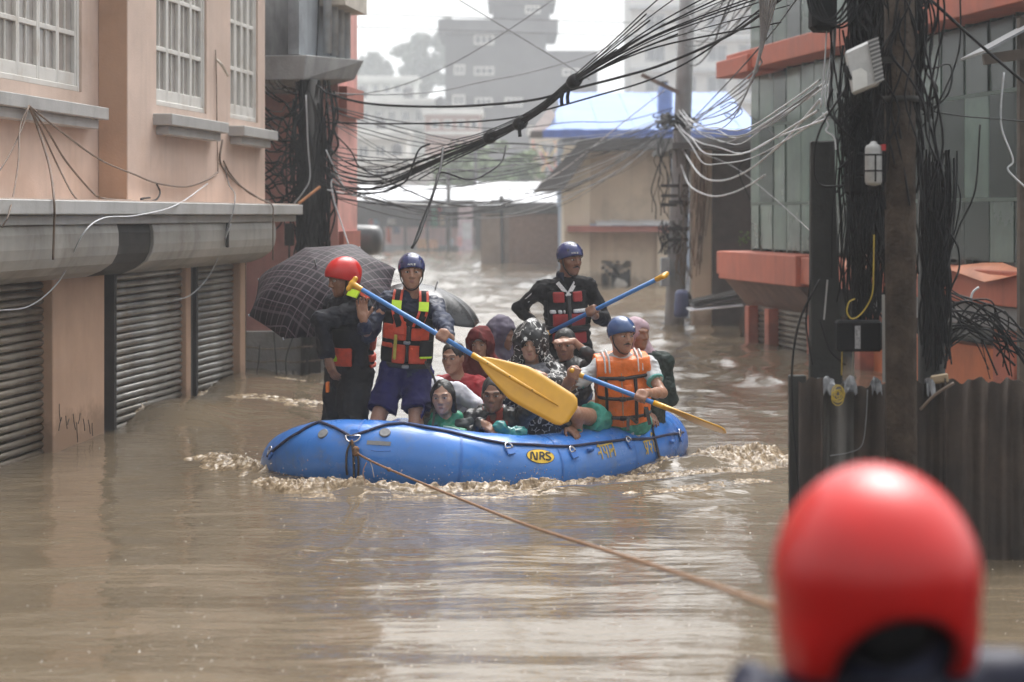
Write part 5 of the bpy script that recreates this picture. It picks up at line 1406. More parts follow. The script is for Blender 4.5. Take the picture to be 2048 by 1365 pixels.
# ================================================================== the raft
RAFTB = mat("raft_blue", (0.042, 0.195, 0.60), .28, .07, 2.0, .03, 5, coat=.2, stain=(0.13, 0.19, 0.32), stain_scale=8, stain_amt=.5, streak=.10, rvar=.08)
RAFTD = mat("raft_patch_blue", (0.030, 0.15, 0.50), .35, .05, 4)
ROPEB = mat("navy_rope", (0.016, 0.018, 0.060), .7, .2, 60)
CHROME = mat("ring_steel", (0.62, 0.62, 0.64), .2, .05, 5, metal=.9)
VALVE = mat("valve_grey", (0.20, 0.205, 0.21), .5, .1, 20)
LOGOY = mat("logo_yellow", (0.78, 0.52, 0.03), .4, .04, 10)
INK = mat("logo_black", (0.012, 0.012, 0.014), .4, .05, 10)
TOWROPE = mat("tow_rope", (0.21, 0.105, 0.045), .75, .2, 90, .3, 220)
PADY = mat("paddle_yellow", (0.66, 0.34, 0.012), .33, .05, 8, coat=.2)
PADB = mat("paddle_shaft_blue", (0.055, 0.20, 0.50), .35, .06, 8)

RC = [(590, 13.95, .055), (655, 13.45, .180), (790, 13.28, .190), (940, 13.35, .115), (1090, 13.68, .060), (1215, 14.2, .085), (1290, 14.75, .125), (1312, 15.3, .065),
      (1250, 15.8, .02), (1100, 15.75, .0), (920, 15.45, .0), (750, 15.05, .0), (630, 14.55, .0)]
RR = 0.238
def raft_path(n=12):
    pts = [Vector((xx(p, Y), Y, z)) for p, Y, z in RC]
    m = len(pts); out = []
    for i in range(m):
        p0, p1, p2, p3 = pts[i - 1], pts[i], pts[(i + 1) % m], pts[(i + 2) % m]
        for k in range(n):
            t = k / n
            out.append(0.5 * ((2 * p1) + (p2 - p0) * t + (2 * p0 - 5 * p1 + 4 * p2 - p3) * t * t + (3 * p1 - p0 - 3 * p2 + p3) * t ** 3))
    return out
RPATH = raft_path()
RN = len(RPATH)
RCEN = sum(RPATH, Vector()) / RN
def rframe(s):
    i = int(math.floor(s)) % RN; f = s - math.floor(s)
    c = RPATH[i].lerp(RPATH[(i + 1) % RN], f)
    t0 = RPATH[(i + 1) % RN] - RPATH[i - 1]; t1 = RPATH[(i + 2) % RN] - RPATH[i]
    t = t0.lerp(t1, f).normalized()
    n = Vector((t.y, -t.x, 0)).normalized()
    if (n.dot(c - RCEN)) < 0: n = -n
    up = t.cross(n); up = up if up.z > 0 else -up
    return c, t, n, up
def rsurf(s, phi, off=0.0):
    c, t, n, up = rframe(s)
    return c + (n * math.cos(phi) + up * math.sin(phi)) * (RR + off)
def proj(p): return CX + p.x / p.y * F, CY + (CAMH - p.z) / p.y * F
_RG = []
for _i in range(0, 176):
    for _j in range(-6, 25):
        _s, _f = _i / 2, _j * math.pi / 30
        _c, _t, _n, _u = rframe(_s)
        _nr = _n * math.cos(_f) + _u * math.sin(_f)
        _p = _c + _nr * RR
        if _nr.dot(Vector((0, 0, CAMH)) - _p) > 0 and _p.y < 15.2: _RG.append((*proj(_p), _s, _f, _p.y))
_RGA = np.array(_RG)
def on_raft(px, py):
    d = (_RGA[:, 0] - px) ** 2 + (_RGA[:, 1] - py) ** 2 + 0.5 * (_RGA[:, 4] - 13) ** 2
    k = int(np.argmin(d)); s, f = _RGA[k, 2], _RGA[k, 3]
    for step in (.25, .12, .06, .03):
        best = None
        for ds in (-step, 0, step):
            for df in (-step * .2, 0, step * .2):
                q = proj(rsurf(s + ds, f + df)); e = (q[0] - px) ** 2 + (q[1] - py) ** 2
                if best is None or e < best[0]: best = (e, s + ds, f + df)
        s, f = best[1], best[2]
    return s, f
def rpt(px, py, off=0.0):
    s, f = on_raft(px, py); return rsurf(s, f, off)

def raft():
    T = thing("inflatable_raft", "blue inflatable rescue raft crowded with people", "raft", Vector((RCEN.x, RCEN.y, -.05)))
    nphi = 36; vs = []; fs = []
    for i in range(RN):
        c, t, n, up = rframe(i)
        bul = 1.0 + .006 * math.sin(i * 1.3)
        for k in range(nphi):
            a = 2 * math.pi * k / nphi
            vs.append(c + (n * math.cos(a) + up * math.sin(a)) * RR * bul)
    for i in range(RN):
        for k in range(nphi):
            fs.append((i * nphi + k, i * nphi + (k + 1) % nphi, ((i + 1) % RN) * nphi + (k + 1) % nphi, ((i + 1) % RN) * nphi + k))
    tube = MB().add(vs, fs, True).build("tube", RAFTB, T)
    # seams between tube panels
    for s in (6.5, 19, 33, 47, 60, 73):
        m = MB(); vs = []; fs = []
        for j in range(2):
            for k in range(nphi): vs.append(rsurf(s + j * .32, 2 * math.pi * k / nphi, .0025))
        fs = [(k, (k + 1) % nphi, nphi + (k + 1) % nphi, nphi + k) for k in range(nphi)]
        MB().add(vs, fs, True).build("seam_tape", RAFTD, tube)
    # floor and thwarts
    inner = [RPATH[i] + (rframe(i)[2] * -.12) for i in range(0, RN, 3)]
    m = MB(); m.prism([Vector((p.x, p.y, -.10)) for p in inner], (0, 0, .09)); m.build("floor", RAFTD, T)
    near = [RPATH[i] for i in (28, 44, 58)]; far = [RPATH[i] for i in (128, 118, 108)]
    for a, b in zip(near, far):
        m = MB(); a2 = Vector((a.x, a.y, .12)); b2 = Vector((b.x, b.y, .12)); m.tube([a2.lerp(b2, t) for t in (.06, .3, .5, .7, .94)], .15, 18); m.build("thwart", RAFTB, T)
    # perimeter line
    line = [(537, 913), (560, 893), (600, 866), (640, 846), (672, 858), (702, 874), (735, 864), (775, 851), (808, 849), (850, 857), (900, 866), (960, 880), (1010, 889), (1060, 891), (1138, 894), (1180, 889), (1252, 880), (1300, 878), (1352, 868), (1366, 866)]
    sf = [on_raft(a, b) for a, b in line]; pts = []
    for (s0, f0), (s1, f1) in zip(sf, sf[1:]):
        for q in range(8): pts.append(rsurf(s0 + (s1 - s0) * q / 8, f0 + (f1 - f0) * q / 8, .008))
    m = MB(); m.tube(pts, .0095, 7); m.build("perimeter_rope", ROPEB, T)
    # D-rings
    def dring(px, py, ang, r=.042, w=1.0):
        s, f = on_raft(px, py); c, t, n, up = rframe(s); nr = (n * math.cos(f) + up * math.sin(f)); ta = t; tb = nr.cross(ta).normalized()
        e1 = ta * math.cos(ang) + tb * math.sin(ang); e2 = -ta * math.sin(ang) + tb * math.cos(ang)
        p0 = rsurf(s, f, .014); pts = []
        for k in range(14):
            a = math.pi * k / 13; pts.append(p0 + e1 * math.cos(a) * r * w + e2 * math.sin(a) * r * 1.1)
        m = MB(); m.tube(pts + [pts[0]], .0058, 7); o = m.build("d_ring", CHROME, T)
        m = MB(); pa = p0 - nr * .008; m.hexa([pa + e1 * x * .03 + e2 * y + nr * z for z in (-.004, .008) for y in (-.05, .012) for x in (-1, 1)]); m.build("webbing", RAFTD, o, .003)
        m = MB(); vv = [rsurf(s + math.cos(2 * math.pi * k / 20) * .36, f + math.sin(2 * math.pi * k / 20) * .26, .003) for k in range(20)]; m.add(vv + [rsurf(s, f, .004)], [(k, (k + 1) % 20, 20) for k in range(20)], True); m.build("patch", RAFTD, o)
    dring(708, 874, math.pi, .046, 1.1); dring(1017, 898, .2, .036, .8); dring(1144, 905, .15, .034, .7); dring(1256, 884, .2, .032, .8); dring(1358, 870, .5, .036, .9); dring(543, 905, .6, .034)
    # grey valves, label, small handles
    for px, py in ((646, 868), (770, 866)):
        s, f = on_raft(px, py); c, t, n, up = rframe(s); nr = n * math.cos(f) + up * math.sin(f)
        m = MB(); m.lathe(rsurf(s, f, -.002), [(.038, 0), (.038, .006), (.033, .011), (.030, .010), (.012, .013)], 22, nr); m.build("valve", VALVE, T)
    def decal(px, py, ws, wf, mt, name, off=.003, ell=True, parent=T, nseg=28, rot=0.0):
        s, f = on_raft(px, py)
        sl = (RPATH[(int(s) + 1) % RN] - RPATH[int(s) % RN]).length
        def q(x, y, o): 
            x2 = x * math.cos(rot) - y * math.sin(rot); y2 = x * math.sin(rot) + y * math.cos(rot)
            return rsurf(s + x2 / sl, f + y2 / RR, o)
        if ell:
            vv = [q(0, 0, off)]; ff = []
            for ring in (.5, 1.0):
                for k in range(nseg): a = 2 * math.pi * k / nseg; vv.append(q(math.cos(a) * ws * ring, math.sin(a) * wf * ring, off))
            for k in range(nseg):
                ff.append((0, 1 + k, 1 + (k + 1) % nseg)); ff.append((1 + k, 1 + nseg + k, 1 + nseg + (k + 1) % nseg, 1 + (k + 1) % nseg))
        else:
            vv = []; ff = []; nx = 8
            for i in range(nx + 1):
                for j in range(3): vv.append(q((i / nx * 2 - 1) * ws, (j - 1) * wf, off))
            for i in range(nx):
                for j in range(2): ff.append((i * 3 + j, i * 3 + j + 1, i * 3 + j + 4, i * 3 + j + 3))
        MB().add(vv, ff, True).build(name, mt, parent)
        return q
    # direction of +s on the near side: left to right in the picture
    decal(758, 887, .067, .014, VALVE, "label_plate", ell=False)
    m = MB(); m.tube(spline([rpt(742, 901, .002), rpt(762, 903, .002), rpt(782, 902, .002)], 4), .0022, 5); m.build("label_line", RAFTD, T)
    q = decal(1081, 913, .108, .052, INK, "logo_edge", .0030, rot=-.03)
    q = decal(1081, 913, .104, .048, LOGOY, "logo_oval", .0045, rot=-.03)
    def strokes(q, lines, w, name, mt, off=.0068):
        m = MB()
        for ln in lines:
            pts = []
            for i in range(len(ln) - 1):
                for k in range(5): t = k / 5; pts.append((ln[i][0] + (ln[i + 1][0] - ln[i][0]) * t, ln[i][1] + (ln[i + 1][1] - ln[i][1]) * t))
            pts.append(ln[-1]); vv = []; n = len(pts)
            for i, p in enumerate(pts):
                a = pts[max(i - 1, 0)]; b = pts[min(i + 1, n - 1)]; dx, dy = b[0] - a[0], b[1] - a[1]; L = math.hypot(dx, dy) or 1
                nx, ny = -dy / L * w, dx / L * w
                vv.append(q(p[0] + nx, p[1] + ny, off)); vv.append(q(p[0] - nx, p[1] - ny, off))
            m.add(vv, [(2 * i, 2 * i + 1, 2 * i + 3, 2 * i + 2) for i in range(n - 1)], True)
        m.build(name, mt, T)
    sk = lambda L: [(x + y * .12, y) for x, y in L]
    h = .026
    strokes(q, [sk([(-.078, -h), (-.074, h * .8), (-.062, h), (-.046, -h * .9), (-.034, -h), (-.028, h)]),
                sk([(-.010, -h), (-.004, h), (.018, h), (.026, h * .55), (.020, .002), (-.004, -.002)]), sk([(.006, 0), (.028, -h)]),
                sk([(.078, h * .85), (.052, h), (.040, h * .6), (.046, .006), (.066, -.004), (.074, -h * .55), (.062, -h), (.034, -h * .9)])], .0062, "logo_letters", INK)
    # Devanagari lettering in yellow, two words
    s1 = [sk([(-.075, .035), (.075, .035)]), sk([(-.055, .035), (-.055, -.035)]), sk([(-.055, .0), (-.078, .002), (-.082, -.010)]), sk([(-.065, .05), (-.05, .062), (-.06, .037)]),
          sk([(-.005, .035), (-.005, -.035)]), sk([(-.03, .035), (-.03, .0), (-.018, -.008), (-.005, -.002)]), sk([(.02, .035), (.02, -.035)]),
          sk([(.065, .035), (.065, -.035)]), sk([(.065, .0), (.05, .008), (.044, -.008), (.036, .006), (.03, -.012)])]
    s2 = [sk([(-.08, .035), (.085, .035)]), sk([(-.045, .035), (-.045, -.035)]), sk([(-.07, .035), (-.07, .004), (-.058, -.006), (-.045, 0)]), sk([(-.045, -.008), (-.07, -.03)]),
          sk([(-.01, .035), (-.018, .012), (.004, .01), (.0, -.012), (-.02, -.008), (.008, -.036)]), sk([(.03, .035), (.038, .012), (.026, .0), (.04, -.034)]), sk([(.065, .035), (.065, -.035)]), sk([(.03, .05), (.05, .066), (.068, .05), (.066, .035)])]
    LT = mat("letter_yellow", (0.52, 0.36, 0.05), .5, .2, 40)
    for (px, py), st, nm in (((1214, 903), s1, "lettering"), ((1302, 893), s2, "lettering")):
        s, f = on_raft(px, py); sl = (RPATH[(int(s) + 1) % RN] - RPATH[int(s) % RN]).length
        strokes(lambda x, y, o, s=s, f=f, sl=sl: rsurf(s + x * 1.15 / sl, f + y * 1.35 / RR, o), st, .0048, nm, LT, .004)
    for px, py in ((1178, 902), (1340, 884)):
        s, f = on_raft(px, py); c, t, n, up = rframe(s); nr = n * math.cos(f) + up * math.sin(f)
        m = MB(); m.tube([rsurf(s - .28, f, .006), rsurf(s - .2, f, .022), rsurf(s + .2, f, .022), rsurf(s + .28, f, .006)], .016, 8); m.build("lift_handle", RAFTD, T)
    # hanging straps over the near side
    m = MB(); p = [rpt(1302, 842, .01), rpt(1306, 870, .012), rpt(1312, 900, .014), rpt(1318, 928, .02)]
    sp = spline(p, 5)
    for i in range(len(sp) - 1): m.bar(sp[i], sp[i + 1] + (sp[i + 1] - sp[i]) * .1, .028, .004, Vector((1, -.6, 0)))
    m.build("hanging_strap", INK, T)
    # carry bridle at the bow: dark loops hanging from the ring
    for k, (dx, yb) in enumerate(((-6, 956), (6, 962), (14, 960))):
        m = MB(); m.tube(spline([rpt(704, 884, .02), rpt(702 + dx, 905, .02), rpt(702 + dx * 1.2, 930, .018), rpt(702 + dx * 1.1, yb - 8, .012)], 5), .008, 6); m.build("bow_strap", mat("strap_brown", (0.05, 0.04, 0.035), .7), T)
    return T
raft()

def tow_rope():
    start = rpt(706, 884, .03)
    knot = rpt(715, 905, .035)
    pts = [start, knot] + [P(*q) for q in ((760, 931, 12.75), (900, 990, 11.2), (1040, 1046, 9.4), (1200, 1098, 7.6), (1380, 1156, 5.6), (1560, 1222, 3.9), (1690, 1290, 3.05))]
    T = thing("tow_rope", "long brown tow rope running from the raft bow to the red-helmeted person", "rope", start)
    m = MB(); m.tube(spline(pts, 12), .0075, 7); m.build("rope_line", TOWROPE, T)
    m = MB(); m.lathe(knot - Vector((0, 0, .03)), [(.008, 0), (.02, .008), (.022, .025), (.018, .04), (.024, .05), (.010, .065)], 10); m.build("knot", TOWROPE, T)
    q = P(778, 938, 12.6); m = MB(); m.lathe(q - Vector((.012, 0, 0)), [(.006, 0), (.014, .008), (.014, .02), (.006, .028)], 8, Vector((1, 0, -.4))); m.build("knot", TOWROPE, T)
    m = MB(); m.tube(spline([P(733, 925, 12.9), P(726, 945, 12.85), P(730, 970, 12.8), P(716, 1003, 12.7)], 5), .003, 5); m.build("frayed_end", TOWROPE, T)
    m = MB(); m.tube(spline([P(738, 918, 12.95), P(744, 935, 12.9), P(748, 955, 12.9)], 5), .003, 5); m.build("frayed_end", mat("grey_line", (.4, .4, .4)), T)
tow_rope()
# ================================================================== people
def skin(name, c): return mat(name, c, .40, .10, 32, .12, 90, sss=.12, col2=(c[0] * .86, c[1] * .68, c[2] * .64), rvar=.12, stain=(c[0] * .62, c[1] * .56, c[2] * .54), stain_scale=18, stain_amt=.45)
SK_A = skin("skin_tan", (0.36, 0.205, 0.135)); SK_B = skin("skin_brown", (0.25, 0.135, 0.085)); SK_C = skin("skin_light", (0.44, 0.28, 0.20)); SK_D = skin("skin_deep", (0.185, 0.10, 0.066))
HAIR = mat("black_hair", (0.010, 0.009, 0.009), .38, .3, 60, .3, 150)
EYEW = mat("eye_white", (0.50, 0.47, 0.44), .2, .02, 5); EYED = mat("eye_dark", (0.012, 0.009, 0.008), .1, .02, 5)
LIP = mat("lip", (0.27, 0.115, 0.095), .4, .08, 40)
HELN = mat("helmet_navy", (0.022, 0.030, 0.125), .22, .06, 6, coat=.5)
HELB = mat("helmet_blue", (0.030, 0.075, 0.205), .22, .06, 6, coat=.5)
HELR = mat("helmet_red", (0.50, 0.008, 0.006), .30, .08, 6, coat=.05)
BLACKF = mat("black_fabric", (0.010, 0.010, 0.012), .75, .2, 9, .15, 60, spec=.2)
NAVYF = mat("navy_fabric", (0.010, 0.014, 0.032), .6, .2, 7, .25, 45, col2=(0.024, 0.034, 0.070), spec=.35, rvar=.25)
VESTR = mat("vest_red_orange", (0.58, 0.056, 0.016), .5, .14, 14, .25, 55, rvar=.2, stain=(0.26, 0.04, 0.02), stain_scale=10, stain_amt=.5)
VESTO = mat("vest_orange", (0.78, 0.165, 0.012), .45, .10, 12, .3, 40, rvar=.2, stain=(0.46, 0.10, 0.015), stain_scale=9, stain_amt=.5)
REFL = mat("reflective_yellow", (0.55, 0.80, 0.03), .4, .05, 30)
REFLW = mat("reflective_white", (0.62, 0.62, 0.62), .4, .15, 90)
YWEB = mat("yellow_webbing", (0.42, 0.36, 0.05), .6, .1, 30)

def vec(*a): return np.array(a, float)
def npv(v): return np.array(v, float)
def unit(v): v = npv(v); return v / np.linalg.norm(v)
def ik(a, c, l1, l2, pole):
    """Middle joint of a two-bone limb from a to c bending towards pole."""
    a, c, pole = npv(a), npv(c), npv(pole)
    d = c - a; L = np.linalg.norm(d)
    if L > (l1 + l2) * .995: s = L / ((l1 + l2) * .995); l1 *= s; l2 *= s
    x = (l1 * l1 - l2 * l2 + L * L) / (2 * L); h = math.sqrt(max(l1 * l1 - x * x, 0))
    d = d / L; p = pole - a; p = p - d * (p @ d); p = p / (np.linalg.norm(p) + 1e-9)
    return a + d * x + p * h
def Pn(*a): return npv(P(*a))
def hem_cut(S, c, d, w=.12):
    d = unit(d); x = unit(np.cross(d, vec(.3, .2, .9))); y = np.cross(d, x)
    S.box(c + d * .11, vec(w, w, .11), np.stack([x, y, d], 1), .004, .004, True)

class Body:
    def __init__(s, label, nb, pv, yaw, hc, hyaw=None, hpitch=0.0, hroll=0.0, k=1.0, sk=SK_A, sw=1.0, hk=None, vox=.0075):
        s.k = k; s.hk = hk or k; s.vox = vox
        s.nb, s.pv, s.hc = npv(nb), npv(pv), npv(hc)
        s.root = thing("person", label, "person", Vector((s.pv[0], s.pv[1], min(s.pv[2], .0))))
        y = math.radians(yaw)
        s.u = unit(s.nb - s.pv)
        l = vec(math.cos(y), math.sin(y), 0); s.l = unit(l - s.u * (l @ s.u)); s.f = np.cross(s.u, s.l) * -1
        f0 = vec(math.sin(y), -math.cos(y), 0)
        if s.f @ f0 < 0: s.f = -s.f
        hy = math.radians(yaw if hyaw is None else hyaw)
        hf = vec(math.sin(hy), -math.cos(hy), 0); hl = vec(math.cos(hy), math.sin(hy), 0); up = vec(0, 0, 1)
        p = math.radians(hpitch); hf, up = hf * math.cos(p) - up * math.sin(p), up * math.cos(p) + hf * math.sin(p)
        r = math.radians(hroll); hl, up = hl * math.cos(r) + up * math.sin(r), up * math.cos(r) - hl * math.sin(r)
        s.hf, s.hl, s.hu = hf, hl, up
        s.T = np.linalg.norm(s.nb - s.pv)
        s.shL = s.nb - s.u * .055 * k + s.l * .165 * k * sw; s.shR = s.nb - s.u * .055 * k - s.l * .165 * k * sw
        s.S = Sculpt(); s.sk = sk; s.limbs = {}
        s.sw = sw
    def H(s, l, f, u): return s.hc + (s.hl * l + s.hf * f + s.hu * u) * s.hk
    def B(s, l, f, t): return s.pv + s.l * l * s.k + s.f * f * s.k + s.u * (s.T * t)
    def HR(s): return np.stack([s.hl, s.hf, s.hu], 1)
    def BR(s): return np.stack([s.l, s.f, s.u], 1)
    # ---- flesh
    def head(s):
        S, H, q, R = s.S, s.H, s.hk, s.HR()
        S.ell(H(0, -.012, .026), vec(.076, .094, .092) * q, R, .01)
        S.ell(H(0, .026, -.030), vec(.063, .068, .076) * q, R, .03)
        S.ell(H(0, .050, -.078), vec(.040, .036, .034) * q, R, .03)
        S.ell(H(0, .078, -.094), vec(.020, .016, .016) * q, R, .018)
        for x in (-1, 1):
            S.ell(H(x * .043, .058, -.018), vec(.020, .018, .018) * q, R, .02)
            S.cap(H(x * .012, .089, .028), H(x * .045, .074, .030), .010 * q, .009 * q, .014)
            S.ell(H(x * .031, .096, .008), vec(.018, .013, .013) * q, R, .008, True)
            S.ell(H(x * .077, -.006, -.004), vec(.010, .020, .032) * q, R, .006)
        S.cap(H(0, .090, .022), H(0, .108, -.022), .008 * q, .012 * q, .012)
        for x in (-1, 1): S.ell(H(x * .012, .099, -.028), vec(.010, .010, .009) * q, R, .008)
        S.cap(H(-.018, .087, -.058), H(.018, .087, -.058), .008 * q, None, .010)
        S.cap(H(0, -.020, -.045), s.nb - s.u * .02, .054 * q, .060 * s.k, .03)
    def torso(s):
        s.torso_shape(s.S, -.012)
    def torso_shape(s, S, e, t0=-.08, belly=0.0, sh=True):
        k = s.k; B = s.B
        S.ecap(B(0, 0, t0), B(0, 0, .14), (.155 * k + e, .108 * k + e), (.148 * k + e, .105 * k + e + belly), s.l, .03)
        S.ecap(B(0, .0, .14), B(0, 0, .48), (.146 * k + e, .104 * k + e + belly), (.152 * k * s.sw ** .5 + e, .105 * k + e), s.l, .04)
        S.ecap(B(0, .0, .48), B(0, -.01, .80), (.152 * k * s.sw ** .5 + e, .108 * k + e), (.150 * k * s.sw ** .5 + e, .092 * k + e), s.l, .04)
        if sh:
            S.cap(s.shL, s.nb - s.u * .02, .050 * k + e, .055 * k + e, .05); S.cap(s.shR, s.nb - s.u * .02, .050 * k + e, .055 * k + e, .05)
    def arm(s, side, wrist, pole, hand=None, la=.285, lf=.255):
        sh = s.shL if side == 'L' else s.shR
        w = npv(wrist); e = ik(sh, w, la * s.k, lf * s.k, pole)
        s.limbs['arm' + side] = (sh, e, w)
        S, k = s.S, s.k
        S.cap(sh, e, .042 * k, .036 * k, .02); S.cap(e, e + (w - e) * .4, .036 * k, .037 * k, .015); S.cap(e + (w - e) * .4, w, .037 * k, .025 * k, .015)
        return e, w
    def grip(s, side, G, axis, back, r=.016, k=None):
        """Closed hand round a shaft at G; back = direction the back of the hand faces; the wrist comes from the arm."""
        S = s.S; k = k or s.k; G = npv(G); a = unit(axis); b = npv(back); b = unit(b - a * (b @ a)); c = np.cross(a, b)
        w = s.limbs['arm' + side][2]
        if (w - G) @ c > 0: c = -c            # fingers go round the side away from the wrist
        R0 = r + .012
        S.box(G + b * R0 - c * .004, vec(.043, .014, .036) * k, np.stack([a, b, c], 1), .012, .012)
        S.cap(w, G + b * R0 - c * .030, .026 * k, .024 * k, .02)
        for i in range(4):
            o = (i - 1.5) * .0215 * k; rr = (.0092, .0098, .0095, .0082)[i] * k
            pts = []
            for ang in (0, 50, 100, 150, (195, 205, 200, 185)[i]):
                t = math.radians(ang); pts.append(G + a * o + (b * math.cos(t) + c * math.sin(t)) * (r + rr * .95) + c * .010 * (1 if ang < 60 else 0))
            for p, q in zip(pts, pts[1:]): S.cap(p, q, rr, rr * .97, .004)
        sgn = 1 if (s.u @ a) > 0 else -1
        th = [G + b * R0 - c * .022 + a * sgn * .030 * k, G - c * (r + .010) + a * sgn * .040 * k, G - b * (r + .004) - c * .004 + a * sgn * .036 * k]
        for p, q in zip(th, th[1:]): S.cap(p, q, .0115 * k, .0095 * k, .006)
    def hand(s, side, d, n, curl=.5, spread=.10, k=None):
        """Relaxed or open hand beyond the wrist: d = direction of the hand, n = palm normal."""
        S = s.S; k = k or s.k; w = s.limbs['arm' + side][2]; d = unit(d); n = npv(n); n = unit(n - d * (n @ d)); x = np.cross(d, n)
        if side == 'R': x = -x
        S.cap(w, w + d * .03 * k, .024 * k, .026 * k, .015)
        S.box(w + d * .055 * k, vec(.040, .014, .045) * k, np.stack([x, n, d], 1), .013, .012)
        for i in range(4):
            o = (i - 1.5); L = (.062, .076, .072, .056)[i] * k; rr = (.0092, .0098, .0094, .0082)[i] * k
            b0 = w + d * .097 * k + x * o * .0205 * k; dd = unit(d + x * o * spread)
            c1 = unit(dd + n * curl * .6); c2 = unit(dd + n * curl * 1.6); c3 = unit(dd * .7 + n * curl * 2.6)
            p1 = b0 + c1 * L * .45; p2 = p1 + c2 * L * .32; p3 = p2 + c3 * L * .25
            S.cap(b0 - dd * .02, p1, rr * 1.05, rr, .006); S.cap(p1, p2, rr, rr * .95, .003); S.cap(p2, p3, rr * .95, rr * .85, .003)
        t0 = w + d * .025 * k - x * .030 * k; t1 = t0 + unit(d * .7 - x * .8 + n * .4) * .042 * k; t2 = t1 + unit(d - x * .2 + n * .6) * .032 * k
        S.cap(t0, t1, .0135 * k, .0115 * k, .01); S.cap(t1, t2, .0110 * k, .0090 * k, .004)
    def leg(s, side, knee, ankle, foot=None):
        k = s.k; hip = s.pv + s.l * (.085 if side == 'L' else -.085) * k - s.u * .02
        kn, an = npv(knee), npv(ankle); s.limbs['leg' + side] = (hip, kn, an)
        S = s.S
        S.cap(hip, kn, .078 * k, .052 * k, .03); S.cap(kn, kn + (an - kn) * .35, .052 * k, .052 * k, .02); S.cap(kn + (an - kn) * .35, an, .052 * k, .034 * k, .02)
        f = unit(foot if foot is not None else s.f)
        S.cap(an - vec(0, 0, .03), an + f * .15 * k - vec(0, 0, .05), .034 * k, .028 * k, .02)
    def finish(s):
        o = sculpted("body", s.S, s.sk, s.root, s.vox); s.body = o; return o
    # ---- face details
    def face(s, brow=HAIR, lip=LIP, moustache=None, look=0.0, squint=1.0):
        H, q = s.H, s.hk
        for x in (-1, 1):
            m = MB(); R = s.HR(); c = H(x * .031, .0805, .008)
            m2 = Sculpt().ell(c, vec(.0155, .011, .0085 * squint) * q, R); e = sculpted("eye", m2, EYEW, s.root, .003)
            m2 = Sculpt().ell(H(x * .031 + look * .006, .0895, .0075), vec(.0068, .0035, .0070 * squint) * q, R); sculpted("iris", m2, EYED, e, .0025)
            m.tube(spline([Vector(H(x * .046, .0815, .012)), Vector(H(x * .031, .0925, .0165)), Vector(H(x * .016, .0885, .010))], 4), .0024 * q, 5); m.build("eyelid", s.sk, e)
            b = MB(); b.tube(spline([Vector(H(x * .014, .0975, .0305)), Vector(H(x * .031, .0960, .0360)), Vector(H(x * .050, .0795, .0300))], 4), [.0028 * q] * 6 + [.0024 * q, .002 * q, .0016 * q], 6); b.build("eyebrow", brow, s.root)
        S = Sculpt(); R = s.HR()
        S.ell(H(0, .0915, -.0545), vec(.0215, .0065, .0048) * q, R, .003).ell(H(0, .0915, -.0625), vec(.0185, .0070, .0056) * q, R, .003); sculpted("lips", S, lip, s.root, .003)
        if moustache is not None:
            S = Sculpt()
            for x in (-1, 1): S.cap(H(x * .003, .0985, -.043), H(x * .028, .0855, -.054), .0068 * q, .0042 * q, .005)
            sculpted("moustache", S, moustache, s.root, .003)
    def hair(s, long=False, m=HAIR, k=1.0):
        S = Sculpt(); R = s.HR(); q = s.hk
        S.ell(s.H(0, -.018, .034), vec(.084, .100, .094) * q * k, R, .01)
        if long:
            for x in (-1, 1): S.cap(s.H(x * .062, .0, .02), s.H(x * .066, -.02, -.10), .026 * q, .022 * q, .03)
            S.ell(s.H(0, -.06, -.03), vec(.075, .05, .08) * q, R, .03)
        S.ell(s.H(0, .118, -.004), vec(.066, .080, .104) * q, R, .012, True)
        S.noise(.006, 40, 3.3, 2, (1, 1, .4))
        return sculpted("hair", S, m, s.root, .005)
    def helmet(s, m, front=.040, back=-.045, vents=True, strap=True, grow=1.0, ears=False, logo=None):
        S = Sculpt(); R = s.HR(); q = s.hk * grow
        c = s.H(0, -.008, .036)
        S.ell(c, vec(.097, .119, .104) * q, R, .01)
        if ears:
            for x in (-1, 1): S.ell(s.H(x * .068, -.026, -.010), vec(.030, .060, .060) * q, R, .03)
        # lower rim slopes from the brow to the nape
        n = s.hf * (front - back) / .22 - s.hu
        S.cut(s.H(0, .1, front), n, .006)
        S.ell(s.H(0, -.002, .016), vec(.083, .103, .094) * q, R, .004, True)
        o = sculpted("helmet", S, m, s.root, .005)
        def surf(az, el, e=1.0):
            d = s.hl * math.sin(az) * math.cos(el) + s.hf * math.cos(az) * math.cos(el) + s.hu * math.sin(el)
            dl = vec(d @ s.hl, d @ s.hf, d @ s.hu); t = 1 / np.linalg.norm(dl / (vec(.097, .119, .104) * q)); return Vector(c + d * t * e), Vector(d)
        if vents:
            for az, el in ((-.75, .42), (.75, .42), (0, .98), (-.55, 1.0), (.55, 1.0), (2.2, .4), (-2.2, .4)):
                p, d = surf(az, el, .995)
                v = MB(); v.lathe(p - d * .004, [(.0095 * q, 0), (.0095 * q, .006), (.004 * q, .0045)], 12, d); v.build("vent", EYED, o)
        if logo:
            g = MB(); h = .0075
            L = {'N': [[(-1, -1), (-1, 1), (.6, -1), (.6, 1)]], 'R': [[(-1, -1), (-1, 1), (.5, 1), (.6, .1), (-1, 0)], [(-.2, 0), (.7, -1)]], 'S': [[(.7, 1), (-.8, .9), (-.7, .1), (.6, -.1), (.6, -.9), (-.9, -1)]]}
            for i, ch in enumerate(logo):
                for ln in L[ch]:
                    pts = [surf(az=(-((i - 1) * .17 + x * .065)) * -1 + LOGO_AZ, el=.215 + y * .045, e=1.006)[0] for x, y in ln]
                    g.tube(pts, .0024, 4)
            g.build("logo_print", REFLW, o)
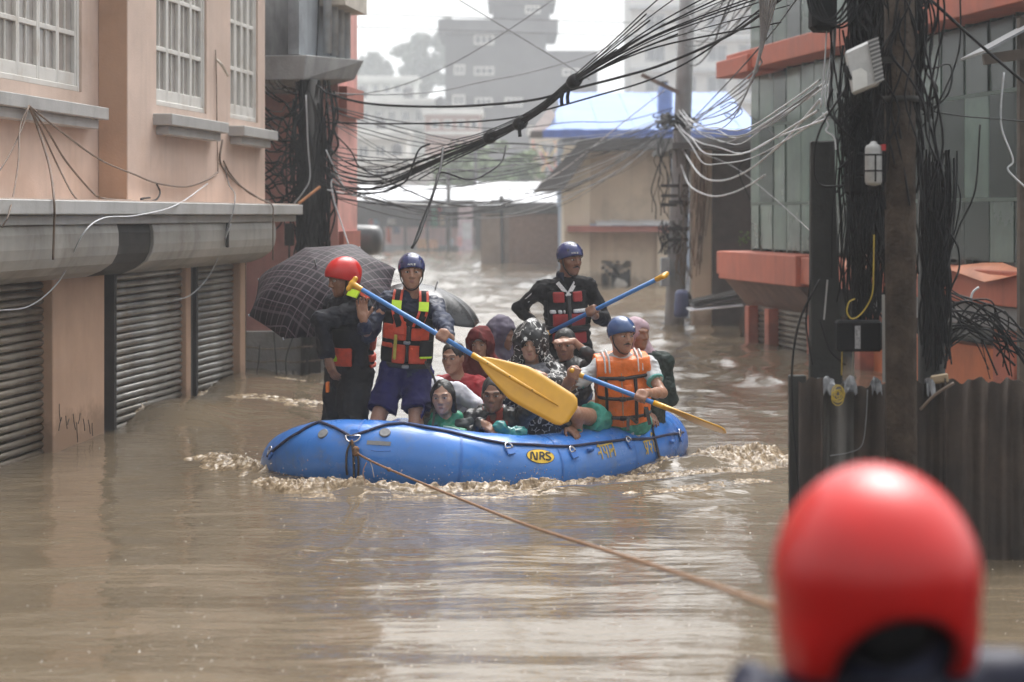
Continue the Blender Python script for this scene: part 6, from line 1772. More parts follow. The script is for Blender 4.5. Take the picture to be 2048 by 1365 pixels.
        # dark inner padding rim
        if strap:
            for x in (-1, 1):
                t = MB(); t.tube(spline([Vector(s.H(x * .082, .012, .010)), Vector(s.H(x * .073, .030, -.055)), Vector(s.H(x * .035, .050, -.112))], 5), .0048, 5); t.build("chin_strap", INK, o)
            t = MB(); t.tube(spline([Vector(s.H(-.035, .050, -.112)), Vector(s.H(0, .062, -.122)), Vector(s.H(.035, .050, -.112))], 4), .0048, 5); t.build("chin_strap", INK, o)
        return o
    # ---- clothes
    def shirt(s, m, e=.010, sleeves=('L', 'R'), slen=1.0, t0=-.10, name="shirt", wr=.008, sl_e=.012, belly=0.0):
        S = Sculpt(); s.torso_shape(S, e, t0, belly); k = s.k
        for a in sleeves:
            if 'arm' + a not in s.limbs: continue
            sh, el, w = s.limbs['arm' + a]
            if slen >= 1:
                S.cap(sh, el, .047 * k + sl_e, .041 * k + sl_e, .04); S.cap(el, el + (w - el) * .86 * min(slen, 1), .041 * k + sl_e, .031 * k + sl_e, .02)
            else:
                S.cap(sh, sh + (el - sh) * (slen + .2), .050 * k + sl_e, .050 * k + sl_e, .04); hem_cut(S, sh + (el - sh) * slen, el - sh, .075)
        S.noise(wr * 3.4, 12, 1.7 + s.hc[0], 2, (1, 1, .6)).noise(wr * 1.1, 34, 2.2, 2, (1, 1, 1.8))
        return sculpted(name, S, m, s.root, s.vox)
    def collar(s, m, r=.066, h=.03, name="collar"):
        c = s.nb - s.u * .005; S = Sculpt()
        S.ecap(c - s.u * .03, c + s.u * h, (r * s.k + .012, r * s.k + .012), (r * s.k, r * s.k), s.l, .01)
        S.ecap(c - s.u * .03, c + s.u * .2, (r * s.k - .008,) * 2, (r * s.k - .010,) * 2, s.l, .004, True)
        S.cap(c + s.f * .08 + s.u * .04, c + s.f * .08 - s.u * .03, .022, .01, .01, True)
        return sculpted(name, S, m, s.root, .006)
    def legs_cloth(s, m, e=.014, llen=1.0, name="trousers", wr=.008):
        S = Sculpt(); k = s.k
        S.ecap(s.B(0, 0, -.06), s.B(0, 0, .12), (.160 * k + e * .6, .115 * k + e * .6), (.150 * k + e * .5, .108 * k + e * .5), s.l, .03)
        for a in ('L', 'R'):
            if 'leg' + a not in s.limbs: continue
            h, kn, an = s.limbs['leg' + a]
            if llen <= 1:
                S.cap(h, h + (kn - h) * (llen + .22), .084 * k + e, .066 * k + e * 1.6, .03); hem_cut(S, h + (kn - h) * llen, kn - h)
            else:
                S.cap(h, kn, .082 * k + e, .058 * k + e, .03); S.cap(kn, kn + (an - kn) * (llen - 1), .058 * k + e, .046 * k + e, .02)
        S.noise(wr * 3.2, 11, 4.7, 2, (1, 1, .5)).noise(wr * 1.0, 32, 2.2, 2, (1, 1, 1.6))
        return sculpted(name, S, m, s.root, s.vox)
    def patch(s, name, m, e, l0, l1, t0, t1, front=True, depth=.0, parent=None, wr=.003, vox=None, belly=0.0, sh=True, fcut=-.02):
        """A panel of the torso surface, inflated by e and limited to a window in body left/height."""
        S = Sculpt(); s.torso_shape(S, e, min(t0, 0) - .1, belly, sh)
        S.cut(s.B(l0, 0, 0), -s.l, .008); S.cut(s.B(l1, 0, 0), s.l, .008)
        S.cut(s.B(0, 0, t0), -s.u, .008); S.cut(s.B(0, 0, t1), s.u, .008)
        if front is not None: S.cut(s.B(0, fcut if front else -fcut, 0), -s.f if front else s.f, .0)
        if wr: S.noise(wr, 14, 3.1, 2)
        return sculpted(name, S, m, parent or s.root, vox or s.vox)
LOGO_AZ = 0.0

def paddle(label, A, B, blade_n, blade_len=.50, bw=.11, fold=1.0):
    """T-grip paddle from the grip A to the blade tip B; blade_n = normal of the blade face."""
    A, B = Vector(A), Vector(B); d = (B - A).normalized(); L = (B - A).length
    n = Vector(blade_n); n = (n - d * n.dot(d)).normalized(); x = d.cross(n).normalized()
    T = thing("paddle", label, "paddle", A)
    s0, s1 = A + d * .05, B - d * blade_len
    m = MB(); m.tube([s0, s0.lerp(s1, .5), s1], .0165, 12); m.build("shaft", PADB, T)
    S = Sculpt(); S.cap(A - x * .042, A + x * .042, .0175, None, .012).cap(A, A + d * .075, .021, .019, .012); sculpted("grip", S, PADY, T, .004)
    # blade: outline with a raised spine
    nu, nv = 22, 9; vs = []
    for side in (1, -1):
        for i in range(nu + 1):
            t = i / nu; w = bw * (0.18 + .82 * min(1, (t / .42)) ** .8) if t < .42 else bw * (1 - .10 * max(0, (t - .55) / .45))
            if t > .90: w *= math.sqrt(max(0, 1 - ((t - .90) / .105) ** 2)) * .75 + .25
            for j in range(nv):
                v = j / (nv - 1) * 2 - 1
                sp = .013 * max(0, 1 - t * 1.02) * math.exp(-(v * w / .02) ** 2) + .0045
                rib = .0025 if (abs(abs(v) - .5) < .13 and .62 < t < .9) else 0
                vs.append(s1 - d * .02 + d * (t * (blade_len + .02)) + x * v * w + n * side * (sp + rib) - n * .02 * math.sin(t * 2.2) * .5)
    fs = []; o = (nu + 1) * nv
    for i in range(nu):
        for j in range(nv - 1):
            a = i * nv + j; fs.append((a, a + 1, a + nv + 1, a + nv)); fs.append((o + a, o + a + nv, o + a + nv + 1, o + a + 1))
    for i in range(nu):
        for j in (0, nv - 1): a = i * nv + j; fs.append((a, a + nv, o + a + nv, o + a))
    for j in range(nv - 1):
        for i in (0, nu): a = i * nv + j; fs.append((a, a + 1, o + a + 1, o + a))
    bl = MB().add(vs, fs, True).build("blade", PADY, T)
    m = MB(); m.tube([s1 - d * .09, s1 - d * .02, s1 + d * blade_len * .5, s1 + d * blade_len * .84], [.0195, .0195, .012, .004], 10); m.build("spine", PADY, bl)
    for t in (.05, .30, .55):
        m = MB(); m.lathe(s1 + d * blade_len * t + n * (.016 - .012 * t), [(.006, 0), (.005, .004)], 8, n); m.build("rivet", mat("rivet_dark", (.12, .09, .02), .5), bl)
    return T, d, A, B

# ---------------------------------------------------------------- the front rescuer with the big paddle
PA, PB = P(704, 568, 13.50), P(1146, 829, 12.98)
paddle("blue-shafted paddle with a broad yellow blade held across the raft", PA, PB, (-.05, -1, .35), .70, .128)
pad1 = unit(PB - PA)
def along1(px): 
    t = (px - 704) / (1146 - 704); return npv(Vector(PA).lerp(Vector(PB), t))

def front_rescuer():
    b = Body("man in navy helmet and red-orange rescue vest standing with the big paddle", Pn(822, 592, 13.9), Pn(812, 735, 13.95), 2, Pn(823, 545, 13.85), 4, 2, k=.98, sk=SK_A)
    b.head(); b.torso()
    G = along1(890)
    b.arm('L', G + vec(.045, .08, -.01), Pn(955, 690, 14.3)); b.grip('L', G, pad1, vec(.1, -1, .45))
    b.arm('R', Pn(727, 640, 13.62), Pn(715, 800, 14.2)); b.hand('R', vec(-.12, -.05, 1), vec(.35, -.9, .1), .45, .12)
    b.leg('L', Pn(832, 850, 13.75), Pn(835, 985, 13.9)); b.leg('R', Pn(752, 852, 13.78), Pn(748, 990, 13.95))
    b.finish(); b.face()
    b.helmet(HELN, logo="NRS")
    b.shirt(NAVYF, .012, slen=1.0)
    b.collar(mat("grey_collar", (0.07, 0.09, 0.11), .7, .1, 20), .062, .022)
    b.legs_cloth(mat("violet_shorts", (0.012, 0.011, 0.075), .75, .2, 9, .2, 50, spec=.2), .020, .72, "shorts")
    v = b.patch("life_vest", BLACKF, .044, -.185, .185, .10, .80, None, sh=False, wr=.006)
    for l0, l1, t0, t1 in ((-.180, -.012, .42, .63), (.020, .150, .42, .60), (-.185, -.105, .30, .37), (-.105, -.012, .10, .36), (.012, .145, .10, .36)):
        b.patch("vest_panel", VESTR, .056, l0, l1, t0, t1, True, parent=v, sh=False, wr=.004)
    b.patch("vest_pocket", BLACKF, .074, .085, .180, .20, .44, True, parent=v, sh=False)
    b.patch("vest_pocket", VESTR, .070, -.110, -.020, .50, .68, True, parent=v, sh=False)
    b.patch("reflective_strip", REFL, .076, .090, .180, .185, .22, True, parent=v, sh=False, wr=0)
    b.patch("webbing", YWEB, .075, -.098, -.074, .15, .50, True, parent=v, sh=False, wr=0)
    b.patch("whistle_cord", mat("whistle_orange", (.8, .12, .02), .4), .078, .022, .040, .30, .33, True, parent=v, sh=False, wr=0)
    b.patch("zip", INK, .066, -.010, .010, .13, .62, True, parent=v, sh=False, wr=0)
    for s_ in (-1, 1):
        top = b.nb + b.l * s_ * .088 * b.k + b.f * .035 + b.u * .028; low = b.B(s_ * .058, .165, .62); mid = b.B(s_ * .095, .150, .84); back = b.B(s_ * .09, -.12, .80)
        def ribbon(off, w, mt, nm, a0=0, a1=1, lift=0.0):
            path = spline([Vector(p) for p in (low, mid, top + b.u * .012, back)], 8); n = len(path); path = path[int(a0 * (n - 1)):int(a1 * (n - 1)) + 1]
            m = MB()
            for p, q in zip(path, path[1:]):
                m.bar(p + Vector(b.l * off + b.f * lift), q + (q - p) * .12 + Vector(b.l * off + b.f * lift), w, .012, Vector(b.f * .7 + b.u * .7))
            m.build(nm, mt, v)
        ribbon(0, .062, BLACKF, "shoulder_strap")
        ribbon(.026 * s_, .016, VESTR, "strap_edging", lift=.005); ribbon(-.026 * s_, .016, VESTR, "strap_edging", lift=.005)
        ribbon(0, .068, REFL, "reflective_patch", .34, .46, .010)
    # waist belt and dangling tether
    b.patch("belt", INK, .030, -.17, .17, .02, .10, None, sh=False, wr=0)
    for l0, t in ((-.03, .375), (-.03, .04)): b.patch("buckle", VALVE, .078, l0, l0 + .05, t, t + .045, True, parent=v, sh=False, wr=0)
    m = MB(); p = spline([Vector(b.B(.13, .13, .15)), P(872, 770, 13.75), P(868, 830, 13.7), P(864, 862, 13.6)], 5)
    for q, r in zip(p, p[1:]): m.bar(q, r, .016, .005, Vector((0, -1, 0)))
    m.build("tether", INK, b.root)
front_rescuer()

def red_rescuer():
    b = Body("man in red helmet and dark jacket standing turned towards the shops", Pn(697, 600, 14.15), Pn(698, 738, 14.2), -58, Pn(687, 558, 14.1), -62, 14, k=1.04, sk=SK_B, sw=1.12)
    b.head(); b.torso()
    b.arm('L', Pn(656, 716, 13.95), Pn(600, 680, 13.9)); b.hand('L', vec(.3, -.2, -.9), vec(.6, .5, 0), .5)
    b.arm('R', Pn(700, 700, 14.5), Pn(640, 700, 14.8))
    b.leg('L', Pn(705, 850, 14.0), Pn(708, 985, 14.1)); b.leg('R', Pn(675, 850, 14.3), Pn(678, 985, 14.4))
    b.finish(); b.face()
    b.helmet(HELR, .036, -.075, vents=False, grow=1.10, ears=True)
    b.shirt(mat("dark_jacket", (0.008, 0.009, 0.016), .6, .25, 7, .2, 45, spec=.25), .034, name="jacket", wr=.008, sl_e=.026)
    b.legs_cloth(mat("black_trousers", (0.006, 0.007, 0.011), .6, .25, 7, .2, 45, spec=.25), .042, 2.0)
    v = b.patch("life_vest", BLACKF, .050, -.16, .16, .04, .62, None, sh=False, wr=.006)
    # panels wrap his near (left) side
    def side(nm, mt, e, f0, f1, t0, t1):
        S = Sculpt(); b.torso_shape(S, e, -.1, 0, False)
        S.cut(b.B(.03, 0, 0), -b.l, 0); S.cut(b.B(0, f0, 0), -b.f, .006); S.cut(b.B(0, f1, 0), b.f, .006); S.cut(b.B(0, 0, t0), -b.u, .006); S.cut(b.B(0, 0, t1), b.u, .006); S.noise(.003, 14, 2, 2)
        sculpted(nm, S, mt, v, b.vox)
    side("vest_panel", VESTR, .064, -.17, -.075, .30, .50); side("vest_panel", VESTR, .064, -.17, -.06, .14, .24); side("vest_panel", VESTR, .064, .075, .19, .10, .36); side("vest_panel", VESTR, .064, -.17, -.06, .05, .10)
    side("reflective_strip", REFL, .070, .15, .19, .16, .26)
    for (p0, p1, mt, w) in (((700, 583), (735, 606), BLACKF, .05), ((712, 582), (738, 598), VESTR, .022), ((697, 584), (716, 590), REFL, .055)):
        m = MB(); m.bar(P(*p0, 13.98), P(*p1, 13.92), w, .012, Vector((0, -1, 0.3))); m.build("shoulder_strap", mt, v)
    m = MB(); m.box(WORLD, xx(651, 13.95), xx(658, 13.95), -14.02, -13.95, zz(786, 13.95), zz(765, 13.95)); m.build("orange_tab", VESTO, b.root, .004)
red_rescuer()

# ---------------------------------------------------------------- rear rescuer
QA, QB = P(1330, 551, 14.75), P(1060, 684, 15.35)
pad3 = unit(QB - QA)
paddle("blue-shafted paddle held low by the standing man at the stern", QA, P(990, 719, 15.50), (0, -.3, 1), .45, .10)
def rear_rescuer():
    b = Body("man in navy helmet and black-red vest standing at the back of the raft", Pn(1130, 560, 15.35), Pn(1135, 696, 15.4), 8, Pn(1140, 520, 15.3), 34, 4, k=1.0, sk=SK_B, sw=1.06)
    b.head(); b.torso()
    G = npv(QA + (QB - QA) * ((1330 - 1188) / (1330 - 1060)))
    b.arm('L', G + vec(.02, .07, -.04), Pn(1235, 690, 15.4)); b.grip('L', G, pad3, vec(0, -1, .5))
    G2 = npv(QA + (QB - QA) * ((1330 - 1085) / (1330 - 1060)))
    b.arm('R', G2 + vec(-.03, .05, .05), Pn(1010, 640, 15.6)); b.grip('R', G2, pad3, vec(0, -1, .5))
    b.leg('L', Pn(1160, 790, 15.2), Pn(1160, 890, 15.4)); b.leg('R', Pn(1105, 790, 15.2), Pn(1105, 890, 15.4))
    global LOGO_AZ
    b.finish(); b.face(moustache=HAIR)
    LOGO_AZ = -.25; b.helmet(HELN, logo="NRS"); LOGO_AZ = 0.0
    b.shirt(BLACKF, .012)
    b.collar(NAVYF, .068, .045)
    b.legs_cloth(BLACKF, .018, 2.0)
    v = b.patch("life_vest", BLACKF, .042, -.155, .155, .10, .86, None, sh=False, wr=.005)
    RED = mat("vest_red", (0.34, 0.022, 0.022), .6, .1, 12, .1, 70)
    b.patch("vest_panel", RED, .054, -.115, -.03, .70, .85, True, parent=v, sh=False); b.patch("vest_panel", RED, .054, .035, .11, .70, .85, True, parent=v, sh=False)
    b.patch("vest_panel", RED, .054, -.125, .125, .36, .54, True, parent=v, sh=False); b.patch("vest_panel", RED, .056, -.13, .13, .10, .26, True, parent=v, sh=False)
    b.patch("zip", INK, .062, -.016, .016, .1, .80, True, parent=v, sh=False, wr=0)
    for l0, l1 in ((-.145, -.10), (-.085, -.055), (-.045, -.03), (.03, .145)):
        b.patch("reflective_strip", REFLW, .062, l0, l1, .545, .60, True, parent=v, sh=False, wr=0)
    b.patch("belt", INK, .064, -.17, .17, .29, .36, None, parent=v, sh=False, wr=0)
    S = Sculpt().ell(b.B(.02, .185, .15), vec(.018, .018, .018)); sculpted("whistle_ball", S, REFL, v, .004)
    m = MB()
    for s_ in (-1, 1): m.bar(Vector(b.nb + b.l * s_ * .07 + b.f * .07 - b.u * .01), Vector(b.B(.0, .125, .80)), .03, .012, Vector(b.f))
    m.build("white_collar", REFLW, b.root)
    sh, el, w = b.limbs['armR']; m = MB()
    for i in (-1, 0, 1):
        a = sh + (el - sh) * .28; c = sh + (el - sh) * .62; o = np.cross(unit(el - sh), vec(0, -1, 0)) * .02 * i + vec(-.015, -.052, 0)
        m.bar(Vector(a + o), Vector(c + o), .008, .004, Vector((0, -1, 0)))
    m.build("sleeve_stripes", REFLW, b.root)
rear_rescuer()

# ---------------------------------------------------------------- man in orange life jacket on the near tube
RA, RB = P(1146, 745, 13.80), P(1452, 861, 13.45)
paddle("blue-shafted paddle with its yellow blade edge-on beyond the stern", RA, RB, (.1, .35, 1), .44, .10)
pad2 = unit(RB - RA)
def orange_man():
    b = Body("man in blue helmet and bright orange life jacket sitting on the raft's tube", Pn(1243, 718, 14.1), Pn(1246, 836, 14.22), 6, Pn(1243, 672, 14.05), 26, 4, k=1.0, sk=SK_A, sw=1.05)
    b.head(); b.torso()
    al = lambda px: npv(RA + (RB - RA) * ((px - 1146) / (1452 - 1146)))
    G = al(1284); b.arm('L', G + vec(.05, .07, .03), Pn(1370, 800, 14.2)); b.grip('L', G, pad2, vec(.1, -.8, .7))
    G2 = al(1152); b.arm('R', G2 + vec(.0, .08, .02), Pn(1120, 830, 14.4)); b.grip('R', G2, unit(np.cross(pad2, vec(0, 1, 0))) , vec(-.3, -.7, .7))
    b.leg('R', Pn(1150, 828, 13.78), Pn(1150, 940, 14.1)); b.leg('L', Pn(1188, 815, 14.5), Pn(1190, 920, 14.6))
    b.finish(); b.face(moustache=mat("thin_moustache", (.05, .035, .028), .5), look=.4)
    h = b.helmet(HELB, .038, -.05, vents=False)
    m = MB(); c = Vector(b.H(.030, .118, .075)); m.lathe(c, [(.011, 0), (.011, .002)], 4, Vector(b.hf + b.hu * .5)); m.build("logo_print", REFLW, h)
    b.shirt(mat("pale_tshirt", (0.46, 0.48, 0.49), .75, .06, 9, .2, 40), .010, slen=.62)
    sleeve = mat("teal_trim", (0.10, 0.36, 0.34), .7)
    for a in ('L', 'R'):
        sh, el, w = b.limbs['arm' + a]; S = Sculpt(); d = unit(el - sh); q = sh + (el - sh) * .60
        S.cap(q - d * .02, q + d * .01, .0655, None, .01); hem_cut(S, q + d * .0, d, .075); hem_cut(S, q - d * .018, -d, .075); sculpted("sleeve_trim", S, sleeve, b.root, .006)
    b.legs_cloth(mat("teal_shorts", (0.045, 0.30, 0.235), .65, .12, 9, .25, 40), .018, .60, "shorts", wr=.010)
    v = b.patch("life_jacket", VESTO, .055, -.188, .188, .0, 1.06, None, sh=True, wr=.010)
    for t in (.12, .44, .76): b.patch("webbing", INK, .067, -.192, .192, t, t + .055, None, parent=v, sh=True, wr=0)
    for l in (.062,): b.patch("webbing", INK, .067, l, l + .026, .02, .80, True, parent=v, sh=False, wr=0)
    b.patch("webbing", INK, .067, -.142, -.120, .05, .80, True, parent=v, sh=False, wr=0)
    b.patch("zip", mat("zip_grey", (.45, .30, .2), .5), .066, -.028, -.018, .05, .88, True, parent=v, sh=False, wr=0)
    for t in (.12, .44, .76): b.patch("buckle", INK, .078, -.05, .0, t - .008, t + .062, True, parent=v, sh=True, wr=0)
    b.patch("pocket", VESTO, .068, -.01, .05, .54, .68, True, parent=v, sh=False, wr=.002)
    for s_ in (-1, 1):
        for o in (.095, .125):
            a, c = sorted((s_ * o, s_ * (o + .014)))
            b.patch("reflective_strip", REFLW, .060, a, c, .86, 1.12, None, parent=v, sh=True, wr=0)
    m = MB(); p = spline([Vector(b.B(.075, .18, .05)), P(1258, 835, 13.9), P(1256, 862, 13.85)], 5)
    for q, r in zip(p, p[1:]): m.bar(q, r, .022, .005, Vector((0, -1, 0)))
    m.build("loose_strap", INK, v); m = MB()
    p = spline([Vector(b.B(.14, .15, .12)), P(1292, 815, 13.95), P(1300, 850, 13.88)], 5)
    for q, r in zip(p, p[1:]): m.bar(q, r, .026, .005, Vector((0, -1, 0)))
    m.build("loose_strap", INK, v)
orange_man()
# ================================================================== churned water: foam along the raft, splashes, rain rings
def foam_material():
    m = bpy.data.materials.new("muddy_foam"); m.use_nodes = True
    n, l = m.node_tree.nodes, m.node_tree.links; b = n["Principled BSDF"]
    g = n.new("ShaderNodeNewGeometry")
    t = n.new("ShaderNodeTexNoise"); t.inputs['Scale'].default_value = 34; t.inputs['Detail'].default_value = 5; t.inputs['Roughness'].default_value = .65; l.new(g.outputs['Position'], t.inputs['Vector'])
    r = n.new("ShaderNodeValToRGB"); e = r.color_ramp.elements
    e[0].position = .40; e[0].color = (.150, .108, .064, 1); e[1].position = .66; e[1].color = (.47, .385, .28, 1)
    k = e.new(.52); k.color = (.27, .20, .125, 1)
    l.new(t.outputs[0], r.inputs[0]); l.new(r.outputs[0], b.inputs['Base Color']); b.inputs['Roughness'].default_value = .22; b.inputs['IOR'].default_value = 1.35
    bn = n.new("ShaderNodeTexNoise"); bn.inputs['Scale'].default_value = 110; bn.inputs['Detail'].default_value = 3; l.new(g.outputs['Position'], bn.inputs['Vector'])
    bp = n.new("ShaderNodeBump"); bp.inputs['Strength'].default_value = .5; bp.inputs['Distance'].default_value = .005; l.new(bn.outputs[0], bp.inputs['Height']); l.new(bp.outputs[0], b.inputs['Normal'])
    return m
FOAM = foam_material()
def foam_strip(name, label, path, width, height, n, seed, vox=0):
    """Churned crest: a fine turbulent sheet that rises out of the water along a path and sinks back at its edges."""
    sp = spline([Vector((*p, 0)) for p in path], 40); L = sum((b - a).length for a, b in zip(sp, sp[1:]))
    nu = max(40, int(L / .009)); nv = 56; W = width * 2.3
    t = np.linspace(0, len(sp) - 1.001, nu); i0 = t.astype(int); f = (t - i0)[:, None]
    A = np.array([list(p) for p in sp]); c = A[i0] * (1 - f) + A[i0 + 1] * f
    d = np.gradient(c, axis=0); d /= np.linalg.norm(d, axis=1)[:, None]; nr = np.stack([-d[:, 1], d[:, 0]], -1)
    w = np.linspace(-1, 1, nv)
    X = c[:, 0][:, None] + nr[:, 0][:, None] * w[None] * W; Y = c[:, 1][:, None] + nr[:, 1][:, None] * w[None] * W
    wid = .75 + .5 * fbm(X[:, :1] * 3, Y[:, :1] * 3, X[:, :1] * 0 + seed, 2)
    ww = np.abs(w[None]) / np.clip(wid, .35, 1.0)
    end = np.clip(np.minimum(np.arange(nu), nu - 1 - np.arange(nu)) / (nu * .10), 0, 1)[:, None]
    env = np.clip(1 - ww ** 2, 0, 1) ** .8 * end
    r1 = 1 - np.abs(fbm(X * 9 + seed, Y * 9, X * 0 + seed, 2)) * 2.6
    r2 = 1 - np.abs(fbm(X * 24 + seed, Y * 20, X * 0 + 3 + seed, 2)) * 2.6
    r3 = fbm(X * 60, Y * 55, X * 0 + 5, 2)
    Z = water_height(X, Y) + env * (height * .30 + height * .72 * r1 + height * .30 * r2 + height * .10 * r3) - .012 - .02 * (1 - np.clip(env * 3, 0, 1))
    X = X + .018 * env * fbm(X * 26, Y * 26, X * 0 + 8, 2); Y = Y + .018 * env * fbm(X * 26, Y * 26, X * 0 + 12, 2)
    i = np.arange(nu * nv).reshape(nu, nv); q = np.stack([i[:-1, :-1], i[:-1, 1:], i[1:, 1:], i[1:, :-1]], -1).reshape(-1, 4)
    V = np.stack([X, Y, Z], -1).reshape(-1, 3)
    # flung droplets
    rs = np.random.RandomState(int(seed)); nd = n // 6; dv = []; dq = []
    for k in range(nd):
        a = rs.randint(nu // 10, nu - nu // 10); p = V[a * nv + nv // 2] + np.array([rs.normal() * .06, rs.normal() * width * .6, abs(rs.normal()) * height * .9 + .01]); r = rs.uniform(.0016, .0042)
        b0 = len(V) + len(dv); dv += [p + np.array(o) * r for o in ((1, 0, 0), (-1, 0, 0), (0, 1, 0), (0, -1, 0), (0, 0, 1.3), (0, 0, -1.3))]
        dq += [(b0 + x, b0 + y, b0 + zt, b0 + zt) for zt in (4, 5) for x, y in ((0, 2), (2, 1), (1, 3), (3, 0))]
    me = bpy.data.meshes.new(name); me.from_pydata(np.concatenate([V, np.array(dv)]).tolist(), [], q.tolist() + [tuple(x[:3]) for x in dq])
    me.polygons.foreach_set("use_smooth", [True] * len(me.polygons))
    return tag(link(name, me, FOAM), label, "foam", kind="stuff")
foam_strip("bow_foam", "churned tan foam along the raft's waterline", [(xx(500, 13.5), 13.5), (xx(600, 13.0), 13.0), (xx(760, 12.88), 12.88), (xx(920, 12.92), 12.92), (xx(1060, 13.15), 13.15), (xx(1130, 13.35), 13.35)], .085, .060, 1300, 1)
foam_strip("side_foam", "crest of tan foam trailing off the raft's stern quarter", [(xx(1205, 13.30), 13.30), (xx(1290, 13.5), 13.5), (xx(1380, 13.7), 13.7), (xx(1480, 13.9), 13.9), (xx(1560, 14.1), 14.1)], .11, .045, 800, 2)
foam_strip("stern_foam", "tumbling tan foam behind the raft's stern", [(xx(1395, 14.7), 14.7), (xx(1440, 14.6), 14.6), (xx(1500, 14.7), 14.7), (xx(1570, 14.9), 14.9)], .15, .06, 700, 3)
foam_strip("bow_side_foam", "white-tan froth thrown off the far bow corner", [(xx(410, 14.9), 14.9), (xx(455, 14.3), 14.3), (xx(500, 13.85), 13.85), (xx(530, 13.6), 13.6)], .13, .05, 520, 4)
foam_strip("wall_foam", "small curl of foam breaking against the middle shutter", [(xx(225, 17.2), 17.2), (xx(262, 17.4), 17.4), (xx(290, 17.9), 17.9)], .05, .07, 160, 5)
foam_strip("wall_foam", "curl of foam below the far shutter", [(xx(330, 18.4), 18.4), (xx(372, 18.9), 18.9), (xx(410, 19.4), 19.4)], .05, .045, 130, 6)

foam_strip("current_foam", "pale churned streak behind the red-helmeted man", [(xx(446, 18.3), 18.3), (xx(520, 18.6), 18.6), (xx(590, 18.4), 18.4), (xx(650, 18.7), 18.7)], .16, .022, 300, 7)
foam_strip("current_foam", "thin pale streak of froth near the low wall", [(xx(540, 20.2), 20.2), (xx(600, 20.0), 20.0), (xx(650, 20.3), 20.3)], .12, .02, 160, 8)
foam_strip("wake_foam", "thin froth line in the raft's wake towards the fence", [(xx(1230, 12.75), 12.75), (xx(1340, 13.0), 13.0), (xx(1460, 13.3), 13.3), (xx(1570, 13.5), 13.5)], .07, .02, 200, 9)

foam_strip("hull_foam", "thin froth fringe under the raft's lettering", [(xx(1120, 13.32), 13.32), (xx(1200, 13.62), 13.62), (xx(1300, 14.1), 14.1), (xx(1385, 14.7), 14.7)], .06, .03, 160, 10)
foam_strip("bow_wash", "spreading pale wash in front of the raft bow", [(xx(560, 12.72), 12.72), (xx(760, 12.6), 12.6), (xx(980, 12.66), 12.66), (xx(1160, 12.9), 12.9)], .09, .016, 160, 11)

def rain_splashes():
    rs = np.random.RandomState(5); V = []; Fq = []
    n = 1500
    py = 560 + (1400 - 560) * rs.rand(n) ** .8; Y = 7200 / (py - CY); X = (rs.rand(n) * 2300 - 130 - CX) / F * Y
    Z = water_height(X, Y)
    b = 0
    for i in range(n):
        if Y[i] > 30: continue
        s = rs.uniform(.0014, .0034) * (1 + .3 * (Y[i] > 15)); h = s * rs.uniform(.5, 1.6); k = 6
        c = np.array([X[i], Y[i], Z[i] - .001])
        ring = [c + np.array([math.cos(a) * s * 1.6, math.sin(a) * s * 1.6, 0]) for a in np.arange(k) * 2 * math.pi / k]
        mid = [c + np.array([math.cos(a) * s * .8, math.sin(a) * s * .8, h * (.5 + .3 * (j % 2))]) for j, a in enumerate(np.arange(k) * 2 * math.pi / k)]
        V += ring + mid + [c + np.array([0, 0, h * .25])]
        for j in range(k):
            Fq.append((b + j, b + (j + 1) % k, b + k + (j + 1) % k)); Fq.append((b + j, b + k + (j + 1) % k, b + k + j)); Fq.append((b + k + j, b + k + (j + 1) % k, b + 2 * k))
        b += 2 * k + 1
    tag(link("rain_splashes", np_mesh("rain_splashes", np.array(V), np.array(Fq)), mat("splash_water", (0.42, 0.38, 0.33), .15, .1, 20)), "tiny raindrop splashes scattered over the flood water", "splashes", kind="stuff")
rain_splashes()
# ================================================================== passengers
def pattern_coat():
    m = bpy.data.materials.new("scribble_print"); m.use_nodes = True
    n, l = m.node_tree.nodes, m.node_tree.links; b = n["Principled BSDF"]
    g = n.new("ShaderNodeNewGeometry")
    ns = n.new("ShaderNodeTexNoise"); ns.inputs['Scale'].default_value = 9; l.new(g.outputs['Position'], ns.inputs['Vector'])
    mp = n.new("ShaderNodeVectorMath"); mp.operation = 'MULTIPLY_ADD'; mp.inputs[1].default_value = (.06, .06, .06); l.new(ns.outputs['Color'], mp.inputs[0]); l.new(g.outputs['Position'], mp.inputs[2])
    v = n.new("ShaderNodeTexVoronoi"); v.feature = 'DISTANCE_TO_EDGE'; v.inputs['Scale'].default_value = 21; l.new(mp.outputs[0], v.inputs['Vector'])
    v2 = n.new("ShaderNodeTexNoise"); v2.inputs['Scale'].default_value = 26; v2.inputs['Detail'].default_value = 1; l.new(g.outputs['Position'], v2.inputs['Vector'])
    a = n.new("ShaderNodeMath"); a.operation = 'LESS_THAN'; a.inputs[1].default_value = .06; l.new(v.outputs['Distance'], a.inputs[0])
    c = n.new("ShaderNodeMath"); c.operation = 'GREATER_THAN'; c.inputs[1].default_value = .50; l.new(v2.outputs[0], c.inputs[0])
    d = n.new("ShaderNodeMath"); d.operation = 'MULTIPLY'; l.new(a.outputs[0], d.inputs[0]); l.new(c.outputs[0], d.inputs[1])
    mx = n.new("ShaderNodeMix"); mx.data_type = 'RGBA'; mx.inputs[6].default_value = (.012, .012, .013, 1); mx.inputs[7].default_value = (.62, .62, .60, 1)
    l.new(d.outputs[0], mx.inputs[0]); l.new(mx.outputs[2], b.inputs['Base Color']); b.inputs['Roughness'].default_value = .4
    return m
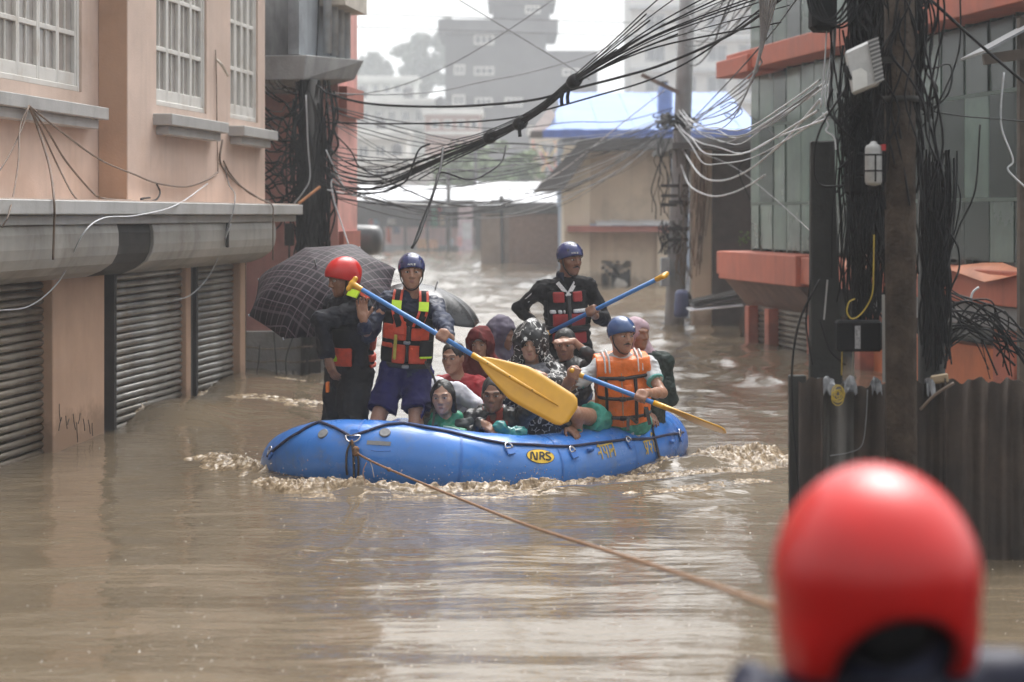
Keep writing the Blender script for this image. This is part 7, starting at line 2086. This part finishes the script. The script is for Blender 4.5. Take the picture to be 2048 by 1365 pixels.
def plaid(name, base, line, line2, sc=9.0, w=.08, rough=.5):
    m = bpy.data.materials.new(name); m.use_nodes = True
    n, l = m.node_tree.nodes, m.node_tree.links; b = n["Principled BSDF"]
    t = n.new("ShaderNodeTexCoord"); sep = n.new("ShaderNodeSeparateXYZ"); l.new(t.outputs['Object'], sep.inputs[0])
    col = None
    prev = n.new("ShaderNodeRGB"); prev.outputs[0].default_value = (*base, 1); out = prev.outputs[0]
    for ax, k, off, cc, ww in ((0, sc, 0, line, w), (1, sc, 0, line, w), (0, sc, .22, line2, w * .8), (1, sc, .22, line2, w * .8), (0, sc, .5, tuple(x * .6 for x in line), w * 2.2), (1, sc, .5, tuple(x * .6 for x in line), w * 2.2)):
        a = n.new("ShaderNodeMath"); a.operation = 'MULTIPLY_ADD'; a.inputs[1].default_value = k; a.inputs[2].default_value = off; l.new(sep.outputs[ax], a.inputs[0])
        f = n.new("ShaderNodeMath"); f.operation = 'FRACT'; l.new(a.outputs[0], f.inputs[0])
        c = n.new("ShaderNodeMath"); c.operation = 'LESS_THAN'; c.inputs[1].default_value = ww; l.new(f.outputs[0], c.inputs[0])
        h = n.new("ShaderNodeMath"); h.operation = 'MULTIPLY'; h.inputs[1].default_value = .6; l.new(c.outputs[0], h.inputs[0])
        mx = n.new("ShaderNodeMix"); mx.data_type = 'RGBA'; l.new(h.outputs[0], mx.inputs[0]); l.new(out, mx.inputs[6]); mx.inputs[7].default_value = (*cc, 1); out = mx.outputs[2]
    l.new(out, b.inputs['Base Color']); b.inputs['Roughness'].default_value = rough; b.inputs['Specular IOR Level'].default_value = .2
    return m

def shawl_over(b, m, name="shawl", top=1.12, wide=.20, drop=.10, cutf=.055, seed=1.0, open_r=(.060, .09, .082)):
    """Cloth over head and shoulders with an opening for the face."""
    S = Sculpt(); R = b.HR(); q = b.hk
    S.ell(b.H(0, -.015, .030), vec(.100, .115, .108) * q * top / 1.05, R, .02)
    S.ecap(b.H(0, -.03, -.04), b.nb - b.u * .06, (.090 * q, .085 * q), (wide * b.k, .125 * b.k), b.l, .06)
    S.ecap(b.nb - b.u * .06, b.nb - b.u * (.06 + drop), (wide * b.k, .13 * b.k), ((wide + .03) * b.k, .15 * b.k), b.l, .05)
    S.ell(b.H(0, .115, -.020), vec(*open_r) * q, R, .014, True)
    S.noise(.028, 11, seed, 2, (1, 1, .4)).noise(.010, 28, seed, 2)
    return sculpted(name, S, m, b.root, b.vox)

def passengers():
    # girl with the green scarf
    b = Body("girl with dark hair and a green scarf peering over the raft's edge", Pn(893, 842, 13.78), Pn(897, 925, 13.85), -4, Pn(886, 795, 13.72), -10, 4, 4, k=.82, hk=.98, sk=SK_C)
    b.head(); b.torso(); b.arm('L', Pn(925, 925, 13.7), Pn(960, 900, 13.8)); b.arm('R', Pn(870, 925, 13.7), Pn(840, 900, 13.8)); b.finish(); b.face(); b.hair(True, k=.965)
    b.shirt(mat("dark_top", (0.012, 0.020, 0.022), .7, .2, 9), .014)
    GS = mat("green_scarf", (0.012, 0.20, 0.115), .5, .15, 12, .2, 50); GW = mat("scarf_border", (0.42, 0.55, 0.45), .5)
    S = Sculpt(); N = b.nb
    S.cap(N + b.l * .07 + b.u * .02 - b.f * .01, N - b.l * .07 + b.u * .02 - b.f * .01, .045, None, .03); S.cap(N - b.l * .07 + b.u * .02, N + b.f * .09 - b.u * .03, .034, .030, .03); S.cap(N + b.l * .06 + b.u * .0, N + b.f * .09 - b.u * .02, .03, .03, .03)
    S.cap(N + b.f * .09 - b.u * .015 - b.l * .02, N + b.l * .12 + b.f * .08 - b.u * .06, .026, .03, .03); S.cap(N + b.l * .12 + b.f * .08 - b.u * .06, N + b.l * .145 + b.f * .07 - b.u * .2, .03, .026, .03); S.cap(N - b.l * .10 + b.f * .05, N - b.l * .12 + b.f * .06 - b.u * .15, .03, .03, .03)
    S.noise(.012, 26, 2, 2, (1, 1, .5)); sc = sculpted("scarf", S, GS, b.root, .006)
    m = MB(); m.tube(spline([Vector(N + b.f * .115 - b.u * .0 - b.l * .01), Vector(N + b.l * .07 + b.f * .125 - b.u * .015), Vector(N + b.l * .13 + b.f * .11 - b.u * .055), Vector(N + b.l * .165 + b.f * .09 - b.u * .13), Vector(N + b.l * .168 + b.f * .09 - b.u * .22)], 5), .0085, 6); m.build("scarf_border", GW, sc)
    # hunched person in white
    b = Body("person in a white shirt hunched low behind the girl", Pn(872, 775, 14.1), Pn(915, 862, 14.35), -30, Pn(858, 808, 13.98), -40, 55, k=.95, sk=SK_A)
    b.head(); b.torso(); b.arm('L', Pn(908, 838, 13.95), Pn(960, 800, 14.0)); b.hand('L', vec(-.6, -.1, -.8), vec(-.5, .5, .5)); b.finish(); b.hair()
    S = Sculpt(); S.ell(b.B(0, -.04, .55), vec(.17, .13, .19), b.BR(), .03); b.torso_shape(S, .016); sh, el, w = b.limbs['armL']; S.cap(sh, sh + (el - sh) * .6, .062, .060, .03); S.noise(.024, 13, 1, 2, (1, 1, .6)).noise(.009, 34, 2, 2)
    sculpted("white_shirt", S, mat("white_cotton", (0.56, 0.55, 0.60), .75, .05, 9), b.root, .0075)
    # boy in red
    b = Body("youth in a red shirt half hidden under the front man's elbow", Pn(916, 758, 14.45), Pn(925, 860, 14.5), -14, Pn(906, 716, 14.4), -22, 6, k=.88, hk=.95, sk=SK_A)
    b.head(); b.torso(); b.arm('L', Pn(930, 850, 14.2), Pn(980, 830, 14.4)); b.finish(); b.face(); b.hair()
    b.shirt(mat("red_cotton", (0.34, 0.012, 0.020), .7, .12, 9, .2, 40), .016)
    # woman with red shawl
    b = Body("woman with a dark red shawl over her white headband", Pn(962, 732, 14.65), Pn(968, 850, 14.7), -8, Pn(960, 690, 14.6), -10, 3, k=.92, hk=.97, sk=SK_A)
    b.head(); b.torso(); b.arm('L', Pn(985, 800, 14.4), Pn(1020, 820, 14.6)); b.arm('R', Pn(945, 800, 14.4), Pn(900, 820, 14.6)); b.finish(); b.face(squint=.6)
    S = Sculpt(); S.ell(b.H(0, -.010, .026), vec(.082, .0995, .0965) * b.hk, b.HR(), .01); S.cut(b.H(0, .09, .040), -b.hu, .004); S.cut(b.H(0, .09, .078), b.hu, .004); S.cut(b.H(0, .02, 0), -b.hf)
    sculpted("headband", S, mat("headband_white", (0.52, 0.52, 0.55), .7), b.root, .005)
    b.shirt(mat("plum_top", (0.045, 0.020, 0.035), .8), .02)
    shawl_over(b, plaid("red_shawl_plaid", (0.075, 0.014, 0.014), (0.16, 0.012, 0.012), (0.03, 0.012, 0.014), 7, .3, .8), top=1.13, wide=.215, drop=.16, open_r=(.064, .095, .096))
    # hooded person behind her
    b = Body("person in a purple striped hood turned away behind the shawled woman", Pn(1002, 712, 15.05), Pn(1000, 840, 15.1), 30, Pn(1004, 670, 15.0), 60, 10, k=.95, sk=SK_B)
    b.head(); b.torso(); b.finish(); b.shirt(BLACKF, .02)
    shawl_over(b, plaid("purple_hood_stripe", (0.085, 0.070, 0.115), (0.16, 0.14, 0.19), (0.05, 0.035, 0.06), 6, .3, .7), "hood", 1.16, .19, .14, seed=4.0)
    # woman in printed raincoat
    C = pattern_coat()
    b = Body("woman in a black raincoat with white scribble print, hood up", Pn(1064, 735, 14.4), Pn(1068, 850, 14.45), -2, Pn(1061, 690, 14.35), -4, 3, k=.95, hk=1.0, sk=SK_C)
    b.head(); b.torso()
    b.arm('L', Pn(1086, 752, 14.08), Pn(1165, 800, 14.3)); b.hand('L', vec(-.95, -.2, .1), vec(0, .6, -.6), .7)
    b.arm('R', Pn(1056, 765, 14.1), Pn(975, 800, 14.3)); b.hand('R', vec(.9, -.2, .1), vec(0, .7, -.5), .6)
    b.finish(); b.face(); 
    SG = mat("grey_scarf", (0.13, 0.135, 0.155), .75, .2, 14, .25, 45)
    S = Sculpt(); N = b.nb
    for i, (u, r, f) in enumerate(((.030, .100, .02), (.0, .125, .04), (-.035, .135, .05), (-.07, .13, .05))):
        for k in range(14):
            a0, a1 = 2 * math.pi * k / 14, 2 * math.pi * (k + 1) / 14
            g = lambda a: N + b.u * (u - .02 * math.cos(a)) + b.l * math.sin(a) * r + b.f * (math.cos(a) * r * .95 + .01)
            S.cap(g(a0), g(a1), .026, None, .016)
    S.noise(.010, 30, 3, 2, (1, 1, 2)); sculpted("scarf", S, SG, b.root, .006)
    sh_, el_, w_ = b.limbs['armL']
    S = Sculpt(); R = b.HR()
    S.ell(b.H(0, -.018, .045), vec(.110, .125, .118), R, .02); S.ell(b.H(0, -.03, .130), vec(.05, .06, .05), R, .06)
    S.ecap(b.H(0, -.04, -.05), b.nb - b.u * .05, (.115, .095), (.205 * b.k, .12), b.l, .06)
    b.torso_shape(S, .035, -.1)
    for a in ('L', 'R'):
        sh, el, w = b.limbs['arm' + a]; S.cap(sh, el, .070, .066, .05); S.cap(el, el + (w - el) * .72, .066, .052, .03)
    S.ell(b.H(0, .125, -.035), vec(.066, .095, .098), R, .014, True); S.cap(b.nb + b.f * .14 + b.u * .03, b.nb + b.f * .17 - b.u * .20, .115, .07, .02, True)
    S.noise(.028, 11, 6.1, 2, (1, 1, .6)).noise(.010, 30, 1, 2)
    sculpted("raincoat", S, C, b.root, .0075)
    S = Sculpt(); S.ell(b.B(-.02, .13, .62), vec(.075, .03, .12), b.BR(), .02).noise(.012, 18, 2, 2); sculpted("blouse", S, mat("lilac_blouse", (0.30, 0.27, 0.32), .75, .1, 14), b.root, .008)
    m = MB(); m.tube(spline([Vector(b.B(-.03, .17, .72)), Vector(b.B(-.02, .19, .6)), P(1066, 758, 14.02), P(1076, 752, 13.98), P(1082, 760, 13.98)], 5), .010, 6); m.build("bag_cord", mat("cream_cord", (0.50, 0.44, 0.33), .8), b.root)
    # boy shading his eyes
    b = Body("dark-haired boy in a black jacket shading his eyes with a hand", Pn(1136, 728, 14.8), Pn(1140, 840, 14.85), -4, Pn(1130, 690, 14.75), -8, 6, k=.90, hk=.96, sk=SK_A)
    b.head(); b.torso(); b.arm('L', Pn(1148, 683, 14.52), Pn(1230, 760, 14.6)); b.hand('L', vec(-1, -.15, .02), vec(0, .35, -1), .15, .02)
    b.arm('R', Pn(1105, 800, 14.6), Pn(1070, 800, 14.8)); b.finish(); b.face(); b.hair()
    S = Sculpt(); b.torso_shape(S, .024)
    sh, el, w = b.limbs['armL']; S.cap(sh, el, .062, .060, .04); S.cap(el, el + (w - el) * .45, .060, .050, .02)
    sh, el, w = b.limbs['armR']; S.cap(sh, el, .062, .056, .04); S.cap(el, el + (w - el) * .86, .056, .046, .02)
    S.noise(.026, 12, 3, 2, (1, 1, .6)).noise(.009, 30, 1, 2); sculpted("jacket", S, mat("black_jacket", (0.016, 0.015, 0.016), .45, .2, 9), b.root, .0075)
    # older man reaching over the tube
    b = Body("older man in red and black jackets reaching over the raft's side", Pn(987, 830, 13.85), Pn(995, 925, 14.0), -2, Pn(987, 790, 13.78), -8, 6, k=.98, hk=1.0, sk=SK_B)
    b.head(); b.torso()
    hp = npv(rpt(1146, 872, .02))
    b.arm('L', hp + vec(-.06, .04, .055), Pn(1080, 760, 13.6), la=.31, lf=.30); b.hand('L', vec(.75, -.35, -.6), vec(-.3, .3, -.9), .55, .10)
    b.arm('R', Pn(962, 846, 13.50), Pn(930, 930, 13.7)); b.hand('R', vec(.8, -.2, -.5), vec(0, .4, -.9), .5)
    b.finish(); b.face(); b.hair(m=mat("greying_hair", (0.02, 0.018, 0.017), .6, .3, 70))
    BJ = mat("quilted_black", (0.014, 0.015, 0.016), .38, .25, 20, .3, 35)
    S = Sculpt(); b.torso_shape(S, .030)
    for a, e in (('L', .022), ('R', .018)):
        sh, el, w = b.limbs['arm' + a]; S.cap(sh, el, .052 + e, .046 + e, .04); S.cap(el, el + (w - el) * .88, .046 + e, .034 + e, .02)
    S.ecap(b.B(0, .17, -.2), b.B(0, .16, 1.0), (.085, .11), (.085, .12), b.l, .01, True)
    S.noise(.024, 14, 8, 2).noise(.010, 36, 1, 2); sculpted("black_jacket", S, BJ, b.root, .0075)
    r = b.patch("red_jacket", mat("brick_red_fabric", (0.22, 0.022, 0.012), .8, .2, 9, .2, 50), .026, -.10, .10, -.1, .98, True, sh=True, wr=.010)
    b.collar(mat("red_hood", (0.30, 0.030, 0.016), .8, .1, 20), .080, .045)
    m = MB(); m.tube([Vector(b.B(0, .135, .0)), Vector(b.B(0, .14, .45)), Vector(b.B(0, .13, .85))], .003, 5); m.build("zip", REFLW, r)
    # person behind the orange life jacket
    b = Body("person in a dark green jacket with a pink headscarf behind the orange life jacket", Pn(1290, 715, 14.55), Pn(1285, 835, 14.6), 30, Pn(1273, 668, 14.5), 40, 4, k=.98, sk=SK_B)
    b.head(); b.torso()
    hp = npv(rpt(1298, 842, .015)); b.arm('L', hp + vec(-.015, .06, .06), Pn(1380, 800, 14.8)); b.hand('L', vec(.35, -.7, -.5), vec(-.2, -.2, -1), .25)
    b.arm('R', Pn(1250, 830, 14.5), Pn(1180, 830, 14.7)); b.finish()
    b.shirt(mat("dark_green_jacket", (0.014, 0.026, 0.022), .6, .2, 9, spec=.2), .022, name="jacket", sl_e=.022, wr=.007)
    S = Sculpt(); S.ell(b.H(0, -.015, .025), vec(.092, .108, .105), b.HR(), .02); S.ecap(b.H(0, -.03, -.04), b.nb - b.u * .02, (.085, .08), (.10, .09), b.l, .05); S.ell(b.H(0, .115, -.03), vec(.062, .09, .085), b.HR(), .014, True); S.noise(.012, 14, 3, 2)
    sculpted("headscarf", S, mat("pink_print_scarf", (0.42, 0.30, 0.34), .7, .25, 30, col2=(0.30, 0.20, 0.24)), b.root, .0075)
    m = Sculpt(); m.cap(b.shL + b.u * .02, b.shL - b.u * .10 + b.l * .045, .050, .046, .02); m.noise(.01, 16, 2, 2); sculpted("red_shoulder_pad", m, mat("rust_orange", (0.42, 0.07, 0.035), .7), b.root, .0075)
    # teal plastic bag in the lap of the older man
    S = Sculpt(); S.ell(P(1022, 866, 13.56), vec(.125, .07, .055), None, .03).ell(P(1000, 856, 13.52), vec(.05, .05, .05), None, .03).noise(.03, 14, 2, 3).noise(.012, 40, 5, 2)
    tag(sculpted("plastic_bag", S, mat("teal_plastic", (0.012, 0.17, 0.17), .22, .2, 14), None, .0065), "crumpled teal plastic bag beside the older man", "bag")
passengers()

# ---------------------------------------------------------------- red-helmeted person in front of the camera
def foreground_person():
    Y = 2.80
    b = Body("person in a glossy red helmet seen from behind close to the camera", Pn(1790, 1352, 2.82), npv((P(1790, 1352, 2.9) - Vector((0, 0, .50)))), 186, Pn(1752, 1165, Y), 188, 6, k=1.0, sk=SK_D, vox=.009)
    b.head(); b.torso()
    rp = P(1690, 1290, 3.05)
    b.arm('L', npv(P(1650, 1420, 3.12)), Pn(1560, 1600, 2.9)); b.arm('R', npv(P(1700, 1390, 3.15)), Pn(2000, 1600, 3.0))
    b.grip('R', npv(rp), vec(.5, -.75, -.4), vec(0, -.3, -1), r=.010)
    kn = b.pv - vec(0, 0, .40); b.leg('L', kn + b.l * .09, kn + b.l * .09 - vec(0, 0, .40)); b.leg('R', kn - b.l * .09, kn - b.l * .09 - vec(0, 0, .40))
    b.finish(); b.hair(True)
    S = Sculpt(); R = b.HR()
    S.ell(b.H(0, .0, .010), vec(.137, .150, .156), R, .01); S.ecap(b.H(0, 0, .0), b.H(0, -.002, -.050), (.136, .149), (.131, .143), b.hl, .03)
    for x in (-1, 1): S.ell(b.H(x * .096, .01, -.085), vec(.036, .085, .070), R, .03)
    S.ell(b.H(0, .0, -.03), vec(.116, .130, .150), R, .006, True)
    S.ell(b.H(0, -.15, -.150), vec(.106, .15, .110), R, .012, True)
    S.ell(b.H(0, .17, -.07), vec(.085, .14, .10), R, .012, True)
    S.cut(b.H(0, 0, -.128), -b.hu, .008)
    h = sculpted("helmet", S, HELR, b.root, .0065)
    for az in (-.5, 0, .5):
        c = b.hc + (b.hl * math.sin(az) - b.hf * math.cos(az)) * .118 + b.hu * .085; d = Vector(b.hl * math.sin(az) - b.hf * math.cos(az) + b.hu * .7)
        m = MB(); m.lathe(Vector(c) - d.normalized() * .006, [(.010, 0), (.010, .012), (.006, .010)], 12, d); m.build("rivet", mat("rivet_red", (.20, .01, .01), .5), h)
    b.shirt(mat("navy_raincoat", (0.020, 0.022, 0.042), .5, .15, 6, spec=.25), .022, name="jacket", sl_e=.022)
    b.collar(mat("grey_blue_collar", (0.055, 0.058, 0.10), .5, spec=.25), .080, .055)
    b.legs_cloth(BLACKF, .02, 2.0)
    m = MB(); m.tube(spline([Vector(b.H(-.095, .03, -.09)), Vector(b.H(-.075, .05, -.15)), Vector(b.H(-.03, .06, -.16))], 5), .008, 6); m.build("chin_strap", INK, h)
foreground_person()

# ---------------------------------------------------------------- umbrellas
def umbrella(label, c, axis, R, h, fab, edge, spin=0.0, shaft=.75, n=8):
    """c = centre of the rim plane, axis = towards the tip."""
    z = Vector(axis).normalized(); x = z.orthogonal().normalized(); y = z.cross(x)
    M = Matrix((x, y, z)).transposed().to_4x4(); M.translation = Vector(c)
    U = thing("umbrella", label, "umbrella", Vector(c))
    ring = 9; vs = []; sub = 5
    for i in range(ring + 1):
        t = i / ring; ang = t * 1.12
        r = R * math.sin(ang) / math.sin(1.12); zz_ = h * (math.cos(ang) - math.cos(1.12)) / (1 - math.cos(1.12))
        for k in range(n * sub):
            f = (k % sub) / sub; a = 2 * math.pi * k / (n * sub) + spin
            sag = 1 - .10 * t * 4 * f * (1 - f)
            vs.append(Vector((math.cos(a) * r * sag, math.sin(a) * r * sag, zz_ - .012 * t * 4 * f * (1 - f))))
    m_ = n * sub; fs = []
    for i in range(ring):
        for k in range(m_): fs.append((i * m_ + k, i * m_ + (k + 1) % m_, (i + 1) * m_ + (k + 1) % m_, (i + 1) * m_ + k))
    o = len(vs); vs += [v - Vector((0, 0, .003)) for v in vs]; fs += [tuple(q + o for q in f)[::-1] for f in fs]
    fs += [(ring * m_ + k, ring * m_ + (k + 1) % m_, o + ring * m_ + (k + 1) % m_, o + ring * m_ + k) for k in range(m_)]
    me = MB().add(vs, fs, True).mesh("canopy"); cp = link("canopy", me, fab, U, M)
    W = lambda p: M @ Vector(p)
    for k in range(n):
        a = 2 * math.pi * k / n + spin; pts = []
        for i in range(ring + 1):
            ang = i / ring * 1.12; r = R * math.sin(ang) / math.sin(1.12); pts.append(W((math.cos(a) * r, math.sin(a) * r, h * (math.cos(ang) - math.cos(1.12)) / (1 - math.cos(1.12)) - .006)))
        m = MB(); m.tube(pts, .0032, 5); m.build("rib", DARKM, U)
        m = MB(); m.tube([pts[5], W((0, 0, h - .22))], .0025, 5); m.build("stretcher", DARKM, U)
        m = MB(); m.lathe(pts[-1] - z * .006, [(.005, 0), (.005, .02)], 6, z); m.build("rib_tip", REFLW, U)
    m = MB(); m.tube([W((0, 0, h + .05)), W((0, 0, h - shaft))], .006, 8); m.build("shaft", GREYCAB, U)
    m = MB(); m.tube([W((0, 0, h - shaft + .1)), W((0, 0, h - shaft)), W((.01, 0, h - shaft - .03)), W((.04, 0, h - shaft - .04)), W((.06, 0, h - shaft - .02))], .012, 8); m.build("handle", DARKM, U)
UM1 = plaid("umbrella_plaid", (0.010, 0.008, 0.012), (0.17, 0.135, 0.155), (0.07, 0.035, 0.05), 8.0, .055, .6)
umbrella("large dark plaid umbrella behind the red-helmeted man", P(645, 584, 14.75), (-.14, -.56, .80), .565, .25, UM1, None, .2)
UM2 = mat("wet_black_umbrella", (0.030, 0.031, 0.033), .25, .2, 30, .1, 200)
umbrella("plain black umbrella low beside the front man's shoulder", P(858, 618, 15.2), (.30, -.10, .94), .42, .17, UM2, None, .35)
# ================================================================== rain haze
def haze():
    m = bpy.data.materials.new("rain_haze"); m.use_nodes = True
    n, l = m.node_tree.nodes, m.node_tree.links
    n.clear()
    v = n.new("ShaderNodeVolumePrincipled"); v.inputs['Color'].default_value = (0.93, 0.96, 1.0, 1); v.inputs['Density'].default_value = 0.0018; v.inputs['Anisotropy'].default_value = 0.2
    o = n.new("ShaderNodeOutputMaterial"); l.new(v.outputs[0], o.inputs['Volume'])
    b = MB(); b.box(WORLD, -520, 520, -1320, 12, -2.6, 75)
    tag(b.build("haze", m), "pale rain haze filling the air of the street", "haze", kind="stuff")
haze()
